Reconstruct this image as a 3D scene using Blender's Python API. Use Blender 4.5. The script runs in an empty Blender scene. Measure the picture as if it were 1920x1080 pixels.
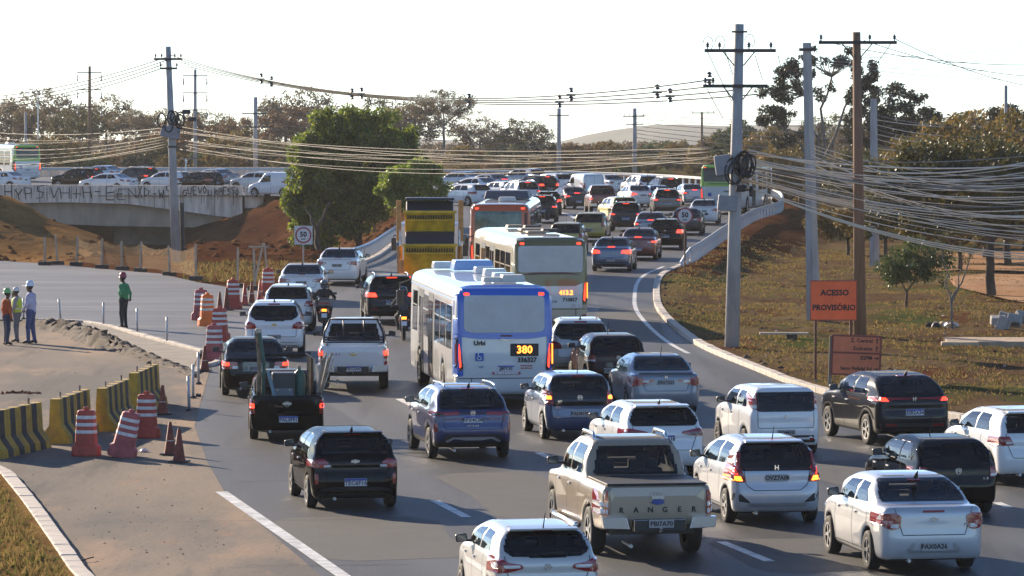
import bpy, bmesh, math, random
import numpy as np
from mathutils import Vector, Matrix
from mathutils.bvhtree import BVHTree
from mathutils.kdtree import KDTree
from mathutils.geometry import delaunay_2d_cdt

R = math.radians
random.seed(7)
rng = np.random.default_rng(7)
S = bpy.context.scene
COL = S.collection

# ------------------------------------------------------------------ camera, sky, sun, exposure
CAM_H = 8.4
FPX = 8500.0            # focal length in photograph pixels (1920 wide)
TILT = math.atan(101.0 / FPX)           # the road climbs 1.2 % ahead; everything is set out in the road's own plane and tilted once at the end
PITCH = math.atan(374.0 / FPX)          # pitch of the view against the road plane
cam_d = bpy.data.cameras.new('camera')
cam_d.sensor_width = 36.0
cam_d.lens = FPX / 1920.0 * 36.0
cam_d.clip_start = 1.0
cam_d.clip_end = 9000.0
cam = bpy.data.objects.new('camera', cam_d)
COL.objects.link(cam)
cam.location = (0, 0, CAM_H)
cam.rotation_euler = (math.pi / 2 - PITCH + TILT, 0, 0)
S.camera = cam

SUN_AZ = 36.0           # degrees to the left of the view direction
SUN_EL = 20.0
w = bpy.data.worlds.new('World')
S.world = w
w.use_nodes = True
nt = w.node_tree
bg = nt.nodes['Background']
sky = nt.nodes.new('ShaderNodeTexSky')
sky.sky_type = 'NISHITA'
sky.sun_disc = False
sky.sun_elevation = R(SUN_EL)
sky.sun_rotation = R(-SUN_AZ)
sky.air_density = .7
sky.dust_density = 0.3
sky.ozone_density = 3.0
sky.altitude = 1000
nt.links.new(sky.outputs[0], bg.inputs[0])
bg.inputs[1].default_value = 0.105

sun_d = bpy.data.lights.new('sun', 'SUN')
sun_d.energy = 5.0
sun_d.angle = R(0.5)
sun_d.color = (1.0, 0.83, 0.62)
sun = bpy.data.objects.new('sun', sun_d)
COL.objects.link(sun)
to_sun = Vector((-math.sin(R(SUN_AZ)) * math.cos(R(SUN_EL)), math.cos(R(SUN_AZ)) * math.cos(R(SUN_EL)), math.sin(R(SUN_EL))))
sun.rotation_euler = to_sun.to_track_quat('Z', 'Y').to_euler()
sun.location = (-60, 80, 60)

S.view_settings.view_transform = 'Standard'
S.view_settings.look = 'None'
S.view_settings.exposure = 1.08
S.view_settings.gamma = 1.0
S.view_settings.use_curve_mapping = False
S.cycles.use_denoising = True
S.cycles.max_bounces = 6
S.cycles.transparent_max_bounces = 12
S.cycles.volume_bounces = 0

# ------------------------------------------------------------------ helpers
def ray(px, py):
    v = Vector(((px - 960) / FPX, -(py - 540) / FPX, -1.0))
    c, s = math.cos(math.pi / 2 - PITCH), math.sin(math.pi / 2 - PITCH)
    return Vector((v.x, v.y * c - v.z * s, v.y * s + v.z * c))

def G(px, py, z=0.0):                    # where a sight line meets the level z
    r = ray(px, py)
    t = (z - CAM_H) / r.z
    return Vector((r.x * t, r.y * t, z))

def D(px, py, d):                        # the point of a sight line at distance d
    r = ray(px, py)
    t = d / r.y
    return Vector((r.x * t, d, CAM_H + r.z * t))

def link(o, parent=None):
    COL.objects.link(o)
    if parent is not None:
        o.parent = parent
    return o

def tag(o, label=None, cat=None, group=None, kind=None):
    if label: o['label'] = label
    if cat: o['category'] = cat
    if group: o['group'] = group
    if kind: o['kind'] = kind
    return o

def empty(name, loc=(0, 0, 0), rz=0.0, label=None, cat=None, group=None):
    o = bpy.data.objects.new(name, None)
    o.empty_display_size = 0.2
    link(o)
    o.location = loc
    o.rotation_euler = (0, 0, rz)
    return tag(o, label, cat, group)

def mesh_np(name, V, F, mats=(), smooth=False, midx=None):
    me = bpy.data.meshes.new(name)
    V = np.asarray(V, dtype=np.float32).reshape(-1, 3)
    if isinstance(F, np.ndarray):
        n, k = F.shape
        me.vertices.add(len(V)); me.vertices.foreach_set('co', V.ravel())
        me.loops.add(n * k); me.loops.foreach_set('vertex_index', F.astype(np.int32).ravel())
        me.polygons.add(n)
        me.polygons.foreach_set('loop_start', np.arange(0, n * k, k, dtype=np.int32))
        me.update(calc_edges=True)
    else:
        me.from_pydata([tuple(map(float, v)) for v in V], [], [tuple(map(int, f)) for f in F])
    for m in mats:
        me.materials.append(m)
    if midx is not None:
        me.polygons.foreach_set('material_index', np.asarray(midx, dtype=np.int32))
    if smooth:
        me.polygons.foreach_set('use_smooth', np.ones(len(me.polygons), dtype=bool))
    me.update()
    return me

class MB:
    """collects shapes into one mesh"""
    def __init__(s):
        s.V = []; s.F = []; s.I = []
    def add(s, V, F, i=0):
        o = len(s.V)
        s.V += [tuple(v) for v in V]
        s.F += [tuple(a + o for a in f) for f in F]
        s.I += [i] * len(F)
        return s
    def box(s, c, d, rz=0.0, rx=0.0, ry=0.0, i=0, top=1.0, topy=None):
        ty = top if topy is None else topy
        m = Matrix.Rotation(rz, 3, 'Z') @ Matrix.Rotation(ry, 3, 'Y') @ Matrix.Rotation(rx, 3, 'X')
        V = []
        for z in (-.5, .5):
            kx = top if z > 0 else 1; ky = ty if z > 0 else 1
            for x, y in ((-.5, -.5), (.5, -.5), (.5, .5), (-.5, .5)):
                V.append(m @ Vector((x * d[0] * kx, y * d[1] * ky, z * d[2])) + Vector(c))
        return s.add(V, [(3, 2, 1, 0), (4, 5, 6, 7), (0, 1, 5, 4), (1, 2, 6, 5), (2, 3, 7, 6), (3, 0, 4, 7)], i)
    def tube(s, pts, r, n=8, i=0, caps=True):
        pts = [Vector(p) for p in pts]
        rr = r if isinstance(r, (list, tuple)) else [r] * len(pts)
        V = []; F = []
        up = None
        for k, p in enumerate(pts):
            t = (pts[min(k + 1, len(pts) - 1)] - pts[max(k - 1, 0)])
            if t.length < 1e-9: t = Vector((0, 0, 1))
            t.normalize()
            if up is None:
                up = t.cross(Vector((0, 0, 1)))
                if up.length < 1e-3: up = t.cross(Vector((1, 0, 0)))
            else:
                up = up - t * up.dot(t)
                if up.length < 1e-6: up = t.orthogonal()
            up.normalize()
            b = t.cross(up)
            for a in range(n):
                th = 2 * math.pi * a / n
                V.append(p + (up * math.cos(th) + b * math.sin(th)) * rr[k])
        for k in range(len(pts) - 1):
            for a in range(n):
                F.append((k * n + a, k * n + (a + 1) % n, (k + 1) * n + (a + 1) % n, (k + 1) * n + a))
        if caps:
            F.append(tuple(range(n - 1, -1, -1)))
            F.append(tuple(range((len(pts) - 1) * n, len(pts) * n)))
        return s.add(V, F, i)
    def lathe(s, prof, c=(0, 0, 0), axis='Z', n=24, i=0, closed=False):
        V = []; F = []
        for r, h in prof:
            for a in range(n):
                th = 2 * math.pi * a / n
                x, y = r * math.cos(th), r * math.sin(th)
                p = (x, y, h) if axis == 'Z' else ((h, x, y) if axis == 'X' else (x, h, y))
                V.append((p[0] + c[0], p[1] + c[1], p[2] + c[2]))
        m = len(prof)
        rng_ = range(m) if closed else range(m - 1)
        for k in rng_:
            k2 = (k + 1) % m
            for a in range(n):
                F.append((k * n + a, k * n + (a + 1) % n, k2 * n + (a + 1) % n, k2 * n + a))
        return s.add(V, F, i)
    def prism(s, poly, axis, a, b, i=0):
        """extrude a 2-D outline along axis between a and b"""
        n = len(poly)
        def P(u, v, t):
            return (t, u, v) if axis == 'X' else ((u, t, v) if axis == 'Y' else (u, v, t))
        V = [P(u, v, a) for u, v in poly] + [P(u, v, b) for u, v in poly]
        F = [tuple(range(n - 1, -1, -1)), tuple(range(n, 2 * n))] + [(k, (k + 1) % n, n + (k + 1) % n, n + k) for k in range(n)]
        return s.add(V, F, i)
    def mesh(s, name, mats, smooth=False, fix=True, bevel=0.0):
        me = bpy.data.meshes.new(name)
        me.from_pydata(s.V, [], s.F)
        for m in (mats if isinstance(mats, (list, tuple)) else [mats]):
            me.materials.append(m)
        if any(s.I):
            me.polygons.foreach_set('material_index', np.array(s.I, dtype=np.int32))
        if fix or bevel:
            bm = bmesh.new(); bm.from_mesh(me)
            if fix: bmesh.ops.recalc_face_normals(bm, faces=bm.faces)
            if bevel:
                bmesh.ops.bevel(bm, geom=bm.edges[:], offset=bevel, segments=2, affect='EDGES', profile=0.5, clamp_overlap=True)
            bm.to_mesh(me); bm.free()
        if smooth:
            me.polygons.foreach_set('use_smooth', np.ones(len(me.polygons), dtype=bool))
        me.update()
        return me
    def build(s, name, mats, parent=None, smooth=False, loc=None, fix=True, bevel=0.0):
        o = bpy.data.objects.new(name, s.mesh(name, mats, smooth, fix, bevel))
        link(o, parent)
        if loc is not None: o.location = loc
        return o

def ob(name, me, parent=None, loc=None):
    o = bpy.data.objects.new(name, me)
    link(o, parent)
    if loc is not None: o.location = loc
    return o

# ------------------------------------------------------------------ materials
MATS = {}
def srgb(r, g, b):
    f = lambda c: (c / 255 / 12.92) if c / 255 <= .04045 else ((c / 255 + .055) / 1.055) ** 2.4
    return (f(r), f(g), f(b))

def mat(name, col, rough=.6, metal=0.0, coat=0.0, var=0.0, vscale=4.0, col2=None, bump=0.0, bscale=30.0, emit=None, estr=0.0, spec=.5, stretch=None):
    if name in MATS: return MATS[name]
    m = bpy.data.materials.new(name)
    m.use_nodes = True
    t = m.node_tree
    b = t.nodes['Principled BSDF']
    b.inputs['Base Color'].default_value = (*col, 1)
    b.inputs['Roughness'].default_value = rough
    b.inputs['Metallic'].default_value = metal
    b.inputs['Coat Weight'].default_value = coat
    b.inputs['Coat Roughness'].default_value = .04
    b.inputs['Specular IOR Level'].default_value = spec
    if emit:
        b.inputs['Emission Color'].default_value = (*emit, 1)
        b.inputs['Emission Strength'].default_value = estr
    if var or col2 or bump:
        tc = t.nodes.new('ShaderNodeTexCoord')
        mp = t.nodes.new('ShaderNodeMapping')
        t.links.new(tc.outputs['Object'], mp.inputs[0])
        if stretch: mp.inputs['Scale'].default_value = stretch
        if var or col2:
            n = t.nodes.new('ShaderNodeTexNoise')
            n.inputs['Scale'].default_value = vscale
            n.inputs['Detail'].default_value = 6
            n.inputs['Roughness'].default_value = .65
            t.links.new(mp.outputs[0], n.inputs['Vector'])
            r = t.nodes.new('ShaderNodeValToRGB')
            a = tuple(min(1, c * (1 - var)) for c in col) if not col2 else col
            z = tuple(min(1, c * (1 + var)) for c in col) if not col2 else col2
            r.color_ramp.elements[0].position = .36; r.color_ramp.elements[0].color = (*a, 1)
            r.color_ramp.elements[1].position = .64; r.color_ramp.elements[1].color = (*z, 1)
            t.links.new(n.outputs[0], r.inputs[0])
            t.links.new(r.outputs[0], b.inputs['Base Color'])
        if bump:
            n2 = t.nodes.new('ShaderNodeTexNoise')
            n2.inputs['Scale'].default_value = bscale
            n2.inputs['Detail'].default_value = 5
            t.links.new(mp.outputs[0], n2.inputs['Vector'])
            bp = t.nodes.new('ShaderNodeBump')
            bp.inputs['Strength'].default_value = bump
            bp.inputs['Distance'].default_value = .05
            t.links.new(n2.outputs[0], bp.inputs['Height'])
            t.links.new(bp.outputs[0], b.inputs['Normal'])
    MATS[name] = m
    return m

def ground_mat(name, layers, rough=1.0, bump=.4, bscale=6.0, spec=.0):
    """layers: first colour, then (colour, noise scale, threshold low, threshold high, stretch)"""
    if name in MATS: return MATS[name]
    m = bpy.data.materials.new(name); m.use_nodes = True
    t = m.node_tree; b = t.nodes['Principled BSDF']
    b.inputs['Roughness'].default_value = rough
    b.inputs['Specular IOR Level'].default_value = spec
    geo = t.nodes.new('ShaderNodeNewGeometry')
    prev = None
    for k, l in enumerate(layers):
        if k == 0:
            rgb = t.nodes.new('ShaderNodeRGB'); rgb.outputs[0].default_value = (*l, 1); prev = rgb.outputs[0]; continue
        c, sc, lo, hi, st = l
        mp = t.nodes.new('ShaderNodeMapping'); mp.inputs['Scale'].default_value = st; mp.inputs['Location'].default_value = (k * 13.7, k * 5.1, 0)
        t.links.new(geo.outputs['Position'], mp.inputs[0])
        n = t.nodes.new('ShaderNodeTexNoise'); n.inputs['Scale'].default_value = sc; n.inputs['Detail'].default_value = 8; n.inputs['Roughness'].default_value = .62
        t.links.new(mp.outputs[0], n.inputs['Vector'])
        r = t.nodes.new('ShaderNodeMapRange'); r.inputs[1].default_value = lo; r.inputs[2].default_value = hi
        t.links.new(n.outputs[0], r.inputs[0])
        mx = t.nodes.new('ShaderNodeMix'); mx.data_type = 'RGBA'
        t.links.new(r.outputs[0], mx.inputs['Factor'])
        t.links.new(prev, mx.inputs['A']); mx.inputs['B'].default_value = (*c, 1)
        prev = mx.outputs['Result']
    t.links.new(prev, b.inputs['Base Color'])
    n2 = t.nodes.new('ShaderNodeTexNoise'); n2.inputs['Scale'].default_value = bscale; n2.inputs['Detail'].default_value = 8
    t.links.new(geo.outputs['Position'], n2.inputs['Vector'])
    bp = t.nodes.new('ShaderNodeBump'); bp.inputs['Strength'].default_value = bump; bp.inputs['Distance'].default_value = .08
    t.links.new(n2.outputs[0], bp.inputs['Height']); t.links.new(bp.outputs[0], b.inputs['Normal'])
    MATS[name] = m
    return m

def leaf_mat(name, cols, trans=.35, gloss=.06):
    if name in MATS: return MATS[name]
    m = bpy.data.materials.new(name); m.use_nodes = True
    t = m.node_tree
    t.nodes.remove(t.nodes['Principled BSDF'])
    out = t.nodes['Material Output']
    geo = t.nodes.new('ShaderNodeNewGeometry')
    r = t.nodes.new('ShaderNodeValToRGB')
    el = r.color_ramp.elements
    el[0].color = (*cols[0], 1); el[1].color = (*cols[-1], 1)
    for k, c in enumerate(cols[1:-1]):
        e = el.new((k + 1) / (len(cols) - 1)); e.color = (*c, 1)
    t.links.new(geo.outputs['Random Per Island'], r.inputs[0])
    df = t.nodes.new('ShaderNodeBsdfDiffuse'); tr = t.nodes.new('ShaderNodeBsdfTranslucent'); gl = t.nodes.new('ShaderNodeBsdfGlossy')
    gl.inputs['Roughness'].default_value = .45
    mx = t.nodes.new('ShaderNodeMixShader'); mx.inputs[0].default_value = trans
    m2 = t.nodes.new('ShaderNodeMixShader'); m2.inputs[0].default_value = gloss
    t.links.new(r.outputs[0], df.inputs[0]); t.links.new(r.outputs[0], tr.inputs[0])
    t.links.new(df.outputs[0], mx.inputs[1]); t.links.new(tr.outputs[0], mx.inputs[2])
    t.links.new(mx.outputs[0], m2.inputs[1]); t.links.new(gl.outputs[0], m2.inputs[2])
    t.links.new(m2.outputs[0], out.inputs[0])
    MATS[name] = m
    return m

ASPH = ground_mat('asphalt', [(.028, .030, .034), ((.050, .051, .054), .12, .42, .58, (1.5, .35, 1)), ((.017, .018, .021), .45, .52, .62, (2.2, .10, 1)), ((.075, .070, .064), 3.0, .62, .74, (1, .6, 1))], rough=.62, bump=.12, bscale=25, spec=.40)
ASPH_NEW = ground_mat('asphalt_new', [(.080, .080, .083), ((.135, .133, .130), .5, .44, .60, (.10, .5, 1)), ((.055, .055, .058), .8, .50, .64, (.08, .6, 1)), ((.16, .15, .135), .25, .56, .70, (.4, .8, 1))], rough=.6, bump=.1, bscale=25, spec=.4)
ASPH_DUST = ground_mat('asphalt_dusty', [(0.2460, 0.1968, 0.1537), ((0.1414, 0.1291, 0.1192), .10, .42, .56, (1.2, .35, 1)), ((0.3444, 0.2398, 0.1661), .22, .52, .66, (1.2, .30, 1)), ((0.1046, 0.0984, 0.0922), .6, .56, .70, (1.4, .12, 1)), ((0.3690, 0.1845, 0.1046), .8, .64, .74, (1, .3, 1))], rough=1.0, bump=.25, bscale=10, spec=.08)
EARTH = ground_mat('red_earth', [(0.0768, 0.0301, 0.0154), ((0.1091, 0.0502, 0.0251), .15, .42, .60, (1, 1, 1)), ((0.0444, 0.0190, 0.0119), .6, .50, .68, (1, 1, 2)), ((0.1373, 0.0853, 0.0476), .9, .62, .78, (1, 1, 1)), ((0.0363, 0.0181, 0.0119), 3.0, .56, .70, (1, 1, 1))], bump=1.0, bscale=1.6)
SAND = ground_mat('sandy_earth', [(.20, .11, .045), ((.26, .145, .06), .4, .4, .62, (1, 1, 1)), ((.12, .055, .025), .8, .55, .72, (1, 1, 1))], bump=.9, bscale=2.5)
GRASSY = ground_mat('dry_grass_earth', [(0.1027, 0.0636, 0.0396), ((0.1384, 0.1012, 0.0555), .35, .42, .58, (1, .45, 1)), ((0.0670, 0.0791, 0.0290), .22, .49, .62, (1, .4, 1)), ((0.1027, 0.0405, 0.0238), .5, .56, .66, (1, .3, 1)), ((0.0446, 0.0289, 0.0197), 1.4, .56, .70, (1, .5, 1))], bump=1.0, bscale=4)
PATH = ground_mat('pale_dirt', [(.33, .19, .11), ((.40, .25, .15), .4, .4, .6, (1, .4, 1))], bump=.3)
CONC = mat('concrete', (.33, .31, .29), .85, var=.22, vscale=1.3, bump=.25, bscale=14)
CONC_P = mat('concrete_pole', (.36, .35, .34), .8, var=.2, vscale=2.5, bump=.15, bscale=20, stretch=(1, 1, .25))
KERB = mat('kerb_concrete', (.52, .46, .40), .85, var=.25, vscale=2.0, bump=.2, bscale=14)
PAINT_W = mat('road_paint', (.36, .355, .34), .6, col2=(.74, .73, .70), vscale=2.6)
BLACK = mat('black_plastic', (.018, .018, .019), .45)
RUBBER = mat('rubber', (.014, .014, .014), .8)
STEEL = mat('galvanised', (.52, .53, .54), .38, .85, var=.15, vscale=6)
# ------------------------------------------------------------------ the road ribbon (left edge, right edge, height)
ST = [  # Lx, Ly, Rx, Ry, z
    (8.5, 12, 46, 14, 0), (3.0, 45, 33, 48, 0), (-.6, 64, 26, 70, 0), (-3.4, 78.1, 19.5, 90, 0), (-6.4, 94, 14.6, 104, 0), (-7.9, 112.6, 11.3, 114.4, 0), (-8.6, 123.3, 8.49, 124.4, 0), (-9.15, 138.9, 7.06, 136.3, 0),
    (-9.9, 150.6, 5.96, 149, 0), (-10.55, 168, 5.48, 166.4, 0), (-10.4, 184, 5.65, 181.2, 0), (-9.4, 199, 6.53, 201.7, 0), (-6.96, 219, 8.5, 219, 0), (-6.2, 245, 11.5, 251, 0), (-5.7, 270, 14.7, 283, 0),
    (-6.0, 298.7, 17.9, 308, 0), (-7.7, 326, 19.4, 346.6, 0), (-11.4, 345, 17.0, 384, 0), (-19.2, 355, 9, 410, 0), (-30, 356, -6, 426, 0), (-45, 357, -28, 433, 0), (-90, 357, -80, 435, 0)]

def spline(P, n):
    P = np.array(P, float); m = len(P)
    t = np.linspace(0, m - 1, n)
    i = np.clip(t.astype(int), 0, m - 2); f = (t - i)[:, None]
    p0 = P[np.clip(i - 1, 0, m - 1)]; p1 = P[i]; p2 = P[i + 1]; p3 = P[np.clip(i + 2, 0, m - 1)]
    return .5 * ((2 * p1) + (-p0 + p2) * f + (2 * p0 - 5 * p1 + 4 * p2 - p3) * f ** 2 + (-p0 + 3 * p1 - 3 * p2 + p3) * f ** 3)

NR = 420
RIB = spline(ST, NR)
NU = 33
us = np.linspace(0, 1, NU)
Lp = np.column_stack([RIB[:, 0], RIB[:, 1], RIB[:, 4]])
Rp = np.column_stack([RIB[:, 2], RIB[:, 3], RIB[:, 4]])
GRID = Lp[:, None, :] * (1 - us)[None, :, None] + Rp[:, None, :] * us[None, :, None]
def grid_faces(a, b):
    k = np.arange(a * b).reshape(a, b)
    return np.stack([k[:-1, :-1].ravel(), k[:-1, 1:].ravel(), k[1:, 1:].ravel(), k[1:, :-1].ravel()], 1)
V = GRID.reshape(-1, 3) + np.array([0, 0, .012])
road = ob('road', mesh_np('road', V, grid_faces(NR, NU), [ASPH], True))
tag(road, 'grey asphalt road full of traffic curving away and climbing', kind='structure')

uvl = road.data.uv_layers.new(name='UVMap')
li = np.empty(len(road.data.loops), np.int32); road.data.loops.foreach_get('vertex_index', li)
uvl.data.foreach_set('uv', np.column_stack([(li % NU) / (NU - 1), (li // NU) / 50.0]).astype(np.float32).ravel())
def add_tracks(m, lanes):
    t = m.node_tree; b = t.nodes['Principled BSDF']; src = b.inputs['Base Color'].links[0].from_socket
    uv = t.nodes.new('ShaderNodeUVMap'); sp_ = t.nodes.new('ShaderNodeSeparateXYZ'); t.links.new(uv.outputs[0], sp_.inputs[0])
    n = t.nodes.new('ShaderNodeTexNoise'); n.inputs['Scale'].default_value = 3.0; n.inputs['Detail'].default_value = 4
    mp = t.nodes.new('ShaderNodeMapping'); mp.inputs['Scale'].default_value = (5, .8, 1); t.links.new(uv.outputs[0], mp.inputs[0]); t.links.new(mp.outputs[0], n.inputs['Vector'])
    a = t.nodes.new('ShaderNodeMath'); a.operation = 'MULTIPLY_ADD'; t.links.new(sp_.outputs[0], a.inputs[0]); a.inputs[1].default_value = lanes * 2 * 2 * math.pi; a.inputs[2].default_value = 1.0
    a2 = t.nodes.new('ShaderNodeMath'); a2.operation = 'MULTIPLY_ADD'; t.links.new(n.outputs[0], a2.inputs[0]); a2.inputs[1].default_value = 1.6; t.links.new(a.outputs[0], a2.inputs[2])
    c = t.nodes.new('ShaderNodeMath'); c.operation = 'SINE'; t.links.new(a2.outputs[0], c.inputs[0])
    mr = t.nodes.new('ShaderNodeMapRange'); mr.inputs[1].default_value = -1; mr.inputs[2].default_value = 1; mr.inputs[3].default_value = .62; mr.inputs[4].default_value = 1.22; t.links.new(c.outputs[0], mr.inputs[0])
    mx = t.nodes.new('ShaderNodeVectorMath'); mx.operation = 'SCALE'; t.links.new(src, mx.inputs[0]); t.links.new(mr.outputs[0], mx.inputs['Scale']); t.links.new(mx.outputs[0], b.inputs['Base Color'])
add_tracks(ASPH, 4.5)
kd = KDTree(len(V))
for k, p in enumerate(V): kd.insert(Vector((p[0], p[1], 0)), k)
kd.balance()
def road_z(x, y):
    s = 0; a = 0
    for co, k, d in kd.find_n(Vector((x, y, 0)), 4):
        q = 1 / (d + .05); s += V[k][2] * q; a += q
    return s / a
def hit(px, py):                         # sight line meets the road surface
    r = ray(px, py)
    lo, hi = 40.0, 470.0
    f = lambda d: CAM_H + r.z * d / r.y - road_z(r.x * d / r.y, d)
    d = lo
    while d < hi and f(d) > 0: d += 2.0
    a, b = d - 2, d
    for _ in range(18):
        m = (a + b) / 2
        if f(m) > 0: a = m
        else: b = m
    d = (a + b) / 2
    return Vector((r.x * d / r.y, d, road_z(r.x * d / r.y, d)))

def vnoise(x, y, sc, seed=0):
    r = np.random.default_rng(seed)
    T = r.random((64, 64))
    u = np.asarray(x) / sc; v = np.asarray(y) / sc
    i = np.floor(u).astype(int); j = np.floor(v).astype(int); a = u - i; b = v - j
    a = a * a * (3 - 2 * a); b = b * b * (3 - 2 * b)
    g = lambda p, q: T[p % 64, q % 64]
    return (g(i, j) * (1 - a) + g(i + 1, j) * a) * (1 - b) + (g(i, j + 1) * (1 - a) + g(i + 1, j + 1) * a) * b - .5

# ------------------------------------------------------------------ ground sheet to the horizon
gx = np.concatenate([[-3000, -1500, -800, -400, -220, -150, -110], np.arange(-84, 20, 1.0), np.arange(22, 90, 4), [120, 180, 300, 600, 1200, 3000]])
gy = np.concatenate([[-400, -100, 0, 30], np.arange(50, 200, 5), np.arange(200, 330, 1.0), np.arange(332, 500, 4), [520, 560, 620, 700, 800, 1000, 1400, 2000, 3000]])
XX, YY = np.meshgrid(gx, gy, indexing='ij')
def nat(y): return -.0119 * np.maximum(0, y - 165)          # the level land, against the climbing road plane
H0 = np.zeros_like(XX) - .10
left = np.clip((-6 - XX) / 3, 0, 1)
H0 += -4.0 * np.clip((YY - 224) / 120, 0, 1) * left * (YY < 470)
far = np.clip((YY - 436) / 14, 0, 1); far = far * far * (3 - 2 * far)
H0 = H0 * (1 - far) + far * (-.5 - .0119 * (YY - 440) + np.clip((YY - 450) / 60, 0, 1) * 1.2)
H0 = np.where((XX > 6) & (YY < 436), np.minimum(H0, nat(YY) - .8), H0)
near = (YY > 60) & (YY < 520) & (XX > -110) & (XX < 90)
Hh = H0.copy()
idx = np.argwhere(near)
away = np.zeros_like(XX)
for i, j in idx:
    x, y = XX[i, j], YY[i, j]
    co, k, d = kd.find(Vector((x, y, 0)))
    away[i, j] = min(1, max(0, d - 2.5) / 4)
    if x < -19.0 and 350 < y < 436:                 # under the bridge: the bank falls away to the left
        e = -.4 - .47 * (-19.0 - x); away[i, j] = .6
        Hh[i, j] = max(Hh[i, j], e); continue
    e = -.12 - max(0, d - 1.0) * .50
    if x < -19.0 and y > 340: e = min(e, -.4 - .47 * (-19.0 - x))
    if e > Hh[i, j]: Hh[i, j] = e
bump_ = vnoise(XX, YY, 3.5, 1) * .5 + vnoise(XX, YY, 1.7, 2) * .35
Hh += np.where((YY > 222) & (XX < -6) & (YY < 450), bump_ * away * .9, 0)
# heaps of excavated earth by the bridge
for (cx, cy, rx, ry, hh) in ((-26.5, 240, 3.6, 7, 2.3), (-31, 246, 5, 8, 2.6), (-22.5, 238, 2.2, 5, .7), (-13.2, 244, 2.6, 6, .5), (-17, 262, 3.4, 8, .9), (-10.5, 236, 2.2, 4, .35), (-14, 285, 3, 9, .9), (-19, 300, 3, 10, .8)):
    Hh += hh * np.exp(-((XX - cx) / rx) ** 2 - ((YY - cy) / ry) ** 2) * (1 + .5 * bump_)
Hh += np.where(YY > 470, vnoise(XX, YY, 30, 5) * 1.2, 0) * far
ground = ob('ground', mesh_np('ground', np.stack([XX, YY, Hh], 2).reshape(-1, 3), grid_faces(len(gx), len(gy))[:, ::-1].copy(), [EARTH, GRASSY, SAND], True))
tag(ground, 'red excavated earth and dry ground reaching the horizon', kind='structure')
me = ground.data
cy = np.empty(len(me.polygons) * 3, np.float32); me.polygons.foreach_get('center', cy); cy = cy.reshape(-1, 3)
me.polygons.foreach_set('material_index', np.where((cy[:, 1] > 446) | (cy[:, 1] < 170), 1, np.where((cy[:, 0] < -21.5 + 2 * vnoise(cy[:, 0], cy[:, 1], 2, 6)) & (cy[:, 1] < 262), 2, 0)).astype(np.int32))
def ground_z(x, y):
    i = int(np.clip(np.searchsorted(gx, x) - 1, 0, len(gx) - 2)); j = int(np.clip(np.searchsorted(gy, y) - 1, 0, len(gy) - 2))
    a = (x - gx[i]) / (gx[i + 1] - gx[i]); b = (y - gy[j]) / (gy[j + 1] - gy[j])
    return float((Hh[i, j] * (1 - a) + Hh[i + 1, j] * a) * (1 - b) + (Hh[i, j + 1] * (1 - a) + Hh[i + 1, j + 1] * a) * b)

# ------------------------------------------------------------------ verge on the right (kerb outwards, embankment beside the climb)
RE = spline([(a[2], a[3], a[4]) for a in ST[1:18]], 360)
tan = np.gradient(RE[:, :2], axis=0); tan /= np.linalg.norm(tan, axis=1)[:, None]
nor = np.column_stack([tan[:, 1], -tan[:, 0]])
uu = np.concatenate([[.26, .6, 1.0], np.arange(1.6, 12, .7), np.arange(12, 40, 1.6), [42, 50, 60, 75]])
P2 = RE[:, None, :2] + nor[:, None, :] * uu[None, :, None]
Z2 = np.maximum(.12 - np.maximum(0, uu - 1.3)[None, :] * .34, nat(P2[:, :, 1]) + .12)
amp = np.clip((uu - .6) / 3, 0, 1)[None, :]
Z2 += (vnoise(P2[:, :, 0], P2[:, :, 1], 4.0, 8) * .30 + vnoise(P2[:, :, 0], P2[:, :, 1], 1.3, 9) * .10) * amp
VG = np.dstack([P2, Z2])
verge = ob('grass_verge', mesh_np('grass_verge', VG.reshape(-1, 3), grid_faces(360, len(uu))[:, ::-1].copy(), [GRASSY, EARTH], True))
tag(verge, 'dry grass verge and red earth bank right of the kerb', kind='structure')
me = verge.data
cc = np.empty(len(me.polygons) * 3, np.float32); me.polygons.foreach_get('center', cc); cc = cc.reshape(-1, 3)
me.polygons.foreach_set('material_index', (((cc[:, 2] > nat(cc[:, 1]) + .45 + .6 * vnoise(cc[:, 0], cc[:, 1], 2.5, 4)) & (cc[:, 1] > 192) & (cc[:, 1] < 360))).astype(np.int32))
kv = KDTree(VG.shape[0] * VG.shape[1])
VGF = VG.reshape(-1, 3)
for k, p in enumerate(VGF): kv.insert(Vector((p[0], p[1], 0)), k)
kv.balance()
def verge_z(x, y):
    s = a = 0
    for co, k, d in kv.find_n(Vector((x, y, 0)), 4):
        q = 1 / (d + .05); s += VGF[k][2] * q; a += q
    return float(s / a)

def vhit(px, py):                        # sight line meets the verge
    r = ray(px, py); d = 90.0
    while d < 420 and CAM_H + r.z * d / r.y > verge_z(r.x * d / r.y, d): d += .5
    x = r.x * d / r.y
    return Vector((x, d, verge_z(x, d)))

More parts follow.
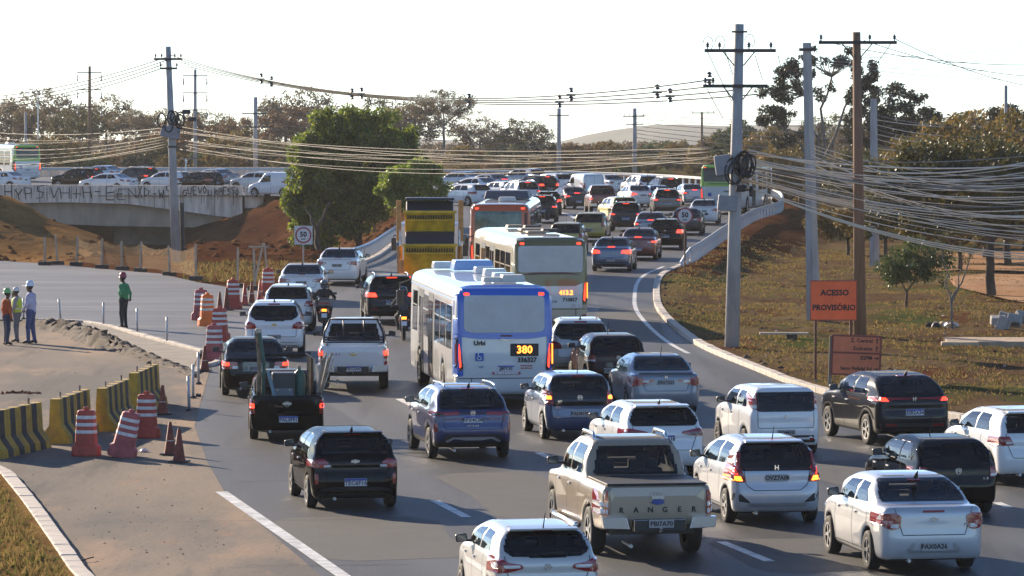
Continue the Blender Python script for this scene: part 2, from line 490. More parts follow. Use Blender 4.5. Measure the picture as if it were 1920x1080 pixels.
# ------------------------------------------------------------------ sheets: side street, work site paving, footway, dirt paths
def sheet(name, poly, z, m, label, sub=14, parent=None, noise=0.0, hf=None):
    outl = [Vector((p[0], p[1])) for p in poly]
    xs = [p[0] for p in poly]; ys = [p[1] for p in poly]
    pts = list(outl); n = len(outl)
    sx = (max(xs) - min(xs)) / sub; sy = (max(ys) - min(ys)) / sub
    for a in range(1, sub):
        for b in range(1, sub):
            pts.append(Vector((min(xs) + a * sx + .13 * sx * ((b * 7) % 3 - 1), min(ys) + b * sy)))
    r = delaunay_2d_cdt(pts, [(k, (k + 1) % n) for k in range(n)], [], 1, 1e-4)
    VV = [(p.x, p.y, (hf(p.x, p.y) if hf else 0) + z + (noise * float(vnoise(p.x, p.y, 2.0, 3)) if noise else 0)) for p in r[0]]
    o = ob(name, mesh_np(name, VV, [tuple(f) for f in r[2]], [m], bool(noise)), parent)
    if parent is None: tag(o, label, kind='structure')
    return o
def GP(*pts): return [tuple(G(px, py)[:2]) for px, py in pts]

site = [(-3.5, 50)] + GP((131, 1082), (80, 1008), (40, 950), (0, 899), (-60, 850), (-300, 760)) + [(-40, 150), (-40, 160)] + GP((-300, 596), (60, 604), (150, 607), (210, 617), (255, 630), (300, 643), (360, 661), (395, 690), (375, 760), (365, 800), (390, 870), (425, 930), (600, 1080)) + [(0, 62), (2.5, 50)]
sheet('worksite_paving', site, .018, ASPH_DUST, 'dusty tan paving of the road works beside the left lane')
street = GP((420, 672), (375, 660), (300, 641), (250, 627), (210, 615), (150, 604), (60, 601), (-500, 595), (-700, 480), (-200, 483), (0, 490), (100, 496), (180, 504), (300, 514), (370, 530), (440, 541), (520, 540), (560, 545), (540, 600), (480, 650))
sheet('side_street', street, .024, ASPH_NEW, 'fresh grey asphalt side street leaving to the left')
foot = GP((375, 662), (300, 643), (250, 629), (210, 617), (150, 606), (60, 603), (40, 610), (150, 622), (230, 650), (300, 678), (358, 700))
sheet('footway', foot, .03, mat('footway_concrete', (.20, .17, .14), .9, var=.2, vscale=1.2, bump=.2), 'strip of dusty footway along the side street', noise=.02)
VP = lambda *pts: [tuple(vhit(px, py)[:2]) for px, py in pts]
for poly in (VP((1640, 496), (1700, 488), (1760, 480), (1920, 470), (2050, 470), (2050, 520), (1920, 512), (1800, 508), (1700, 515)), VP((1775, 520), (1850, 515), (1990, 520), (1990, 580), (1900, 566), (1790, 540))):
    s_ = sheet('dirt_path', poly, .05, PATH, 'pale orange dirt path behind the trees on the right', hf=verge_z)
kb_l = GP((-60, 868), (0, 897), (40, 948), (80, 1006), (130, 1080))
vl = [(-15.5, 104)] + [(p[0] - .0, p[1]) for p in kb_l][1:] + [(-4.6, 62), (-12, 55), (-24, 90)]
sheet('near_verge', vl, .13, ground_mat('dry_grass_near', [(.20, .115, .05), ((.25, .16, .06), .9, .42, .58, (1, .6, 1)), ((.12, .12, .04), .7, .56, .68, (1, .6, 1)), ((.16, .075, .035), 1.2, .56, .68, (1, .6, 1))], bump=1.0, bscale=8), 'brown grass verge in the near left corner', noise=.06, sub=24)

# ------------------------------------------------------------------ kerbs, each stone a piece
def resample(P, step):
    P = np.array(P, float)
    d = np.concatenate([[0], np.cumsum(np.linalg.norm(np.diff(P, axis=0), axis=1))])
    n = max(2, int(d[-1] / step))
    t = np.linspace(0, d[-1], n + 1)
    return np.column_stack([np.interp(t, d, P[:, k]) for k in range(P.shape[1])])
def kerb(name, P, label, wid=.28, hgt=.16, step=1.0, side=1, dark=False):
    e = empty(name); tag(e, label, kind='structure')
    mb = MB().box((0, 0, hgt / 2 - .02), (1, wid, hgt + .04))
    me = mb.mesh('kerb_stone', [KERB], bevel=.02)
    Q = resample(P, step)
    for k in range(len(Q) - 1):
        a, b = Vector(Q[k]), Vector(Q[k + 1]); t = b - a
        o = ob('kerb_stone', me, e)
        nrm = Vector((t.y, -t.x, 0)).normalized() * side
        o.location = (a + b) / 2 + nrm * (wid / 2) + Vector((0, 0, random.uniform(-.012, .012)))
        o.rotation_euler = (0, -math.atan2(t.z, math.hypot(t.x, t.y)), math.atan2(t.y, t.x) + random.uniform(-.012, .012))
        o.scale = (t.length * .985, 1, 1)
    return e
KP = [tuple(p) for p in RE if 92 < p[1] < 226]
kerb('kerb', KP, 'pale concrete kerb along the right edge of the road', step=1.1)
kerb('kerb', [(p[0], p[1], 0) for p in kb_l] + [(-4.6, 62, 0)], 'weathered kerb stones in the near left corner', wid=.30, hgt=.15, step=.9, side=-1)
kk = [(p[0], p[1], .0) for p in GP((60, 602), (150, 605), (210, 616), (250, 628), (300, 642), (375, 661))]
kerb('kerb', kk[::-1], 'low pale kerb between footway and side street', wid=.22, hgt=.1, step=1.2)
kerb('kerb', [tuple(p) for p in Lp if 206 < p[1] < 340 and p[0] > -12], 'kerb under the guard rail left of the climb', step=1.2, side=-1, hgt=.14)
kerb('kerb', [(p[0], p[1], 0) for p in GP((358, 702), (372, 690), (398, 684), (412, 672))], 'short kerb end beside the delineator posts', wid=.2, hgt=.1, step=.8)

# ------------------------------------------------------------------ painted markings
def stripe(name, P, wid, label, z=.018, dash=None):
    Q = resample(P, .6) if dash is None else np.array(P, float)
    t = np.gradient(Q[:, :2], axis=0); t /= np.linalg.norm(t, axis=1)[:, None]
    n = np.column_stack([t[:, 1], -t[:, 0]]) * wid / 2
    zz = np.array([road_z(x, y) for x, y in Q[:, :2]]) - .012 + z
    A = np.column_stack([Q[:, :2] - n, zz]); B = np.column_stack([Q[:, :2] + n, zz])
    VV = np.empty((len(Q) * 2, 3)); VV[0::2] = A; VV[1::2] = B
    F = [(2 * k, 2 * k + 1, 2 * k + 3, 2 * k + 2) for k in range(len(Q) - 1)]
    o = ob(name, mesh_np(name, VV, F, [PAINT_W]))
    return tag(o, label, kind='structure')
sl = GP((415, 924), (640, 1080))
dv = ((sl[1][0] - sl[0][0]) * 1.3, (sl[1][1] - sl[0][1]) * 1.3)
stripe('edge_line', [sl[0], sl[1], (sl[0][0] + dv[0], sl[0][1] + dv[1])], .26, 'thick white edge line in the near left lane', z=.026)
for a, b in (((815, 940), (875, 971)), ((1352, 1017), (1443, 1054)), ((748, 749), (773, 762)), ((1868, 943), (1892, 953)), ((655, 612), (672, 620)), ((1010, 850), (1040, 864))):
    p, q = GP(a, b)
    stripe('lane_dash', [p, ((p[0] + q[0]) / 2, (p[1] + q[1]) / 2), q], .2, 'white lane dash on the asphalt', dash=1)
off = [(p[0] - nor[k][0] * .75, p[1] - nor[k][1] * .75) for k, p in enumerate(RE) if 143 < p[1] < 214]
stripe('edge_line', off, .16, 'white edge line following the right kerb')
gl = [tuple(hit(x, y)[:2]) for x, y in ((1046, 398), (1066, 402), (1082, 411))]
stripe('edge_line', gl, .3, 'white curved line between far lanes')

# ------------------------------------------------------------------ repairs and cracks in the asphalt
PATCHES = [ground_mat('patch_dark', [(.024, .024, .026), ((.034, .033, .033), .8, .4, .6, (1, 1, 1))], rough=.6, bump=.15, bscale=25, spec=.4), ground_mat('patch_grey', [(.060, .058, .056), ((.07, .067, .063), .8, .4, .6, (1, 1, 1))], rough=.75, bump=.15, bscale=25, spec=.3)]
rp = random.Random(5)
for k, (px, py, lx, ly) in enumerate(((470, 870, 1.0, 5), (700, 1010, 1.6, 4), (620, 800, .8, 12), (980, 930, 1.2, 6), (820, 700, 1.2, 9), (1180, 600, 1.3, 14), (1330, 900, 1.0, 5), (1500, 1040, 1.4, 3), (560, 720, .9, 9), (1650, 900, 1.2, 5), (1180, 545, 1.2, 16))):
    c = G(px, py); a = psi0 = math.radians(9 if py > 720 else -2)
    pts = []
    for q in range(14):
        t = 2 * math.pi * q / 14; u = math.copysign(abs(math.cos(t)) ** .35, math.cos(t)) * lx * rp.uniform(.85, 1.1); v_ = math.copysign(abs(math.sin(t)) ** .35, math.sin(t)) * ly * rp.uniform(.9, 1.08)
        pts.append((c.x + u * math.cos(a) - v_ * math.sin(a), c.y + u * math.sin(a) + v_ * math.cos(a), .0145 + .0003 * k))
    o = ob('asphalt_patch', mesh_np('asphalt_patch', pts, [tuple(range(14))], [PATCHES[k % 2]]), road)
for k in range(26):
    x, y = rp.uniform(400, 1850), rp.uniform(640, 1075); c = G(x, y); a = math.radians(rp.choice((9, 9, 9, 95)) + rp.uniform(-12, 12)); L_ = rp.uniform(2, 7); n = 14; P_ = []; w_ = rp.uniform(.012, .03)
    for q in range(n + 1):
        t = (q / n - .5) * L_; o_ = rp.uniform(-.05, .05) * (1 + L_ * .1); c_ = Vector((c.x - t * math.sin(a) + o_ * math.cos(a), c.y + t * math.cos(a) + o_ * math.sin(a)))
        for sgn in (-1, 1): P_.append((c_.x + sgn * w_ * math.cos(a) * .5, c_.y + sgn * w_ * math.sin(a) * .5, .0195))
    ob('asphalt_crack', mesh_np('asphalt_crack', P_, [(2 * q, 2 * q + 1, 2 * q + 3, 2 * q + 2) for q in range(n)], [mat('tar', (.012, .012, .013), .7)]), road)
# ------------------------------------------------------------------ solid modelling on a grid
def poly_sd(poly, X, Y):
    P = np.array(poly, float)
    d = np.full(X.shape, 1e9); inside = np.zeros(X.shape, bool)
    n = len(P)
    for k in range(n):
        a = P[k]; b = P[(k + 1) % n]; e = b - a
        wx = X - a[0]; wy = Y - a[1]
        t = np.clip((wx * e[0] + wy * e[1]) / max(1e-12, e @ e), 0, 1)
        d = np.minimum(d, (wx - e[0] * t) ** 2 + (wy - e[1] * t) ** 2)
        c = ((a[1] > Y) != (b[1] > Y))
        with np.errstate(divide='ignore', invalid='ignore'):
            xi = a[0] + (Y - a[1]) * e[0] / (e[1] if abs(e[1]) > 1e-12 else 1e-12)
        inside ^= c & (X < xi)
    d = np.sqrt(d)
    return np.where(inside, -d, d)

def smin(a, b, k):
    h = np.clip(.5 + .5 * (b - a) / k, 0, 1)
    return b * (1 - h) + a * h - k * h * (1 - h)
def smax(a, b, k): return -smin(-a, -b, k)

def surf(F, org, h):
    """surface nets: grid of distances -> vertices, quads"""
    F = F.astype(np.float32)
    ins = F < 0
    nx, ny, nz = F.shape
    c = [(i, j, k) for i in (0, 1) for j in (0, 1) for k in (0, 1)]
    sl = lambda A, o: A[o[0]:nx - 1 + o[0], o[1]:ny - 1 + o[1], o[2]:nz - 1 + o[2]]
    cnt = sum(sl(ins, o).astype(np.int8) for o in c)
    act = (cnt > 0) & (cnt < 8)
    ids = -np.ones(act.shape, np.int32)
    ix = np.argwhere(act)
    ids[act] = np.arange(len(ix))
    acc = np.zeros((len(ix), 3), np.float32); num = np.zeros(len(ix), np.float32)
    cv = {o: F[ix[:, 0] + o[0], ix[:, 1] + o[1], ix[:, 2] + o[2]] for o in c}
    for a in c:
        for ax in range(3):
            if a[ax]: continue
            b = list(a); b[ax] = 1; b = tuple(b)
            va, vb = cv[a], cv[b]
            m = (va < 0) != (vb < 0)
            t = np.where(m, va / np.where(m, va - vb, 1), 0)
            p = np.tile(np.array(a, np.float32), (len(ix), 1)); p[:, ax] = t
            acc[m] += p[m]; num[m] += 1
    V = (ix + acc / num[:, None]) * h + np.array(org)
    Q = []
    for ax in range(3):
        o1 = [0, 0, 0]; o1[ax] = 1
        A = ins[tuple(slice(0, n - (1 if q == ax else 0)) for q, n in enumerate((nx, ny, nz)))]
        B = ins[tuple(slice(1 if q == ax else 0, n) for q, n in enumerate((nx, ny, nz)))]
        e = np.argwhere(A != B)
        u, v = (ax + 1) % 3, (ax + 2) % 3
        e = e[(e[:, u] > 0) & (e[:, v] > 0) & (e[:, u] < F.shape[u] - 1) & (e[:, v] < F.shape[v] - 1)]
        fl = A[e[:, 0], e[:, 1], e[:, 2]]
        def cid(du, dv):
            q = e.copy(); q[:, u] -= du; q[:, v] -= dv
            return ids[q[:, 0], q[:, 1], q[:, 2]]
        q = np.stack([cid(1, 1), cid(0, 1), cid(0, 0), cid(1, 0)], 1)
        q[~fl] = q[~fl][:, ::-1]
        Q.append(q)
    return V, np.concatenate(Q)

def blur3(d, n):
    for _ in range(n):
        for ax in range(3):
            p = np.pad(d, [(1, 1) if q == ax else (0, 0) for q in range(3)], mode='edge')
            sl_ = lambda a, b: tuple(slice(a, b) if q == ax else slice(None) for q in range(3))
            m_ = d.shape[ax]
            d = .25 * p[sl_(0, m_)] + .5 * p[sl_(1, m_ + 1)] + .25 * p[sl_(2, m_ + 2)]
    return d
def grad_normals(d, org, h, Vv):
    """smooth surface normals from the distance field"""
    q = (Vv - np.array(org)) / h
    i = np.clip(np.floor(q).astype(int), 0, np.array(d.shape) - 2); f = (q - i).astype(np.float32)
    out = np.zeros((len(Vv), 3), np.float32)
    for ax in range(3):
        g = np.gradient(d, axis=ax)
        acc = 0
        for a in (0, 1):
            for b in (0, 1):
                for c in (0, 1):
                    wgt = (f[:, 0] if a else 1 - f[:, 0]) * (f[:, 1] if b else 1 - f[:, 1]) * (f[:, 2] if c else 1 - f[:, 2])
                    acc = acc + wgt * g[i[:, 0] + a, i[:, 1] + b, i[:, 2] + c]
        out[:, ax] = acc
    return out / (np.linalg.norm(out, axis=1)[:, None] + 1e-9)
def set_normals(me, N):
    me.normals_split_custom_set_from_vertices(N.tolist())

def round_poly(pts, r, n=4):
    out = []; m = len(pts)
    for k in range(m):
        p0, p, p1 = (Vector(pts[k - 1][:2]), Vector(pts[k][:2]), Vector(pts[(k + 1) % m][:2]))
        rr = pts[k][2] if len(pts[k]) > 2 else r
        a = p0 - p; b = p1 - p
        ra = min(rr, a.length * .45); rb = min(rr, b.length * .45)
        if ra < 1e-4: out.append(tuple(p)); continue
        A = p + a.normalized() * ra; B = p + b.normalized() * rb
        for q in range(n + 1):
            t = q / n
            out.append(tuple(A * (1 - t) ** 2 + p * 2 * t * (1 - t) + B * t * t))
    return out

VIEWS = {'rear': (lambda u, v: (u, -9, v), (0, 1, 0), False), 'front': (lambda u, v: (u, 30, v), (0, -1, 0), True),
         'left': (lambda u, v: (-9, u, v), (1, 0, 0), True), 'right': (lambda u, v: (9, u, v), (-1, 0, 0), False), 'top': (lambda u, v: (u, v, 9), (0, 0, -1), False)}
def area2(p): return sum(p[k - 1][0] * p[k][1] - p[k][0] * p[k - 1][1] for k in range(len(p)))
def panel(mb, bvh, outline, view, off=.006, skirt=.02, g=.09, rnd=.03, i=0, limit=None):
    """a piece that lies on the body: the outline is dropped onto the surface along the view"""
    fo, dr, flip = VIEWS[view]; dr = Vector(dr)
    o2 = round_poly(outline, rnd) if rnd else [tuple(p[:2]) for p in outline]
    if area2(o2) < 0: o2 = o2[::-1]
    dense = []
    for k in range(len(o2)):
        a, b = Vector(o2[k]), Vector(o2[(k + 1) % len(o2)])
        m = max(1, int((b - a).length / (g * 1.2)))
        dense += [a + (b - a) * (q / m) for q in range(m)]
    n = len(dense)
    xs = [p.x for p in dense]; ys = [p.y for p in dense]
    pts = list(dense)
    X = np.arange(min(xs) + g / 2, max(xs), g); Y = np.arange(min(ys) + g / 2, max(ys), g)
    if len(X) and len(Y):
        A, B = np.meshgrid(X, Y)
        sd = poly_sd([(p.x, p.y) for p in dense], A, B)
        for a, b in zip(A[sd < -g * .35], B[sd < -g * .35]): pts.append(Vector((a, b)))
    r = delaunay_2d_cdt(pts, [(k, (k + 1) % n) for k in range(n)], [], 1, 1e-5)
    top = []; bot = []
    for p in r[0]:
        o = Vector(fo(p.x, p.y))
        h, nn, fi, d = bvh.ray_cast(o, dr)
        if h is None or (limit is not None and d > limit + 9 and view != 'front'):
            q = o + dr * ((limit if limit is not None else .3) + 9)
            h2, nn2, _, _ = bvh.find_nearest(q)
            h, nn = h2, nn2
        if nn.dot(dr) > 0: nn = -nn
        nn = (nn - dr * .8).normalized()
        top.append(h + nn * off); bot.append(h - nn * skirt)
    F = [tuple(f[::-1] if flip else f) for f in r[2]]
    ec = {}
    for f in F:
        for k in range(len(f)):
            e = (f[k], f[(k + 1) % len(f)])
            ec[e] = 1
    m = len(top); SK = []
    for (a, b) in ec:
        if (b, a) not in ec: SK.append((a, a + m, b + m, b))
    mb.add(top + bot, F + SK, i)
    return mb

def strip(mb, bvh, line, view, wid=.012, off=.004, g=.06, i=0):
    """a narrow joint line laid on the body"""
    fo, dr, flip = VIEWS[view]; dr = Vector(dr)
    Q = resample([(p[0], p[1]) for p in line], g)
    t = np.gradient(Q, axis=0); t /= np.linalg.norm(t, axis=1)[:, None] + 1e-9
    n = np.column_stack([-t[:, 1], t[:, 0]]) * wid / 2
    VV = []
    for a, b in zip(Q - n, Q + n):
        for p in (a, b):
            o = Vector(fo(p[0], p[1])); h, nn, fi, d = bvh.ray_cast(o, dr)
            if h is None: h, nn, _, _ = bvh.find_nearest(o + dr * 9)
            if nn.dot(dr) > 0: nn = -nn
            VV.append(h + nn * off)
    mb.add(VV, [(2 * k, 2 * k + 1, 2 * k + 3, 2 * k + 2) for k in range(len(Q) - 1)], i)

def text_mesh(txt, size, name, m, bold=0.0, align='CENTER', ext=.003):
    cu = bpy.data.curves.new(name, 'FONT')
    cu.body = txt; cu.size = size; cu.align_x = align; cu.align_y = 'CENTER'; cu.extrude = ext; cu.offset = bold; cu.resolution_u = 2
    o = bpy.data.objects.new('tmp_text', cu); COL.objects.link(o)
    dg = bpy.context.evaluated_depsgraph_get()
    me = bpy.data.meshes.new_from_object(o.evaluated_get(dg))
    bpy.data.objects.remove(o); bpy.data.curves.remove(cu)
    me.materials.clear(); me.materials.append(m); me.name = name
    return me

# ------------------------------------------------------------------ vehicle materials
def paint(name, col, metal=.0, rough=.32, coat=1.0):
    """car paint under a thin uneven coat of road dust"""
    k = 'paint_' + name
    if k in MATS: return MATS[k]
    m = mat(k, col, rough, metal, coat, spec=.5)
    t = m.node_tree; b = t.nodes['Principled BSDF']
    tc = t.nodes.new('ShaderNodeTexCoord')
    n = t.nodes.new('ShaderNodeTexNoise'); n.inputs['Scale'].default_value = 2.3; n.inputs['Detail'].default_value = 7; n.inputs['Roughness'].default_value = .7
    t.links.new(tc.outputs['Object'], n.inputs['Vector'])
    mr = t.nodes.new('ShaderNodeMapRange'); mr.inputs[1].default_value = .38; mr.inputs[2].default_value = .75; mr.inputs[4].default_value = .003 + .07 * min(1, max(col) * 1.4)
    t.links.new(n.outputs[0], mr.inputs[0])
    mx = t.nodes.new('ShaderNodeMix'); mx.data_type = 'RGBA'
    mx.inputs['A'].default_value = (*col, 1); mx.inputs['B'].default_value = (.30, .24, .18, 1)
    t.links.new(mr.outputs[0], mx.inputs['Factor']); t.links.new(mx.outputs['Result'], b.inputs['Base Color'])
    m2 = t.nodes.new('ShaderNodeMapRange'); m2.inputs[1].default_value = .3; m2.inputs[2].default_value = .8; m2.inputs[3].default_value = rough * .75; m2.inputs[4].default_value = rough + .06
    b.inputs['Coat Weight'].default_value = (.45 if max(col) < .1 else .9) * coat
    b.inputs['Specular IOR Level'].default_value = .0 if max(col) < .1 else .5
    b.inputs['Coat Roughness'].default_value = .02
    return m
GLASS = mat('tinted_glass', (.006, .007, .009), .04, 0, 0, spec=.45)
GLASS_L = mat('clear_glass', (.055, .065, .075), .04, 0, .6, spec=.9)
def tinted(name, tint, gcol=(.9, .95, 1)):
    m = bpy.data.materials.new(name); m.use_nodes = True; t = m.node_tree
    t.nodes.remove(t.nodes['Principled BSDF'])
    tr = t.nodes.new('ShaderNodeBsdfTransparent'); tr.inputs[0].default_value = (*tint, 1)
    gl = t.nodes.new('ShaderNodeBsdfGlossy'); gl.inputs['Roughness'].default_value = .03; gl.inputs[0].default_value = (*gcol, 1)
    fr = t.nodes.new('ShaderNodeFresnel'); fr.inputs[0].default_value = 1.42
    mx = t.nodes.new('ShaderNodeMixShader'); t.links.new(fr.outputs[0], mx.inputs[0]); t.links.new(tr.outputs[0], mx.inputs[1]); t.links.new(gl.outputs[0], mx.inputs[2])
    t.links.new(mx.outputs[0], t.nodes['Material Output'].inputs[0]); MATS[name] = m
    return m
GLASS_T = tinted('tinted_car_glass', (.60, .62, .64)); GLASS_C = tinted('clear_car_glass', (.72, .75, .76))
CABIN = mat('cabin_lining', (.13, .12, .11), .9); SEATM = mat('seat_cloth', (.07, .066, .064), .9)
CHROME = mat('chrome', (.75, .75, .76), .18, 1.0)
ALLOY = mat('alloy', (.42, .42, .43), .35, .9)
SILVERP = mat('silver_trim', (.40, .40, .41), .4, .6)
SEAM = mat('panel_gap', (.01, .01, .01), .9)
TL = mat('tail_lens', (.28, .008, .010), .18, 0, .8)
TL_ON = mat('tail_lamp_lit', (.55, .02, .01), .2, 0, .5, emit=(1, .05, .02), estr=1.5)
AMBER_ON = mat('indicator_lit', (.8, .2, .02), .25, 0, .4, emit=(1, .22, .02), estr=2.2)
LENS_W = mat('clear_lens', (.62, .62, .62), .15, 0, .8)
PLATE = mat('plate_white', (.66, .67, .70), .45)
PLATE_B = mat('plate_blue', (.03, .07, .38), .45)
PLATE_G = mat('plate_grey', (.36, .36, .36), .5)
INK = mat('ink', (.012, .012, .014), .6)
BRASS = mat('gold_badge', (.55, .38, .12), .35, .8)

# ------------------------------------------------------------------ wheels
def wheel_meshes(r, wid, spokes=5, style='alloy'):
    t = MB().lathe([(r * .62, -wid * .40), (r * .86, -wid * .5), (r * .97, -wid * .42), (r, -wid * .25), (r, wid * .25), (r * .97, wid * .42), (r * .86, wid * .5), (r * .62, wid * .40)], axis='X', n=28)
    tm = t.mesh('tyre', [RUBBER], True)
    m = MB()
    m.lathe([(0, -wid * .16), (r * .62, -wid * .16), (r * .64, -wid * .42), (r * .58, -wid * .44), (r * .56, -wid * .2)], axis='X', n=28, i=1)
    m.lathe([(r * .66, -wid * .40), (r * .665, -wid * .455), (r * .58, -wid * .455), (r * .575, -wid * .3)], axis='X', n=28)
    for k in range(spokes):
        a = 2 * math.pi * k / spokes
        for da in ((-.11, .11) if spokes <= 6 else (0,)):
            c, s = math.cos(a + da), math.sin(a + da)
            L = r * .5
            m.box((-wid * .37, c * r * .33, s * r * .33), (wid * .12, L, r * .085), rx=a + da)
    m.lathe([(r * .16, -wid * .3), (r * .15, -wid * .44), (0, -wid * .46)], axis='X', n=14)
    rm = m.mesh('rim', [ALLOY if style == 'alloy' else SILVERP, BLACK], False)
    return tm, rm
WHEELS = {}
def wheels(r, wid, sp):
    k = (r, wid, sp)
    if k not in WHEELS: WHEELS[k] = wheel_meshes(r, wid, sp)
    return WHEELS[k]

# ------------------------------------------------------------------ car bodies
PROTO = {}
def mir(p): return [(-a[0],) + tuple(a[1:]) for a in p]

def car(key, L, W, H, wb, ra, wr, low, grn, belt, vox=.034, gtaper=.665, rg=None, sg=(), tails=(), tz=None, plate=None, trim=(), seams_r=(), roofw=None,
        cut=(), k1=.09, k2=.07, clad=False, sp=5, rails=False, ant='fin', spoiler=None, extra=None, gplan=None, lplan=None, mirror=(.62, .18), dark_rear=None, name='car', gshoulder=.94, doors=None, handles=None, tw=.20, hollow=True):
    """one kind of car: body shell from side, plan and section outlines, then everything that lies on it"""
    hw = W / 2
    x = np.arange(-hw - .12, hw + .12, vox); y = np.arange(-.15, L + .15, vox); z = np.arange(.08, H + .15, vox)
    X, Y, Z = np.meshgrid(x, y, z, indexing='ij', sparse=True)
    Yg, Zg = np.meshgrid(y, z, indexing='ij'); Xp, Yp = np.meshgrid(np.abs(x), y, indexing='ij'); Xs, Zs = np.meshgrid(np.abs(x), z, indexing='ij')
    sl = poly_sd(low, Yg, Zg)[None]
    lp = lplan or [(-.5, .02), (.66 * hw, 0), (.86 * hw, .06), (.955 * hw, .22), (hw, .75), (hw, L - 1.25), (.97 * hw, L - .6), (.86 * hw, L - .18), (.6 * hw, L - .02), (-.5, L)]
    pl = poly_sd(lp, Xp, Yp)[:, :, None]
    se = poly_sd([(-.5, .16), (.86 * hw, .17), (.95 * hw, .28), (.985 * hw, .45), (hw, .62), (.985 * hw, belt - .18), (.955 * hw, belt - .03), (.90 * hw, belt + .12), (.8 * hw, belt + .5), (-.5, belt + .5)], Xs, Zs)[:, None, :]
    d = smax(smax(sl, pl, k1), se, k1)
    sgd = poly_sd(grn, Yg, Zg)[None]
    y0 = min(p[0] for p in grn); y1 = max(p[0] for p in grn)
    gp = gplan or [(-.5, y0 - .02), (.70 * hw, y0 - .02), (.86 * hw, y0 + .18), (.94 * hw, y0 + .8), (.95 * hw, y1 - 1.2), (.90 * hw, y1 - .5), (.75 * hw, y1), (-.5, y1 + .1)]
    pg = poly_sd(gp, Xp, Yp)[:, :, None]
    gt = gtaper * hw
    ss = poly_sd([(-.5, belt - .4), (gshoulder * hw, belt - .4), (gshoulder * hw, belt), (.5 * (gshoulder * hw + gt) + .035, .5 * (belt + H)), (gt, H - .05), (gt * .8, H + .012), (-.5, H + .03)], Xs, Zs)[:, None, :]
    dg = smax(smax(sgd, pg, k2), ss, k2)
    d = smin(d, dg, .05)
    for (cx, cy, cz, dx, dy, dz, kk) in cut:
        q = np.maximum(np.maximum(np.abs(np.abs(X) - cx) - dx if cx else np.abs(X) - dx, np.abs(Y - cy) - dy), np.abs(Z - cz) - dz)
        d = smax(d, -q, kk)
    ay = [ra, ra + wb]
    for a in ay:
        q = np.sqrt((Y - a) ** 2 + (Z - wr) ** 2) - (wr + .05)
        q = np.maximum(q, (hw - .36) - np.abs(X))
        d = np.maximum(d, -q)
    d = blur3(d.astype(np.float32), 1)
    dn = blur3(d, 2)
    if hollow:
        cab = np.maximum(dg + .065, belt - .42 - Z).astype(np.float32)
        d = np.maximum(d, -cab)
    Vv, Q = surf(d, (x[0], y[0], z[0]), vox)
    NV = grad_normals(dn, (x[0], y[0], z[0]), vox, Vv)
    if hollow:
        vi = [np.clip(np.rint((Vv[:, q] - o_) / vox).astype(int), 0, n_ - 1) for q, (o_, n_) in enumerate(((x[0], len(x)), (y[0], len(y)), (z[0], len(z))))]
        iv = dn[vi[0], vi[1], vi[2]] < -.03
        NI = grad_normals(d, (x[0], y[0], z[0]), vox, Vv)
        NV[iv] = NI[iv]
    c = Vv[Q].mean(1)
    mi = np.zeros(len(Q), np.int32)
    if hollow:
        ci = [np.clip(((c[:, q] - o_) / vox).astype(int), 0, n_ - 1) for q, (o_, n_) in enumerate(((x[0], len(x)), (y[0], len(y)), (z[0], len(z))))]
        inner = (cab[ci[0], ci[1], ci[2]] < vox * 1.2) & (dg[ci[0], ci[1], ci[2]] < -.02)
        mi[inner] = 2
    for a in ay:
        rr = np.hypot(c[:, 1] - a, c[:, 2] - wr)
        mi[(rr < wr + .03 + vox) & (np.abs(c[:, 0]) < hw - .05)] = 1
        if clad: mi[(rr < wr + .125) & (c[:, 2] < wr + .42)] = 1
    mi[c[:, 2] < (.40 if clad else .24)] = 1
    bvh = BVHTree.FromPolygons([tuple(v) for v in Vv], [tuple(q) for q in Q])
    if rg:
        if not isinstance(rg[0], (tuple, list)):
            z0, z1, w0, w1 = rg
            rg = [(-w0, z0), (w0, z0), (w0 * .5 + w1 * .5 + .02, (z0 + z1) / 2), (w1, z1), (-w1, z1), (-(w0 * .5 + w1 * .5 + .02), (z0 + z1) / 2)]
        zm = sum(p[1] for p in rg) / len(rg)
        rg = [(p[0] * 1.07, zm + (p[1] - zm) * 1.08) for p in rg]
    gt = gtaper * hw
    ws = [(-.62 * hw * 1.2, belt + .0), (.62 * hw * 1.2, belt + .0), (gt * .86, H - .13), (-gt * .86, H - .13)]
    if hollow:
        keep = np.ones(len(Q), bool)
        jobs = ([(rg, 'rear')] if rg else []) + [(s_, v_) for s_ in sg for v_ in ('left', 'right')] + [(ws, 'front')]
        for poly, v_ in jobs:
            u_, w_ = (c[:, 0], c[:, 2]) if v_ in ('rear', 'front') else (c[:, 1], c[:, 2])
            sd_ = poly_sd(round_poly(poly, .05), u_, w_)
            cand = np.where((sd_ < 0) & ((c[:, 1] < (y0 + y1) / 2) if v_ == 'rear' else (c[:, 1] > (y0 + y1) / 2) if v_ == 'front' else (c[:, 0] < -.3 * hw) if v_ == 'left' else (c[:, 0] > .3 * hw)))[0]
            fo_, dr_, _ = VIEWS[v_]; dr_ = Vector(dr_)
            for f_ in cand:
                o_ = Vector(fo_(u_[f_], w_[f_])); h_, _, _, dist = bvh.ray_cast(o_, dr_)
                if h_ is None: continue
                if (Vector(c[f_]) - o_).dot(dr_) < dist + .21:
                    if sd_[f_] < -.035: keep[f_] = False
                    elif mi[f_] == 0: mi[f_] = 1
        Q = Q[keep]; mi = mi[keep]
    body = mesh_np('body', Vv, Q, [None, BLACK, CABIN], True, mi); set_normals(body, NV)
    parts = [('body', body, 'PAINT', [])]
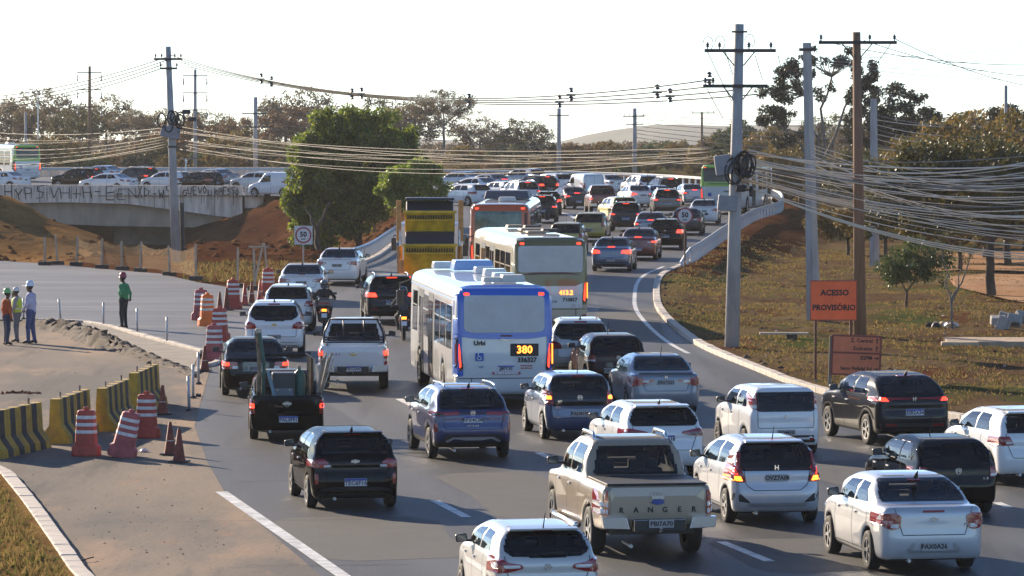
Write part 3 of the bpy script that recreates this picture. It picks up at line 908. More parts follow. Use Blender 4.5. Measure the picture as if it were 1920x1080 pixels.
    if hollow:
        ym = y0 + (y1 - y0) * .5; zs = belt - .42
        for sx in (-.36, .36):
            sb = MB().box((sx, ym + .12, zs + .32), (.46, .13, .62), rx=R(10)).box((sx, ym - .02, min(belt + .24, H - .26)), (.25, .08, .17))
            parts.append(('front_seat', sb.mesh('front_seat', [SEATM], bevel=.03), None, []))
        if y1 - y0 > 2.3:
            sb = MB().box((0, y0 + .80, zs + .26), (1.16, .14, .52), rx=R(12))
            for sx in (-.36, .36): sb.box((sx, y0 + .70, belt + .17), (.24, .08, .14))
            parts.append(('rear_seat', sb.mesh('rear_seat', [SEATM], bevel=.03), None, []))
        parts.append(('dashboard', MB().box((0, y1 - .62, belt - .10), (1.25, .4, .22)).mesh('dashboard', [CABIN], bevel=.04), None, []))
        parts.append(('rear_view_mirror', MB().box((0, y1 - 1.02, H - .20), (.22, .03, .07)).mesh('rear_view_mirror', [BLACK]), None, []))
    def P(name, mb, m, subs=()):
        parts.append((name, mb.mesh(name, m, False), None, list(subs)))
    # windows
    if rg: P('rear_window', panel(MB(), bvh, rg, 'rear', rnd=.06, off=.006, g=.06), [GLASS_T if hollow else GLASS])
    for s in sg:
        for v in ('left', 'right'):
            P('side_window', panel(MB(), bvh, s, v, rnd=.03, off=.006, g=.07), [GLASS_T if hollow else GLASS])
    wy = y1
    P('windscreen', panel(MB(), bvh, ws, 'front', rnd=.05, off=.006), [GLASS_C if hollow else GLASS])
    for s in (1, -1):
        P('headlight', panel(MB(), bvh, [(s * .45 * hw, belt - .42), (s * .88 * hw, belt - .38), (s * .93 * hw, belt - .22), (s * .5 * hw, belt - .30)], 'front', rnd=.03, off=.01), [LENS_W])
    for (poly, mk) in (dark_rear or ()):
        P('rear_trim', panel(MB(), bvh, poly, 'rear', rnd=.03, off=.004), [mk])
    # lamps: each cluster is lens + inner pieces
    for s in (1, -1):
        for (poly, inner) in tails:
            pp = poly if s == 1 else mir(poly)
            me_ = panel(MB(), bvh, pp, 'rear', rnd=.025, off=.022, skirt=.03, g=.05, limit=.75).mesh('tail_light', [TL])
            subs = []
            for (ip, im) in inner:
                ii = ip if s == 1 else mir(ip)
                subs.append(('lamp', panel(MB(), bvh, ii, 'rear', rnd=.02, off=.030, skirt=.02, g=.05, limit=.75).mesh('lamp', [im])))
            parts.append(('tail_light', me_, None, subs))
    for (nm, poly, m_, of) in trim:
        P(nm, panel(MB(), bvh, poly, 'rear', rnd=.02, off=of, g=.07), [m_])
    # joints
    def J(ln, v, wd):
        sm = MB(); strip(sm, bvh, ln, v, wd); P('panel_joint', sm, [SEAM])
    for ln in seams_r: J(ln, 'rear', .013)
    yd = doors if doors is not None else [ra + wb * .18, ra + wb * .56, ra + wb * .90]
    for v in ('left', 'right'):
        for q in yd:
            J([(q, .3), (q + .01, .6), (q - .02, belt - .02)], v, .014)
        if len(yd) > 1: J([(yd[0] + .02, .31), (yd[-1] - .02, .31)], v, .014)
    for v, s in (('left', -1), ('right', 1)):
        for q in (handles if handles is not None else [b - .28 for b in yd[1:]]):
            hb = MB(); panel(hb, bvh, [(q, belt - .16), (q + .17, belt - .165), (q + .17, belt - .135), (q, belt - .13)], v, rnd=.01, off=.028, skirt=.0, g=.05)
            parts.append(('door_handle', hb.mesh('door_handle', [SILVERP]), None, []))
    # mirrors
    my, mz = y1 - mirror[0], belt + mirror[1] * .5
    for s in (-1, 1):
        mb = MB()
        mb.prism(round_poly([(-.10, -.055), (.09, -.07), (.10, .05), (-.08, .075)], .03, 3), 'Y', -.05, 0)
        mb.prism(round_poly([(-.07, -.035), (.06, -.045), (.07, .03), (-.05, .05)], .03, 3), 'Y', 0, .06)
        vv = [(p[0] * s, p[1] * 1.2, p[2] * 1.0) for p in mb.V]
        cxm = hw * .985 + .10
        mb2 = MB().add([(p[0] + s * cxm, p[1] + my, p[2] + mz) for p in vv], mb.F)
        mb2.box((s * (hw * .94), my + .03, mz - .05), (.16, .06, .04), i=0)
        gl_ = MB().box((s * cxm, my - .062, mz), (.15, .012, .10)).mesh('mirror_glass', [GLASS_L])
        parts.append(('side_mirror', mb2.mesh('side_mirror', [BLACK], False), None, [('mirror_glass', gl_)]))
    # number plate
    if plate:
        px_, pz, pw, ph, kind_, txt = plate
        h_, n_, _, _ = bvh.ray_cast(Vector((px_, -9, pz)), Vector((0, 1, 0)))
        py_ = h_.y - .02
        pm = MB().box((px_, py_, pz), (pw, .012, ph), bevel=0) if False else MB().box((px_, py_, pz), (pw, .012, ph))
        subs = []
        if kind_ == 'new':
            subs.append(('plate_band', MB().box((px_, py_ - .008, pz + ph * .36), (pw * .98, .006, ph * .24)).mesh('plate_band', [PLATE_B])))
        tm = text_mesh(txt, ph * .80, 'plate_text', INK, bold=.002)
        tm.transform(Matrix.Translation((px_, py_ - .010, pz - (ph * .1 if kind_ == 'new' else 0))) @ Matrix.Rotation(math.pi / 2, 4, 'X'))
        subs.append(('plate_text', tm))
        parts.append(('number_plate', pm.mesh('number_plate', [PLATE if kind_ == 'new' else PLATE_G]), None, subs))
    if ant == 'fin':
        parts.append(('antenna', MB().tube([(0, y0 + .62, H - .04), (0, y0 + .55, H + .03), (0, y0 + .50, H + .065)], [.04, .02, .008], 6).mesh('antenna', [BLACK]), None, []))
    elif ant == 'rod':
        parts.append(('antenna', MB().tube([(0, y0 + .42, H - .03), (0, y0 + .25, H + .22)], [.012, .005], 6).mesh('antenna', [BLACK]), None, []))
    elif ant == 'front':
        parts.append(('antenna', MB().tube([(0, y1 - 1.0, H - .03), (0, y1 - 1.25, H + .3)], [.012, .005], 6).mesh('antenna', [BLACK]), None, []))
    if rails:
        for s in (-1, 1):
            parts.append(('roof_rail', MB().tube([(s * gt * .93, y0 + .35, H - .06), (s * gt * .93, y0 + .5, H + .025), (s * gt * .93, y0 + 1.0, H + .045), (s * gt * .93, y1 - 1.3, H + .02), (s * gt * .93, y1 - 1.15, H - .08)], .022, 6).mesh('roof_rail', [CHROME], True), None, []))
    # exhaust and underside
    parts.append(('exhaust', MB().tube([(-.45 * hw, .05, .22), (-.45 * hw, .7, .24)], .03, 8).mesh('exhaust', [STEEL]), None, []))
    zb_ = min(p[1] for p in low)
    ub = MB().box((0, L / 2, zb_ + .07), (W - .5, L - .9, .12))
    parts.append(('underbody', ub.mesh('underbody', [BLACK]), None, []))
    if extra: extra(parts, bvh, dict(hw=hw, L=L, H=H, belt=belt))
    tm_, rm_ = wheels(wr, tw, sp)
    PROTO[key] = dict(parts=parts, wheels=[(s, a, wr, hw) for a in ay for s in (-1, 1)], wm=(tm_, rm_), ra=ra, wb=wb, name=name, tw=tw)
    return bvh

def place(key, P, psi, pm, label, cat, group=None, name=None, lit=None, z=None, slope=True, sc=1.06):
    """set one vehicle down with its rear axle over P"""
    pr = PROTO[key]
    dirv = Vector((-math.sin(psi), math.cos(psi), 0))
    if slope:
        zf = road_z(P.x + dirv.x * pr['wb'], P.y + dirv.y * pr['wb']); zr = road_z(P.x, P.y)
    else:
        zf = zr = P.z
    pit = math.atan2(zf - zr, pr['wb'])
    e = empty(name or pr['name'], label=label, cat=cat, group=group)
    e.rotation_euler = (pit, 0, psi)
    e.scale = (sc, sc, sc)
    e.location = Vector((P.x, P.y, zr)) - dirv * pr['ra'] * sc * math.cos(pit) - Vector((0, 0, math.sin(pit) * pr['ra']))
    for nm, me, mk, subs in pr['parts']:
        o = ob(nm, me, e)
        if mk == 'PAINT':
            o.material_slots[0].link = 'OBJECT'; o.material_slots[0].material = pm
        if nm == 'tail_light' and lit == 'brake':
            o.material_slots[0].link = 'OBJECT'; o.material_slots[0].material = TL_ON
        for sn, sm_ in subs:
            so = ob(sn, sm_, o)
    for s, a, r, hw in pr['wheels']:
        wo = ob('wheel', None, e) if False else bpy.data.objects.new('wheel', None)
        link(wo, e); wo.location = (s * (hw - pr['tw'] / 2 - .015), a, r)
        wo.rotation_euler = (0, 0, 0 if s < 0 else math.pi)
        wo.empty_display_size = .1
        ob('tyre', pr['wm'][0], wo); ob('rim', pr['wm'][1], wo)
    return e
# ------------------------------------------------------------------ the kinds of car
def badge_oval(x, z, w, h, m, nm='badge'):
    def f(parts, bvh, q):
        hh, _, _, _ = bvh.ray_cast(Vector((x, -9, z)), Vector((0, 1, 0)))
        b = MB(); N = 14
        b.prism([(x + w / 2 * math.cos(2 * math.pi * k / N), z + h / 2 * math.sin(2 * math.pi * k / N)) for k in range(N)], 'Y', hh.y - .02, hh.y + .02)
        parts.append((nm, b.mesh(nm, [m]), None, []))
    return f
def bowtie(z, w=.17, m=None, x=0):
    def f(parts, bvh, q):
        hh, _, _, _ = bvh.ray_cast(Vector((x, -9, z)), Vector((0, 1, 0)))
        a = w / 2
        o = [(-a, -.022), (-.36 * a, -.022), (-.30 * a, -.036), (.30 * a, -.036), (.36 * a, -.022), (a * .85, -.022), (a, .022), (.36 * a, .022), (.30 * a, .036), (-.30 * a, .036), (-.36 * a, .022), (-a * .85, .022)]
        parts.append(('badge', MB().prism([(x + u, z + v) for u, v in o], 'Y', hh.y - .018, hh.y + .02).mesh('badge', [m or BRASS]), None, []))
    return f
def ring_badge(z, r=.06, txt='W', m=None):
    def f(parts, bvh, q):
        hh, _, _, _ = bvh.ray_cast(Vector((0, -9, z)), Vector((0, 1, 0)))
        b = MB().lathe([(r * .82, 0), (r, 0), (r, .02), (r * .82, .02)], c=(0, hh.y - .022, z), axis='Y', n=18, closed=True)
        subs = []
        t = text_mesh(txt, r * 1.7, 'badge_letter', m or CHROME, bold=.004)
        t.transform(Matrix.Translation((0, hh.y - .018, z)) @ Matrix.Rotation(math.pi / 2, 4, 'X'))
        parts.append(('badge', b.mesh('badge', [m or CHROME]), None, [('badge_letter', t)]))
    return f
def letters(txt, x, z, size, m, space=None):
    def f(parts, bvh, q):
        n = len(txt)
        for k, c in enumerate(txt):
            xx = x + (k - (n - 1) / 2) * (space or size * .7)
            if c == ' ': continue
            hh, _, _, _ = bvh.ray_cast(Vector((xx, -9, z)), Vector((0, 1, 0)))
            t = text_mesh(c, size, 'letter', m, bold=.003)
            t.transform(Matrix.Translation((xx, hh.y - .022, z)) @ Matrix.Rotation(math.pi / 2, 4, 'X'))
            parts.append(('letter', t, None, []))
    return f
def many(*fs):
    def f(parts, bvh, q):
        for g in fs: g(parts, bvh, q)
    return f
def roof_spoiler(y, z, hw, dep=.16):
    def f(parts, bvh, q):
        b = MB(); b.prism([(y, z), (y - dep, z - .015), (y - dep, z - .04), (y, z - .06)], 'X', -hw, hw)
        parts.append(('roof_spoiler', b.mesh('roof_spoiler', [None], bevel=.008), 'PAINT', []))
    return f
def wiper(z, y, w=.4):
    def f(parts, bvh, q):
        hh, _, _, _ = bvh.ray_cast(Vector((0, -9, z)), Vector((0, 1, 0)))
        parts.append(('wiper', MB().tube([(0, hh.y - .03, z), (-.12, hh.y - .02, z + .03), (w - .12, hh.y - .01, z + .045)], .011, 5).mesh('wiper', [BLACK]), None, []))
    return f
def brake3(z, w=.28, m=None):
    def f(parts, bvh, q):
        panel_ = panel(MB(), bvh, [(-w / 2, z - .014), (w / 2, z - .014), (w / 2, z + .014), (-w / 2, z + .014)], 'rear', rnd=.006, off=.02, g=.06)
        parts.append(('brake_light', panel_.mesh('brake_light', [m or TL]), None, []))
    return f
def reflectors(x, z, w, h, m=None):
    def f(parts, bvh, q):
        for s in (-1, 1):
            parts.append(('reflector', panel(MB(), bvh, [(s * x, z), (s * (x + w), z), (s * (x + w), z + h), (s * x, z + h)], 'rear', rnd=.008, off=.014, g=.05, limit=.7).mesh('reflector', [m or TL]), None, []))
    return f

HATCH_LOW = lambda L, b, f=.0: [(.14, .22), (.03, .36), (0, .52), (.03, .66), (.07, .74), (.09, b - .04), (.2, b), (L - 1.2, b + .01), (L - .85, b - .02), (L - .28, b - .16), (L - .06, b - .3), (L, .5), (L - .05, .26), (L - .25, .18), (.4, .18)]
def sg_hatch(y0, y1, b, H, q=.0):
    """front door, rear door and quarter glass"""
    B = (y0 + y1) / 2 - .02
    t = H - .13
    return [[(B + .04, b + .035), (y1 - .42, b + .035), (y1 - .95, t - .02), (B + .04, t + .01)],
            [(y0 + .62, b + .05), (B - .04, b + .035), (B - .04, t + .01), (y0 + .80, t)]]

hatch_seams = lambda b, w=.66, z0=.56: [[(-w, b + .02), (-w * 1.0, b - .16), (-w * .82, z0), (w * .82, z0), (w * 1.0, b - .16), (w, b + .02)]]
# black hatchback, near left
car('hatch_dark', 4.16, 1.73, 1.47, 2.55, .80, .31, HATCH_LOW(4.16, 1.0), [(.06, .85), (.12, 1.0), (.26, 1.17), (.42, 1.35), (.50, 1.415), (.80, 1.445), (1.7, 1.47), (2.2, 1.44), (2.5, 1.35), (3.2, .98), (3.2, .85)], 1.0,
    rg=(1.06, 1.36, .60, .52), sg=sg_hatch(.2, 3.2, 1.0, 1.47),
    tails=[([(.56, .80), (.86, .80), (.88, .93), (.60, .97), (.50, .90)], [([(.46, .82), (.60, .815), (.60, .86), (.47, .86)], LENS_W)])],
    plate=(0, .53, .42, .14, 'new', 'TEC6F16'), seams_r=hatch_seams(1.0), dark_rear=[([(-.72, .24), (.72, .24), (.70, .40), (.4, .44), (-.4, .44), (-.70, .40)], BLACK)],
    extra=many(bowtie(.92, .17, CHROME), wiper(1.06, 0), brake3(1.40, .3), reflectors(.70, .50, .06, .19, TL), roof_spoiler(.56, 1.455, .56)), name='hatchback_car')
# silver hatchback at the lower edge
car('hatch_silver', 4.05, 1.72, 1.47, 2.53, .76, .31, HATCH_LOW(4.05, 1.02), [(.05, .85), (.10, 1.02), (.28, 1.2), (.44, 1.37), (.54, 1.43), (.9, 1.455), (1.7, 1.47), (2.2, 1.43), (2.5, 1.34), (3.15, .98), (3.15, .85)], 1.02,
    rg=[(-.52, 1.05), (0, 1.02), (.52, 1.05), (.63, 1.13), (.53, 1.37), (-.53, 1.37), (-.63, 1.13)], sg=sg_hatch(.2, 3.15, 1.02, 1.47),
    tails=[([(.38, .86), (.62, .80), (.86, .78), (.89, .98), (.80, 1.04), (.60, .95), (.40, .92)], [([(.42, .87), (.66, .86), (.70, .91), (.44, .91)], LENS_W), ([(.70, .90), (.84, .92), (.84, .98), (.76, .98)], TL)])],
    plate=(0, .62, .40, .13, 'old', 'JHL2047'), seams_r=hatch_seams(1.02), extra=many(ring_badge(.88, .055, 'H'), wiper(1.05, 0), brake3(1.405, .3), roof_spoiler(.58, 1.455, .54, .2)), ant='rod', name='hatchback_car')
# white hatchback behind the beige pick-up
car('hatch_white', 4.14, 1.75, 1.49, 2.55, .80, .31, HATCH_LOW(4.14, 1.02), [(.06, .85), (.12, 1.02), (.24, 1.18), (.36, 1.34), (.46, 1.42), (.9, 1.47), (1.7, 1.49), (2.2, 1.46), (2.5, 1.36), (3.2, 1.0), (3.2, .85)], 1.02,
    rg=[(-.60, 1.06), (.60, 1.06), (.67, 1.14), (.55, 1.38), (-.55, 1.38), (-.67, 1.14)], sg=sg_hatch(.2, 3.2, 1.02, 1.49),
    tails=[([(.34, .90), (.50, .86), (.86, .84), (.89, .99), (.70, 1.0), (.36, .94)], [([(.50, .89), (.82, .88), (.82, .93), (.54, .93)], mat('smoked_lens', (.09, .02, .02), .2, 0, .8))])],
    plate=(0, .80, .40, .13, 'new', 'SGB3A18'), seams_r=hatch_seams(1.02), extra=many(wiper(1.06, 0), brake3(1.42, .3), roof_spoiler(.52, 1.475, .56, .22)), name='hatchback_car')
# blue small city car
car('mini_blue', 3.64, 1.65, 1.50, 2.42, .58, .29, [(.12, .22), (.02, .36), (0, .5), (.03, .66), (.06, .9), (.14, 1.0), (2.7, 1.0), (2.95, .96), (3.4, .82), (3.6, .66), (3.64, .5), (3.58, .25), (3.4, .18), (.4, .18)],
    [(.04, .8), (.06, 1.0), (.16, 1.25), (.25, 1.42), (.36, 1.475), (1.0, 1.5), (1.7, 1.49), (2.1, 1.43), (2.85, 1.0), (2.85, .8)], 1.0, gtaper=.70,
    rg=[(-.62, .80), (.62, .80), (.64, 1.05), (.56, 1.40), (-.56, 1.40), (-.64, 1.05)], sg=[[(1.32, 1.035), (2.45, 1.035), (1.92, 1.36), (1.32, 1.38)], [(.45, 1.06), (1.24, 1.04), (1.24, 1.38), (.60, 1.36)]],
    tails=[([(.60, .80), (.76, .80), (.79, 1.0), (.73, 1.13), (.62, 1.10)], [([(.64, .92), (.74, .92), (.74, 1.0), (.64, 1.0)], AMBER_ON)])],
    plate=(0, .60, .40, .13, 'old', 'PAD8159'), seams_r=[[(-.66, .78), (-.62, .5), (.62, .5), (.66, .78)]], extra=many(ring_badge(.96, .062, 'W'), letters('UP', -.46, .88, .06, CHROME, .05), brake3(1.43, .3)), ant='rod', name='small_car', sp=6)
# silver compact minivan-like hatch
car('tall_hatch', 4.0, 1.70, 1.53, 2.53, .70, .31, HATCH_LOW(4.0, 1.0), [(.06, .85), (.10, 1.0), (.20, 1.2), (.33, 1.42), (.44, 1.49), (.9, 1.52), (1.6, 1.53), (2.1, 1.47), (2.5, 1.34), (3.35, .98), (3.35, .85)], 1.0,
    rg=[(-.62, .98), (.62, .98), (.67, 1.1), (.54, 1.42), (-.54, 1.42), (-.67, 1.1)], sg=[[(1.52, 1.04), (2.75, 1.02), (2.1, 1.38), (1.52, 1.42)], [(.62, 1.08), (1.44, 1.04), (1.44, 1.42), (.74, 1.40)], [(2.82, 1.02), (3.0, 1.01), (2.55, 1.24)]],
    tails=[([(.56, .76), (.84, .78), (.87, .98), (.78, 1.06), (.70, 1.30), (.63, 1.30), (.66, 1.02), (.60, .90)], [([(.62, .79), (.82, .80), (.82, .88), (.66, .88)], AMBER_ON), ([(.70, .90), (.85, .92), (.84, 1.0), (.74, 1.02)], TL_ON)])],
    plate=(0, .84, .40, .13, 'old', 'OVZ7A08'), seams_r=[[(-.60, .98), (-.56, .72), (-.42, .62), (.42, .62), (.56, .72), (.60, .98)]],
    trim=[('bumper_grille', [(.48, .40), (.80, .44), (.78, .58), (.66, .56)], BLACK, .004), ('bumper_grille', [(-.48, .40), (-.80, .44), (-.78, .58), (-.66, .56)], BLACK, .004), ('bumper_skirt', [(-.5, .33), (.5, .33), (.56, .40), (-.56, .40)], SILVERP, .01)],
    extra=many(letters('H', 0, 1.02, .12, CHROME), brake3(1.47, .26, TL_ON), reflectors(.66, .60, .0, .0) if False else roof_spoiler(.48, 1.50, .52, .2)), ant='rod', name='hatchback_car')
# boxy white small hatch
car('boxy_white', 3.77, 1.64, 1.50, 2.38, .68, .29, [(.12, .22), (.02, .36), (0, .55), (.04, .78), (.07, .98), (.2, 1.02), (2.75, 1.02), (3.0, .98), (3.5, .86), (3.72, .7), (3.77, .5), (3.7, .25), (3.5, .18), (.4, .18)],
    [(.04, .8), (.06, 1.0), (.12, 1.22), (.18, 1.42), (.3, 1.48), (1.0, 1.5), (1.8, 1.48), (2.1, 1.42), (2.9, 1.0), (2.9, .8)], 1.02, gtaper=.74, k2=.06,
    rg=[(-.60, .985), (.60, .985), (.60, 1.36), (-.60, 1.36)], sg=[[(1.45, 1.05), (2.55, 1.04), (2.05, 1.36), (1.45, 1.38)], [(.62, 1.06), (1.37, 1.05), (1.37, 1.38), (.66, 1.38)]],
    tails=[([(.62, 1.02), (.72, 1.02), (.72, 1.40), (.63, 1.40)], [([(.63, 1.03), (.71, 1.03), (.71, 1.12), (.63, 1.12)], LENS_W)])],
    plate=(0, .52, .4, .13, 'old', 'JIQ4410'), seams_r=[[(-.62, .96), (-.62, .62), (.62, .62), (.62, .96)]], dark_rear=[([(-.3, .30), (.78, .30), (.74, .46), (-.3, .46)], BLACK)],
    extra=many(badge_oval(0, .86, .06, .09, CHROME), reflectors(.52, .36, .1, .04)), ant=None, name='hatchback_car', sp=7)
# old black hatchback
car('old_black', 3.9, 1.65, 1.43, 2.47, .74, .29, HATCH_LOW(3.9, .96), [(.06, .8), (.10, .96), (.30, 1.16), (.46, 1.33), (.58, 1.39), (.9, 1.42), (1.7, 1.43), (2.1, 1.38), (2.9, .97), (2.9, .8)], .96, gtaper=.70,
    rg=[(-.64, .95), (.64, .95), (.55, 1.34), (-.55, 1.34)], sg=[[(1.35, 1.0), (2.55, .99), (2.02, 1.29), (1.35, 1.32)], [(.62, 1.02), (1.27, 1.0), (1.27, 1.32), (.80, 1.30)]],
    tails=[([(.60, .72), (.80, .74), (.80, .90), (.62, .92)], [([(.62, .74), (.78, .75), (.78, .79), (.62, .79)], LENS_W)])],
    plate=(-.2, .50, .4, .13, 'old', 'JGH3927'), seams_r=[[(-.62, .92), (-.60, .60), (.60, .60), (.62, .92)]], extra=many(ring_badge(.84, .06, 'W'), letters('1.0', .52, .70, .06, CHROME, .035)), ant='front', name='hatchback_car', sp=7)
# generic white hatch for far lanes and the right edge
car('hatch_far', 4.0, 1.72, 1.50, 2.52, .76, .31, HATCH_LOW(4.0, 1.02), [(.05, .85), (.10, 1.02), (.22, 1.2), (.36, 1.40), (.46, 1.46), (.9, 1.49), (1.7, 1.50), (2.2, 1.45), (2.5, 1.35), (3.15, .98), (3.15, .85)], 1.02,
    rg=(1.06, 1.40, .60, .52), sg=sg_hatch(.2, 3.15, 1.02, 1.50), tails=[([(.52, .82), (.84, .80), (.87, .97), (.60, .99)], [([(.54, .84), (.68, .835), (.68, .88), (.55, .88)], LENS_W)])],
    plate=(0, .66, .4, .13, 'new', 'QRT5J07'), seams_r=hatch_seams(1.02), extra=many(badge_oval(0, .93, .09, .07, CHROME), wiper(1.06, 0), brake3(1.44, .26), roof_spoiler(.5, 1.475, .54)), vox=.04, name='hatchback_car')

SUV_LOW = lambda L, b: [(.16, .30), (.04, .42), (0, .58), (.02, .72), (.06, .80), (.08, b - .05), (.2, b), (L - 1.15, b + .01), (L - .8, b - .02), (L - .25, b - .14), (L - .05, b - .28), (L, .6), (L - .06, .34), (L - .25, .25), (.45, .25)]
# dark blue coupe-like crossover
car('suv_blue', 4.27, 1.76, 1.56, 2.57, .82, .335, SUV_LOW(4.27, 1.06), [(.06, .9), (.10, 1.06), (.34, 1.24), (.60, 1.42), (.74, 1.49), (1.1, 1.53), (1.8, 1.56), (2.3, 1.51), (2.6, 1.42), (3.3, 1.04), (3.3, .9)], 1.06,
    rg=[(-.64, 1.10), (.64, 1.10), (.66, 1.17), (.56, 1.46), (-.56, 1.46), (-.66, 1.17)], sg=sg_hatch(.3, 3.3, 1.06, 1.56),
    tails=[([(.28, .97), (.86, .94), (.88, 1.03), (.30, 1.04)], [([(.60, .965), (.84, .955), (.84, 1.0), (.62, 1.0)], mat('dark_lens', (.035, .006, .006), .15, 0, 1.0))])],
    plate=(0, .88, .42, .14, 'new', 'RFX4C08'), seams_r=[[(-.66, .96), (-.60, .66), (.60, .66), (.66, .96)]], clad=True, rails=True,
    dark_rear=[([(-.28, .985), (.28, .985), (.28, 1.025), (-.28, 1.025)], BLACK), ([(-.80, .30), (.80, .30), (.78, .44), (.55, .56), (-.55, .56), (-.78, .44)], BLACK)],
    trim=[('skid_plate', [(-.60, .42), (-.44, .50), (.44, .50), (.60, .42), (.56, .39), (.40, .465), (.18, .435), (-.18, .435), (-.40, .465), (-.56, .39)], SILVERP, .02)],
    extra=many(ring_badge(1.01, .055, 'W'), wiper(1.12, 0, .5), reflectors(.76, .62, .055, .17, TL), letters('NIVUS', 0, .74, .045, CHROME, .05), brake3(1.49, .3)), name='suv_car')
# charcoal coupe-like SUV at the right kerb
car('suv_dark', 4.33, 1.79, 1.59, 2.61, .84, .345, SUV_LOW(4.33, 1.08), [(.05, .9), (.10, 1.08), (.36, 1.26), (.66, 1.45), (.80, 1.52), (1.2, 1.57), (1.8, 1.59), (2.3, 1.54), (2.65, 1.44), (3.35, 1.06), (3.35, .9)], 1.08,
    rg=[(-.58, 1.14), (.58, 1.14), (.68, 1.2), (.57, 1.47), (-.57, 1.47), (-.68, 1.2)], sg=sg_hatch(.35, 3.35, 1.08, 1.59),
    tails=[([(.0, 1.045), (.50, 1.03), (.62, .99), (.87, 1.0), (.89, 1.09), (.66, 1.10), (.5, 1.075), (.0, 1.065)], [([(.60, 1.0), (.85, 1.01), (.85, 1.07), (.66, 1.08)], TL_ON)])],
    plate=(0, .76, .42, .14, 'new', 'SSB2A34'), clad=True, seams_r=[[(-.60, .96), (-.44, .66), (.44, .66), (.60, .96)]],
    dark_rear=[([(-.82, .30), (.82, .30), (.80, .52), (-.80, .52)], BLACK)], extra=many(letters('H', 0, 1.05, .12, CHROME), reflectors(.42, .46, .26, .035), wiper(1.16, 0, .35), brake3(1.52, .3)), name='suv_car')
# upright SUV
SUVB = dict(rg=[(-.62, 1.10), (.62, 1.10), (.66, 1.2), (.57, 1.53), (-.57, 1.53), (-.66, 1.2)], sg=sg_hatch(.2, 3.3, 1.08, 1.65),
    plate=(0, .74, .42, .14, 'new', 'PBR8E32'), seams_r=[[(-.66, 1.06), (-.64, .62), (.64, .62), (.66, 1.06)]], name='suv_car')
GR_B = [(.04, .9), (.07, 1.08), (.16, 1.30), (.30, 1.52), (.42, 1.60), (.9, 1.64), (1.8, 1.65), (2.3, 1.59), (2.55, 1.5), (3.3, 1.06), (3.3, .9)]
car('suv_up', 4.35, 1.80, 1.65, 2.62, .82, .345, SUV_LOW(4.35, 1.08), GR_B, 1.08, clad=True, rails=True, vox=.038,
    tails=[([(.50, .92), (.86, .92), (.88, 1.06), (.56, 1.06)], [([(.60, .94), (.84, .94), (.84, 1.0), (.62, 1.0)], TL_ON)])], dark_rear=[([(-.80, .30), (.80, .30), (.78, .50), (-.78, .50)], BLACK)], extra=many(wiper(1.12, 0, .4), brake3(1.56, .34, TL_ON), reflectors(.5, .5, .14, .04), roof_spoiler(.42, 1.625, .56, .2)), **SUVB)
WRG = dict(SUVB); WRG['rg'] = [(-.50, 1.12), (0, 1.08), (.50, 1.12), (.67, 1.24), (.58, 1.50), (-.58, 1.50), (-.67, 1.24)]; WRG['plate'] = (0, .62, .40, .13, 'old', 'JKO6612')
car('suv_white', 4.25, 1.79, 1.64, 2.55, .80, .34, SUV_LOW(4.25, 1.08), GR_B, 1.08, vox=.036,
    tails=[([(.52, .86), (.86, .84), (.88, 1.04), (.74, 1.06), (.56, 1.0)], [([(.60, .88), (.84, .88), (.84, .94), (.62, .94)], TL)])], dark_rear=[([(-.84, .30), (.84, .30), (.82, .46), (-.82, .46)], BLACK)], extra=many(bowtie(.97), brake3(1.56, .34), wiper(1.12, 0, .4)), **WRG)
# station-wagon like hatch for the taxis
car('wagon', 4.2, 1.70, 1.52, 2.5, .85, .30, HATCH_LOW(4.2, .98), [(.05, .85), (.08, .98), (.16, 1.2), (.28, 1.42), (.38, 1.48), (1.2, 1.52), (1.9, 1.51), (2.3, 1.45), (3.15, .97), (3.15, .85)], .98, vox=.042, gtaper=.73,
    rg=(1.02, 1.42, .64, .58), sg=sg_hatch(.1, 3.15, .98, 1.52), tails=[([(.62, .80), (.80, .80), (.80, 1.02), (.66, 1.02)], [([(.64, .82), (.78, .82), (.78, .87), (.64, .87)], TL)])],
    plate=(0, .64, .4, .13, 'old', 'JFV5520'), seams_r=[[(-.64, .96), (-.62, .58), (.62, .58), (.64, .96)]], dark_rear=[([(-.82, .26), (.82, .26), (.80, .42), (-.80, .42)], BLACK)], ant='rod', name='taxi_car')

SED_LOW = lambda L, b, d: [(.12, .22), (.03, .36), (0, .54), (.03, .70), (.05, d - .06), (.10, d), (.34, d + .015), (.9, d - .01), (1.2, b), (L - 1.25, b), (L - .9, b - .02), (L - .3, b - .17), (L - .06, b - .3), (L, .5), (L - .05, .25), (L - .25, .18), (.4, .18)]
SED_G = lambda L, b, d, H: [(.52, .75), (.54, d - .02), (.86, d + .12), (1.22, H - .10), (1.42, H - .03), (1.75, H), (2.2, H - .005), (2.6, H - .06), (2.85, H - .14), (L - .95, b - .02), (L - .95, .75)]
def sg_sed(L, b, H): 
    t = H - .13
    return [[(1.96, b + .035), (L - 1.38, b + .03), (2.56, t - .03), (1.96, t)], [(1.12, b + .06), (1.88, b + .035), (1.88, t), (1.42, t - .01)]]
def sed(key, L, W, H, wb, ra, b, d, tails, plate, **k):
    kw = dict(rg=[(-.62, d + .05), (.62, d + .05), (.64, d + .09), (.54, H - .08), (-.54, H - .08), (-.64, d + .09)], sg=sg_sed(L, b, H), tails=tails, plate=plate,
              seams_r=[[(-.62, d - .02), (-.56, d - .22), (-.5, .62), (.5, .62), (.56, d - .22), (.62, d - .02)]], name='sedan_car', doors=[1.02, 1.92, L - 1.28])
    kw.update(k)
    car(key, L, W, H, wb, ra, .31, SED_LOW(L, b, d), SED_G(L, b, d, H), b, gtaper=.65, **kw)
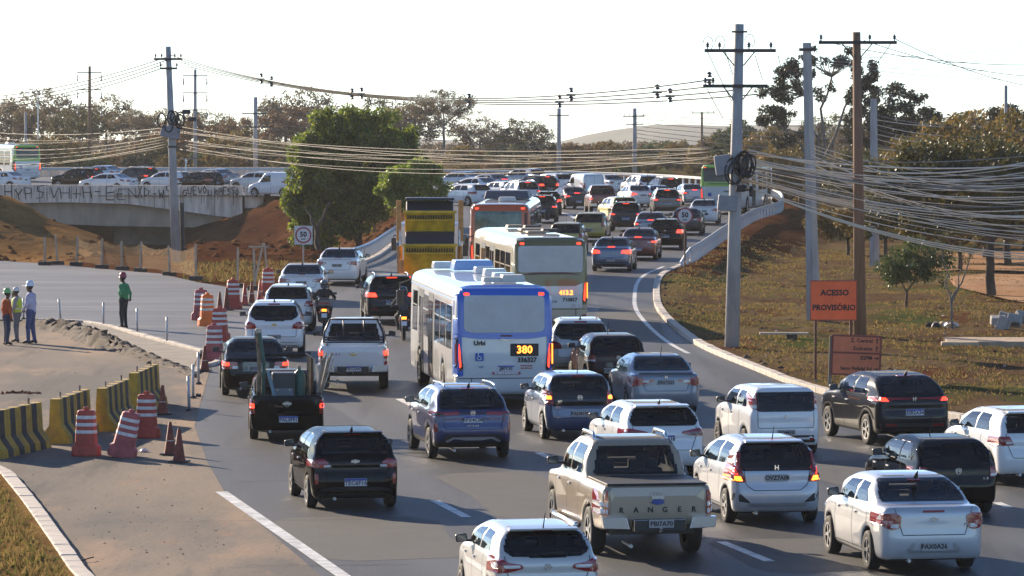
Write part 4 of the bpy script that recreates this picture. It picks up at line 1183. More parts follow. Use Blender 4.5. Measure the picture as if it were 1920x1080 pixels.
sed('sedan_silver', 4.28, 1.73, 1.47, 2.53, .95, 1.0, 1.05, [([(.54, .74), (.64, .70), (.85, .76), (.86, .94), (.62, .97), (.52, .92)], [([(.58, .73), (.70, .74), (.68, .79), (.56, .80)], LENS_W), ([(.66, .76), (.82, .80), (.82, .86), (.64, .84)], mat('clear_red_lens', (.45, .12, .12), .2, 0, .8))])],
    (0, .44, .4, .13, 'old', 'PAX0A26'), extra=many(bowtie(.86, .15, CHROME), brake3(.985, .34), letters('LT', .52, .78, .05, CHROME, .035), reflectors(.62, .34, .0, .0) if False else brake3(1.38, .2)), trim=[('bumper_lip', [(-.40, .34), (.40, .34), (.44, .40), (.34, .50), (.30, .50), (.34, .385), (-.34, .385), (-.30, .50), (-.34, .50), (-.44, .40)], SILVERP, .012)])
def boot_spoiler(z, hw, y=.10):
    def f(parts, bvh, q):
        parts.append(('boot_spoiler', MB().prism([(y + .12, z - .01), (y - .05, z + .045), (y - .06, z + .025), (y + .02, z - .03)], 'X', -hw, hw).mesh('boot_spoiler', [None], bevel=.006), 'PAINT', []))
    return f
sed('sedan_grey', 4.52, 1.76, 1.45, 2.67, .97, .98, 1.03, [([(.46, .80), (.84, .72), (.86, .94), (.74, .98), (.52, .90)], [([(.44, .82), (.56, .83), (.58, .88), (.40, .88)], LENS_W)]), ([(.28, .845), (.46, .835), (.48, .90), (.28, .90)], [])],
    (0, .83, .40, .13, 'old', 'PAS7G21'), extra=many(boot_spoiler(1.04, .66), letters('H', 0, .95, .09, CHROME)), ant='rod')
sed('sedan_black', 4.5, 1.75, 1.46, 2.7, .95, .98, 1.0, [([(.46, .72), (.84, .72), (.86, .92), (.48, .90)], [([(.46, .73), (.60, .73), (.60, .80), (.46, .80)], LENS_W), ([(.68, .80), (.84, .80), (.84, .90), (.68, .89)], TL_ON)])], (0, .74, .40, .13, 'old', 'JJE2231'), ant='rod',
    dark_rear=[([(-.34, .66), (.34, .66), (.34, .90), (-.34, .90)], mat('black_gloss', (.008, .008, .009), .1, 0, 1))])
sed('sedan_far', 4.45, 1.75, 1.47, 2.6, .95, .99, 1.04, [([(.44, .80), (.85, .76), (.87, .95), (.50, .94)], [([(.46, .82), (.60, .81), (.60, .86), (.47, .86)], LENS_W), ([(.62, .84), (.84, .82), (.84, .91), (.64, .90)], TL_ON)])], (0, .52, .4, .14, 'new', 'REC7D62'), vox=.042,
    dark_rear=[([(-.76, .26), (.76, .26), (.72, .42), (-.72, .42)], BLACK)], extra=many(brake3(1.06, .3, TL_ON)))
sed('sedan_white', 4.62, 1.77, 1.47, 2.7, 1.0, 1.0, 1.05, [([(.40, .86), (.84, .80), (.86, .98), (.44, .93)], [([(.42, .875), (.56, .87), (.56, .91), (.44, .91)], LENS_W)])], (0, .80, .40, .13, 'old', 'PAE1180'), vox=.042, extra=many(brake3(1.07, .26), boot_spoiler(1.05, .6)))

# pick-up trucks
def tailgate(zb, zt, hw, m=None):
    def f(parts, bvh, q):
        me_ = panel(MB(), bvh, [(-hw, zb), (hw, zb), (hw, zt), (-hw, zt)], 'rear', rnd=.02, off=.012, g=.12).mesh('tailgate', [None])
        h_ = MB().box((0, -.012, zt - .15), (.20, .03, .05)).mesh('tailgate_handle', [CHROME])
        parts.append(('tailgate', me_, 'PAINT', [('tailgate_handle', h_)]))
    return f
def step_bumper(L, hw, zb, zt, m, mid):
    def f(parts, bvh, q):
        b = MB().box((0, -.10, (zb + zt) / 2 - .02), (hw * .9, .18, zt - zb - .04), i=1)
        for s in (-1, 1):
            b.prism([(s * hw * .52, zb + .03), (s * hw * .97, zb + .05), (s * hw * 1.0, zt), (s * hw * .58, zt)], 'Y', -.17, .02)
        b.tube([(0, -.2, zb), (0, -.28, zb), (0, -.28, zb + .06)], .025, 8)
        parts.append(('rear_bumper', b.mesh('rear_bumper', [m, BLACK], bevel=.015), None, []))
    return f
def pickup(key, tails, plate, extra, cut_z=.95, cover=False, L=5.3, W=1.86, H=1.82, vox=.04, wr=.385, bump=CHROME):
    low = [(.02, .52), (0, .80), (.01, 1.16), (.08, 1.19), (1.62, 1.19), (3.9, 1.17), (4.2, 1.14), (4.95, 1.06), (5.22, .92), (5.3, .7), (5.25, .42), (5.0, .36), (.3, .46)]
    g = [(1.66, .95), (1.70, 1.18), (1.86, 1.55), (1.98, 1.75), (2.15, 1.80), (2.7, 1.82), (3.2, 1.78), (3.5, 1.66), (4.25, 1.14), (4.25, .95)]
    cut = [] if cover else [(0, .84, 1.25, .66, .72, .47, .03)]
    car(key, L, W, H, 3.2, 1.18, wr, low, g, 1.17, cut=cut, vox=vox, gtaper=.69, rg=[(-.66, 1.24), (.66, 1.24), (.56, 1.66), (-.56, 1.66)],
        sg=[[(2.98, 1.21), (3.84, 1.20), (3.28, 1.64), (2.98, 1.68)], [(2.02, 1.24), (2.90, 1.21), (2.90, 1.68), (2.16, 1.67)]], tails=tails, extra=many(step_bumper(L, W / 2, .48, .70, bump, None), extra), k1=.06,
        lplan=[(-.5, 0), (.80 * W / 2, 0), (.93 * W / 2, .03), (.96 * W / 2, .2), (W / 2, .9), (W / 2, L - 1.25), (.97 * W / 2, L - .6), (.86 * W / 2, L - .18), (.6 * W / 2, L - .02), (-.5, L)],
        gplan=[(-.5, 1.64), (.78 * W / 2, 1.64), (.90 * W / 2, 1.72), (.93 * W / 2, 2.4), (.93 * W / 2, 3.2), (.86 * W / 2, 3.9), (.75 * W / 2, 4.3), (-.5, 4.3)],
        doors=[2.0, 2.94, 3.95], handles=[2.66, 3.62], ant=None, name='pickup_truck', tw=.25, mirror=(.55, .30))
    PROTO[key]['parts'].append(('number_plate', MB().box((.02, -.205, .60), (.40, .014, .13)).mesh('number_plate', [PLATE if plate[0] == 'new' else PLATE_G]), None, []))
    t = text_mesh(plate[1], .105, 'plate_text', INK, bold=.002); t.transform(Matrix.Translation((.02, -.216, .595)) @ Matrix.Rotation(math.pi / 2, 4, 'X'))
    PROTO[key]['parts'][-1][3].append(('plate_text', t))
    if plate[0] == 'new': PROTO[key]['parts'][-1][3].append(('plate_band', MB().box((.02, -.215, .65), (.39, .006, .03)).mesh('plate_band', [PLATE_B])))
def side_steps(parts, bvh, q):
    for s in (-1, 1):
        parts.append(('side_step', MB().tube([(s * .95, 1.75, .42), (s * .98, 1.85, .40), (s * .98, 3.7, .40), (s * .95, 3.8, .42)], .055, 8).mesh('side_step', [CHROME], True), None, []))
def bed_cover(parts, bvh, q):
    parts.append(('bed_cover', MB().box((0, .84, 1.205), (1.62, 1.58, .03)).mesh('bed_cover', [mat('black_vinyl', (.02, .02, .022), .55)], bevel=.01), None, []))
def sport_bar(parts, bvh, q):
    mb = MB()
    for s in (-1, 1):
        mb.tube([(s * .68, 1.15, 1.18), (s * .66, 1.5, 1.5), (s * .60, 1.62, 1.66)], .04, 8)
    parts.append(('roll_bar', mb.mesh('roll_bar', [None], True), 'PAINT', []))
def rails_p(parts, bvh, q):
    for s in (-1, 1):
        parts.append(('roof_rail', MB().tube([(s * .60, 2.15, 1.76), (s * .60, 2.3, 1.86), (s * .60, 3.1, 1.85), (s * .60, 3.3, 1.74)], .03, 6).mesh('roof_rail', [CHROME], True), None, []))
PT1 = [([(.79, .72), (.91, .72), (.92, 1.10), (.80, 1.12)], [([(.80, .74), (.905, .74), (.905, .82), (.80, .82)], LENS_W), ([(.80, .85), (.905, .85), (.905, .93), (.80, .93)], LENS_W)])]
pickup('pickup_beige', PT1, ('old', 'PBI7A70'), many(tailgate(.72, 1.15, .755), side_steps, bed_cover, rails_p, letters('RANGER', 0, .80, .12, INK, .235), letters('LIMITED', 0, 1.06, .055, CHROME, .034),
    lambda p, b, q: p.append(('badge', MB().prism([(.105 * math.cos(a * math.pi / 9), .93 + .045 * math.sin(a * math.pi / 9)) for a in range(18)], 'Y', -.035, 0).mesh('badge', [mat('blue_badge', (.02, .06, .28), .3, .2, 1)]), None, []))), cover=True)
PT2 = [([(.80, .70), (.91, .70), (.92, 1.08), (.80, 1.10)], [([(.80, .93), (.905, .93), (.905, 1.07), (.80, 1.07)], TL_ON), ([(.80, .78), (.905, .78), (.905, .85), (.80, .85)], LENS_W)])]
def rack(parts, bvh, q):
    mb = MB()
    for s in (-1, 1):
        mb.tube([(s * .80, 1.58, 1.18), (s * .78, 1.60, 1.45), (s * .62, 1.62, 1.80)], .028, 6)
        mb.tube([(s * .27, 1.60, 1.22), (s * .27, 1.62, 1.80)], .02, 6)
    for z, x in ((1.80, .64), (1.26, .80), (1.33, .79), (1.19, .80)):
        mb.tube([(-x, 1.61, z), (x, 1.61, z)], .022, 6)
    parts.append(('window_guard', mb.mesh('window_guard', [mat('dark_blue_steel', (.02, .025, .05), .4, .3)], True), None, []))
pickup('pickup_white', PT2, ('new', 'PBX2A42'), many(tailgate(.72, 1.15, .76), bowtie(.96, .2), rack, letters('S10', -.66, .78, .05, CHROME, .035), letters('4X4', -.45, .96, .09, mat('faded_red', (.50, .30, .30), .6), .08)))
PROTO['pickup_red'] = dict(PROTO['pickup_white']); PROTO['pickup_red']['parts'] = [p for p in PROTO['pickup_white']['parts'] if p[0] not in ('window_guard', 'letter')]
# small black pick-up loaded with welding gear
car('pickup_small', 4.45, 1.70, 1.50, 2.75, .90, .31, [(.04, .26), (.01, .40), (0, .62), (.02, 1.0), (.08, 1.04), (1.8, 1.04), (3.3, 1.0), (3.6, .97), (4.15, .85), (4.4, .7), (4.45, .5), (4.38, .26), (4.2, .2), (.35, .22)],
    [(1.78, .8), (1.80, 1.04), (1.90, 1.30), (2.0, 1.44), (2.15, 1.49), (2.5, 1.5), (2.85, 1.44), (3.55, 1.0), (3.55, .8)], 1.0, cut=[(0, .93, 1.15, .58, .80, .50, .03)], k1=.06, vox=.036,
    rg=[(-.60, 1.10), (.60, 1.10), (.52, 1.38), (-.52, 1.38)], sg=[[(2.06, 1.05), (3.14, 1.04), (2.68, 1.36), (2.12, 1.38)]],
    tails=[([(.72, .62), (.82, .62), (.83, .93), (.73, .95)], [([(.73, .75), (.815, .75), (.815, .85), (.73, .85)], TL_ON)])], plate=(.03, .50, .42, .14, 'new', 'PAL3F91'),
    extra=many(tailgate(.62, 1.0, .68), ring_badge(.84, .065, 'W')), ant=None, doors=[2.0, 3.15], handles=[2.1], name='pickup_truck', sp=7,
    lplan=[(-.5, 0), (.80 * .85, 0), (.93 * .85, .03), (.96 * .85, .2), (.85, .9), (.85, 3.2), (.97 * .85, 3.85), (.86 * .85, 4.27), (.6 * .85, 4.43), (-.5, 4.45)])
# panel van
car('van', 4.0, 1.72, 1.84, 2.6, .62, .31, [(.08, .25), (.0, .4), (0, .7), (.02, 1.08), (2.95, 1.08), (3.2, 1.04), (3.75, .85), (3.95, .7), (4.0, .5), (3.9, .25), (.4, .2)],
    [(.01, .8), (.02, 1.1), (.06, 1.6), (.16, 1.80), (.4, 1.84), (1.9, 1.84), (2.3, 1.76), (3.05, 1.06), (3.05, .8)], 1.08, gtaper=.86, gshoulder=.97, vox=.045, sg=[[(1.75, 1.12), (2.72, 1.12), (2.28, 1.55), (1.75, 1.62)]],
    tails=[([(.72, .8), (.82, .8), (.82, 1.2), (.74, 1.2)], [])], plate=(0, .6, .4, .13, 'old', 'JHG7700'), hollow=False, seams_r=[[(0, .5), (0, 1.7)], [(-.66, .5), (-.66, 1.7), (.66, 1.7), (.66, .5)]], ant=None, name='delivery_van', doors=[1.7, 2.75], handles=[1.85],
    gplan=[(-.5, 0), (.90 * .86, .0), (.96 * .86, .05), (.97 * .86, 1.5), (.90 * .86, 2.4), (.75 * .86, 3.1), (-.5, 3.1)])
# ------------------------------------------------------------------ traffic
WHITE = paint('white', (.74, .74, .73)); WHITE2 = paint('pearl_white', (.68, .68, .66), 0, .3); SILVER = paint('silver', (.50, .51, .53), .25, .34); SILV_W = paint('warm_silver', (.54, .53, .51), .2, .34)
CHAMP = paint('champagne', (.36, .285, .205), .25, .34); BLK = paint('black', (.004, .004, .005), 0, .25); BLUE = paint('deep_blue', (.018, .030, .115), .3, .3); CITYB = paint('city_blue', (.035, .075, .17), .3, .3)
CHARC = paint('charcoal', (.018, .019, .023), .2, .3); GREYB = paint('grey_blue', (.21, .23, .27), .3, .33); MAROON = paint('maroon', (.035, .010, .009), .2, .3); RED = paint('red', (.15, .012, .014), .2, .3)
REDBR = paint('red_brown', (.20, .035, .018), .3, .3); TAXI = paint('mustard', (.42, .30, .045), .1, .35); LIME = paint('yellow', (.62, .52, .06), 0, .35); DGREY = paint('dark_grey', (.035, .035, .038), .2, .35); STEELB = paint('steel_blue', (.12, .16, .24), .5, .3); TAUPE = paint('taupe', (.14, .12, .10), .5, .35)
def psi_at(P):
    k = int(np.argmin((GRID[:, NU // 2, 0] - P.x) ** 2 + (GRID[:, NU // 2, 1] - P.y) ** 2))
    a = GRID[max(0, k - 2)].mean(0); b = GRID[min(259, k + 2)].mean(0)
    return math.atan2(-(b[0] - a[0]), b[1] - a[1])
CARS = [  # kind, x, y of the rear axle on the road, heading (deg left of the view), paint, label, category, lit
    ('hatch_silver', 1012, 1160, 10, SILV_W, 'silver hatchback cut off by the bottom edge of the picture', 'car', None),
    ('pickup_beige', 1205, 1036, 10, CHAMP, 'beige double-cab pickup with covered bed and lettered tailgate', 'pickup', None),
    ('tall_hatch', 1442, 978, 9.5, SILVER, 'silver tall hatchback with lit brake lights beside the beige pickup', 'car', None),
    ('sedan_silver', 1722, 1066, 10, SILVER, 'silver sedan in the near right corner', 'car', None),
    ('hatch_dark', 657, 950, 9.5, BLK, 'black hatchback with blue-banded plate nearest the thick white line', 'car', None),
    ('suv_blue', 876, 858, 10, BLUE, 'dark blue crossover with chrome roof rails below the blue bus', 'car', None),
    ('old_black', 1776, 962, 12, BLK, 'old black hatchback behind the near silver sedan', 'car', None),
    ('hatch_far', 1925, 905, 13, WHITE, 'white hatchback cut off by the right edge of the picture', 'car', None),
    ('suv_dark', 1692, 832, 15, CHARC, 'charcoal SUV with full-width red tail light by the kerb', 'car', None),
    ('boxy_white', 1460, 852, 11, WHITE, 'boxy white hatchback with plain dark rear window', 'car', None),
    ('mini_blue', 1080, 822, 9, CITYB, 'small blue city car with black glass tailgate', 'car', None),
    ('hatch_white', 1232, 890, 11, WHITE, 'white hatchback with dark tail lights behind the beige pickup', 'car', None),
    ('sedan_grey', 1238, 776, 7, GREYB, 'grey-blue sedan with a boot spoiler', 'car', None),
    ('old_black', 1152, 727, 8, MAROON, 'dark maroon hatchback half hidden behind the grey-blue sedan', 'car', None),
    ('suv_white', 1087, 709, 2, SILV_W, 'pale silver SUV right beside the blue bus', 'car', None),
    ('pickup_white', 663, 728, 1.5, WHITE, 'white pickup with a dark steel guard over its rear window', 'pickup', None),
    ('pickup_small', 537, 822, 4, BLK, 'small black pickup loaded with a welding frame and gas cylinder', 'pickup', None),
    ('sedan_black', 478, 740, 5, BLK, 'black sedan ahead of the loaded black pickup', 'car', None),
    ('suv_white', 515, 668, 2, WHITE, 'white SUV with curved rear window next to the red barrels', 'car', None),
    ('hatch_far', 541, 619, 1, WHITE2, 'white hatchback between the white SUV and a white sedan', 'car', None),
    ('sedan_white', 567, 569, 0, WHITE, 'white sedan with broad rear window beside the last barrels', 'car', None),
    ('sedan_white', 636, 533, -3.5, WHITE, 'white sedan at the start of the left guard rail', 'car', None),
    ('suv_up', 733, 606, 5, CHARC, 'charcoal SUV with amber lamp behind the motorcycle', 'car', 'brake'),
    ('sedan_far', 1148, 508, -6, STEELB, 'steel-blue sedan braking near the bend of the kerb', 'car', 'brake'),
    ('sedan_far', 1198, 487, -6, RED, 'dark red sedan ahead of the steel-blue sedan', 'car', None),
    ('hatch_far', 1249, 467, -6, BLK, 'black hatchback braking beside the round speed sign', 'car', 'brake'),
    ('wagon', 1063, 476, -5, TAXI, 'mustard yellow taxi just right of the olive bus', 'taxi', None),
    ('wagon', 1107, 453, -6, TAXI, 'mustard yellow taxi farther from the olive bus', 'taxi', None),
    ('suv_up', 1174, 434, -3, DGREY, 'dark grey SUV in the middle of the far queue', 'car', None),
    ('sedan_far', 1220, 450, -3, GREYB, 'grey sedan squeezed between dark SUV and black hatchback', 'car', None),
    ('sedan_grey', 1288, 440, -5, DGREY, 'dark grey sedan behind the round speed sign', 'car', None),
    ('sedan_white', 1320, 421, -5, WHITE, 'white sedan just left of the big concrete pole', 'car', None),
    ('suv_up', 1250, 403, 2, TAUPE, 'taupe SUV near the top of the climb', 'car', None),
    ('hatch_far', 1168, 416, 14, LIME, 'bright yellow hatchback hidden behind the dark grey SUV', 'car', None),
    ('pickup_red', 1131, 401, 4, REDBR, 'red-brown pickup on the climb', 'pickup', None),
    ('sedan_far', 1078, 392, 16, DGREY, 'grey sedan left of the red-brown pickup', 'car', None),
    ('van', 1108, 374, 24, WHITE, 'white van at the top of the climb by a slim pole', 'van', None),
    ('suv_white', 1212, 370, 20, WHITE, 'white SUV highest in the far queue', 'car', None),
    ('sedan_white', 1200, 388, 12, WHITE, 'white sedan right of the red-brown pickup', 'car', 'brake'),
    ('suv_up', 1254, 377, 16, BLK, 'black SUV braking high in the far queue', 'car', 'brake'),
    ('sedan_far', 1300, 385, 8, SILVER, 'silver sedan just left of the green bus', 'car', None),
    ('sedan_grey', 1238, 388, 10, STEELB, 'blue sedan between taupe and black SUVs', 'car', None),
    ('suv_up', 1020, 372, 34, BLK, 'black SUV turning left at the top with red lamps', 'car', 'brake'),
    ('suv_up', 1017, 418, -2, DGREY, 'dark SUV right of the orange bus', 'car', None),
    ('hatch_far', 1028, 403, 0, CHARC, 'charcoal hatchback ahead of the dark SUV beside the orange bus', 'car', 'brake'),
    ('hatch_far', 895, 386, 38, WHITE, 'white hatchback above the yellow truck', 'car', None),
    ('hatch_far', 955, 380, 30, WHITE2, 'white hatchback above the orange bus', 'car', None),
    ('sedan_far', 938, 362, 42, GREYB, 'grey sedan turning left above the orange bus', 'car', None),
    ('sedan_white', 915, 370, 46, WHITE, 'white sedan turning left above the yellow truck', 'car', None),
    ('sedan_grey', 888, 356, 52, SILVER, 'silver sedan leading past the small mango tree', 'car', None),
    ('suv_white', 1000, 355, 42, GREYB, 'grey SUV far back beside the slim pole', 'car', None),
    ('hatch_far', 1050, 362, 36, WHITE, 'white hatchback between black SUV and white van', 'car', None),
    ('sedan_white', 1150, 364, 30, WHITE2, 'white sedan between two slim poles at the top', 'car', None),
    ('suv_up', 985, 385, 20, SILVER, 'silver SUV behind the orange bus roof', 'car', None)]
BRIDGE = [
    ('sedan_white', 30, 356, 62, WHITE, 'white sedan at the left edge of the bridge', 'car', None),
    ('suv_up', 172, 354, 60, BLK, 'black SUV on the bridge beside the green bus', 'car', None),
    ('sedan_grey', 214, 342, 58, SILVER, 'silver sedan farther back on the bridge', 'car', None),
    ('sedan_white', 230, 360, 64, WHITE, 'white sedan close to the bridge parapet', 'car', None),
    ('suv_up', 274, 352, 50, DGREY, 'dark grey SUV in the middle of the bridge', 'car', None),
    ('hatch_far', 338, 357, 66, WHITE, 'white hatchback on the bridge left of the concrete pole', 'car', None),
    ('hatch_far', 396, 358, 52, BLK, 'black hatchback on the bridge right of the concrete pole', 'car', None),
    ('sedan_grey', 422, 350, 48, GREYB, 'grey-blue sedan on the bridge right of the concrete pole', 'car', None),
    ('hatch_far', 505, 358, 62, WHITE2, 'white hatchback in front of the white van by the tree', 'car', None),
    ('van', 543, 370, 56, WHITE, 'white panel van half behind the big mango tree', 'van', None)]
for kind, x, y, ps, pm, lab, cat, lit in CARS + BRIDGE:
    P = hit(x, y)
    place(kind, P, R(ps), pm, lab, cat, lit=lit, name='taxi_car' if cat == 'taxi' else None, sc={'pickup_beige': 1.12, 'sedan_silver': 1.11, 'tall_hatch': 1.08, 'hatch_silver': 1.02}.get(kind, 1.06))
# ------------------------------------------------------------------ buses
BUSW = paint('bus_white', (.66, .66, .64)); CREAM = paint('bus_cream', (.50, .42, .30), 0, .4)
BUS_BLUE = mat('bus_blue', (.025, .13, .55), .35, 0, .6); OLIVE = mat('bus_olive', (.15, .13, .045), .4, 0, .6); ORNG = mat('bus_orange', (.55, .10, .022), .4, 0, .6); LIMEG = mat('bus_lime', (.28, .52, .04), .4, 0, .6)
GREYPANEL = mat('grey_panel', (.56, .54, .51), .5, var=.07, vscale=1.5); MAROONB = mat('maroon_band', (.10, .012, .012), .4)
LED = mat('led_orange', (.5, .12, .02), .5, emit=(1, .25, .03), estr=2.2); STK_R = mat('red_sticker', (.45, .05, .05), .6); STK_B = mat('blue_sticker', (.02, .10, .42), .6); WHITE_INK = mat('white_ink', (.75, .75, .75), .6)
ADGLASS = mat('poster_glass', (.02, .05, .03), .2, col2=(.10, .20, .16), vscale=2.2, coat=.5)
def bus(key, L, H, frame, rwin, rwm, body_l, disp=None, num=None, low=None, extra=None, roof=None, doors_left=(6.1, 8.6), n_win=7, side_band=None, articulated=False):
    W = 2.5; hw = W / 2; vox = .06
    x = np.arange(-hw - .2, hw + .2, vox); y = np.arange(-.2, L + .2, vox); z = np.arange(.1, H + .25, vox)
    Yg, Zg = np.meshgrid(y, z, indexing='ij'); Xp, Yp = np.meshgrid(np.abs(x), y, indexing='ij'); Xs, Zs = np.meshgrid(np.abs(x), z, indexing='ij')
    a = poly_sd([(.10, .32), (.02, .45), (.0, 1.2), (.10, H - .35), (.22, H - .08), (.5, H), (L - .8, H), (L - .3, H - .12), (L - .05, 1.4), (L, .9), (L - .05, .32)], Yg, Zg)[None]
    b = poly_sd([(-1, .02), (.8 * hw, 0), (.94 * hw, .06), (hw, .3), (hw, L - .5), (.9 * hw, L - .1), (.7 * hw, L), (-1, L)], Xp, Yp)[:, :, None]
    c = poly_sd([(-1, .3), (hw - .02, .3), (hw, .8), (hw, 1.6), (hw - .05, H - .3), (hw - .14, H - .1), (hw - .4, H), (-1, H + .05)], Xs, Zs)[:, None, :]
    d = smax(smax(a, b, .10), c, .10)
    X, Y, Z = np.meshgrid(x, y, z, indexing='ij', sparse=True)
    ay = [3.2, L - 2.8]
    for q in ay:
        r = np.maximum(np.sqrt((Y - q) ** 2 + (Z - .48) ** 2) - .56, (hw - .42) - np.abs(X)); d = np.maximum(d, -r)
    d = blur3(d.astype(np.float32), 1)
    Vv, Q = surf(d, (x[0], y[0], z[0]), vox)
    NV = grad_normals(blur3(d, 1), (x[0], y[0], z[0]), vox, Vv)
    cc = Vv[Q].mean(1); mi = np.zeros(len(Q), np.int32)
    for q in ay: mi[(np.hypot(cc[:, 1] - q, cc[:, 2] - .48) < .62) & (np.abs(cc[:, 0]) < hw - .06)] = 1
    mi[cc[:, 2] < .33] = 1
    body = mesh_np('body', Vv, Q, [None, BLACK], True, mi); set_normals(body, NV)
    bvh = BVHTree.FromPolygons([tuple(v) for v in Vv], [tuple(q) for q in Q])
    parts = [('body', body, 'PAINT', [])]
    def P(nm, poly, view, m, off=.008, rnd=.03, g=.15, subs=()):
        parts.append((nm, panel(MB(), bvh, poly, view, off=off, rnd=rnd, g=g, limit=.5).mesh(nm, [m] if not isinstance(m, list) else m), None, list(subs)))
    zt = H - .06
    if frame:
        for (poly, m) in frame: P('rear_frame', poly, 'rear', m, .024, .06, .06)
    P('rear_window', rwin, 'rear', rwm, .036, .10, .1)
    for s in (-1, 1):
        pl = [(s * 1.02, .98), (s * 1.10, .92), (s * 1.23, 1.05), (s * 1.23, 1.72), (s * 1.16, 1.78), (s * 1.06, 1.3)]
        tm = panel(MB(), bvh, pl, 'rear', off=.03, rnd=.04, g=.1, limit=.5).mesh('tail_light', [mat('black_gloss', (.008, .008, .009), .1, 0, 1)])
        l1 = panel(MB(), bvh, [(s * 1.07, 1.04), (s * 1.11, 1.0), (s * 1.13, 1.3), (s * 1.12, 1.62), (s * 1.09, 1.4)], 'rear', off=.04, rnd=.02, g=.1, limit=.5).mesh('lamp', [TL_ON])
        l2 = panel(MB(), bvh, [(s * 1.17, 1.1), (s * 1.20, 1.1), (s * 1.20, 1.6), (s * 1.17, 1.6)], 'rear', off=.04, rnd=.01, g=.1, limit=.5).mesh('lamp', [TL if s < 0 else AMBER_ON])
        parts.append(('tail_light', tm, None, [('lamp', l1), ('lamp', l2)]))
        P('marker_lamp', [(s * .86, zt - .20), (s * 1.0, zt - .20), (s * 1.0, zt - .13), (s * .86, zt - .13)], 'rear', TL_ON, .03, .02, .08)
        P('reflector', [(s * 1.02, .52), (s * 1.16, .52), (s * 1.16, .57), (s * 1.02, .57)], 'rear', TL, .015, .01, .08)
    def T(txt, xx, zz, size, m, nm='lettering', bold=.006):
        h, _, _, _ = bvh.ray_cast(Vector((xx, -9, zz)), Vector((0, 1, 0)))
        t = text_mesh(txt, size, nm, m, bold=bold); t.transform(Matrix.Translation((xx, h.y - .035, zz)) @ Matrix.Rotation(math.pi / 2, 4, 'X'))
        return t
    if disp:
        txt, dx, dz, dw, dh = disp
        dm = panel(MB(), bvh, [(dx - dw / 2, dz - dh / 2), (dx + dw / 2, dz - dh / 2), (dx + dw / 2, dz + dh / 2), (dx - dw / 2, dz + dh / 2)], 'rear', off=.02, rnd=.02, g=.1).mesh('destination_display', [INK])
        parts.append(('destination_display', dm, None, [('display_text', T(txt, dx, dz, dh * .85, LED, 'display_text'))]))
    for (txt, xx, zz, size, m) in (num or ()): parts.append(('lettering', T(txt, xx, zz, size, m), None, []))
    for (poly, m) in (low or ()): P('rear_marking', poly, 'rear', m, .030, .02, .08)
    P('number_plate', [(-.17, .93), (.25, .93), (.25, 1.06), (-.17, 1.06)], 'rear', PLATE, .02, .01, .1, [('plate_text', T('JJB7C92', .04, .99, .10, INK, 'plate_text', .002)), ('plate_band', panel(MB(), bvh, [(-.17, 1.035), (.25, 1.035), (.25, 1.062), (-.17, 1.062)], 'rear', off=.024, rnd=.004).mesh('plate_band', [PLATE_B]))])
    for ln in ([(-1.2, .75), (1.2, .75)], [(-.82, .34), (-.82, .74)], [(.82, .34), (.82, .74)]):
        sm = MB(); strip(sm, bvh, ln, 'rear', .02); parts.append(('panel_joint', sm.mesh('panel_joint', [SEAM]), None, []))
    # side glass and doors
    for v in ('left', 'right'):
        ys = np.linspace(.9, L - 1.0, n_win + 1)
        for k in range(n_win):
            ya, yb = ys[k] + .09, ys[k + 1] - .09
            dd = [q for q in (doors_left if v == 'left' else (5.2, L - 1.6)) if ya - .5 < q < yb + .5]
            if dd: continue
            P('side_window', [(ya, 1.42), (yb, 1.42), (yb, H - .55), (ya, H - .55)], v, GLASS, .008, .06, .3)
            sm = MB(); strip(sm, bvh, [(ya, 2.12), (yb, 2.12)], v, .04, .014, .3); parts.append(('window_bar', sm.mesh('window_bar', [body_l]), None, []))
        for q in (doors_left if v == 'left' else (5.2, L - 1.6)):
            gl_ = []
            for s in (-1, 1):
                gl_.append(('door_glass', panel(MB(), bvh, [(q + s * .08, .75), (q + s * .50, .75), (q + s * .50, H - .65), (q + s * .08, H - .65)], v, off=.016, rnd=.04, g=.3).mesh('door_glass', [GLASS])))
            parts.append(('door', panel(MB(), bvh, [(q - .62, .42), (q + .62, .42), (q + .62, H - .45), (q - .62, H - .45)], v, off=.008, rnd=.05, g=.3).mesh('door', [BLACK]), None, gl_))
        if side_band:
            P('side_band', [(.35, H - .40), (L - .5, H - .40), (L - .5, H - .22), (.35, H - .22)], v, side_band, .006, .02, .4)
        for q in np.arange(2.2, L - 1, 2.6):
            sm = MB(); strip(sm, bvh, [(q, .4), (q, 1.3)], v, .016); parts.append(('panel_joint', sm.mesh('panel_joint', [SEAM]), None, []))
    P('windscreen', [(-1.05, 1.2), (1.05, 1.2), (1.0, H - .45), (-1.0, H - .45)], 'front', GLASS)
    for (xx, yy, dx, dy, dz, m) in (roof or ()):
        parts.append(('roof_hatch', MB().box((xx, yy, H + .03 + dz / 2 - .02), (dx, dy, dz), top=.9).mesh('roof_hatch', [m], bevel=.025), None, []))
    for s in (-1, 1):
        mb = MB().tube([(s * 1.1, L - .25, H - .3), (s * 1.45, L + .05, H - .45), (s * 1.45, L + .05, H - .65)], .025, 6)
        mg = MB().box((s * 1.45, L + .05, H - .85), (.20, .10, .42)).mesh('mirror_head', [BLACK], bevel=.02)
        parts.append(('side_mirror', mb.mesh('side_mirror', [BLACK]), None, [('mirror_head', mg)]))
    parts.append(('underbody', MB().box((0, L / 2, .36), (1.7, L - .6, .28)).mesh('underbody', [BLACK]), None, []))
    if extra: extra(parts, bvh, {})
    PROTO[key] = dict(parts=parts, wheels=[(s, a_, .48, hw) for a_ in ay for s in (-1, 1)], wm=wheels(.48, .28, 8), ra=0.0, wb=L - 2.8, name='city_bus', tw=.28)
HB = 3.05
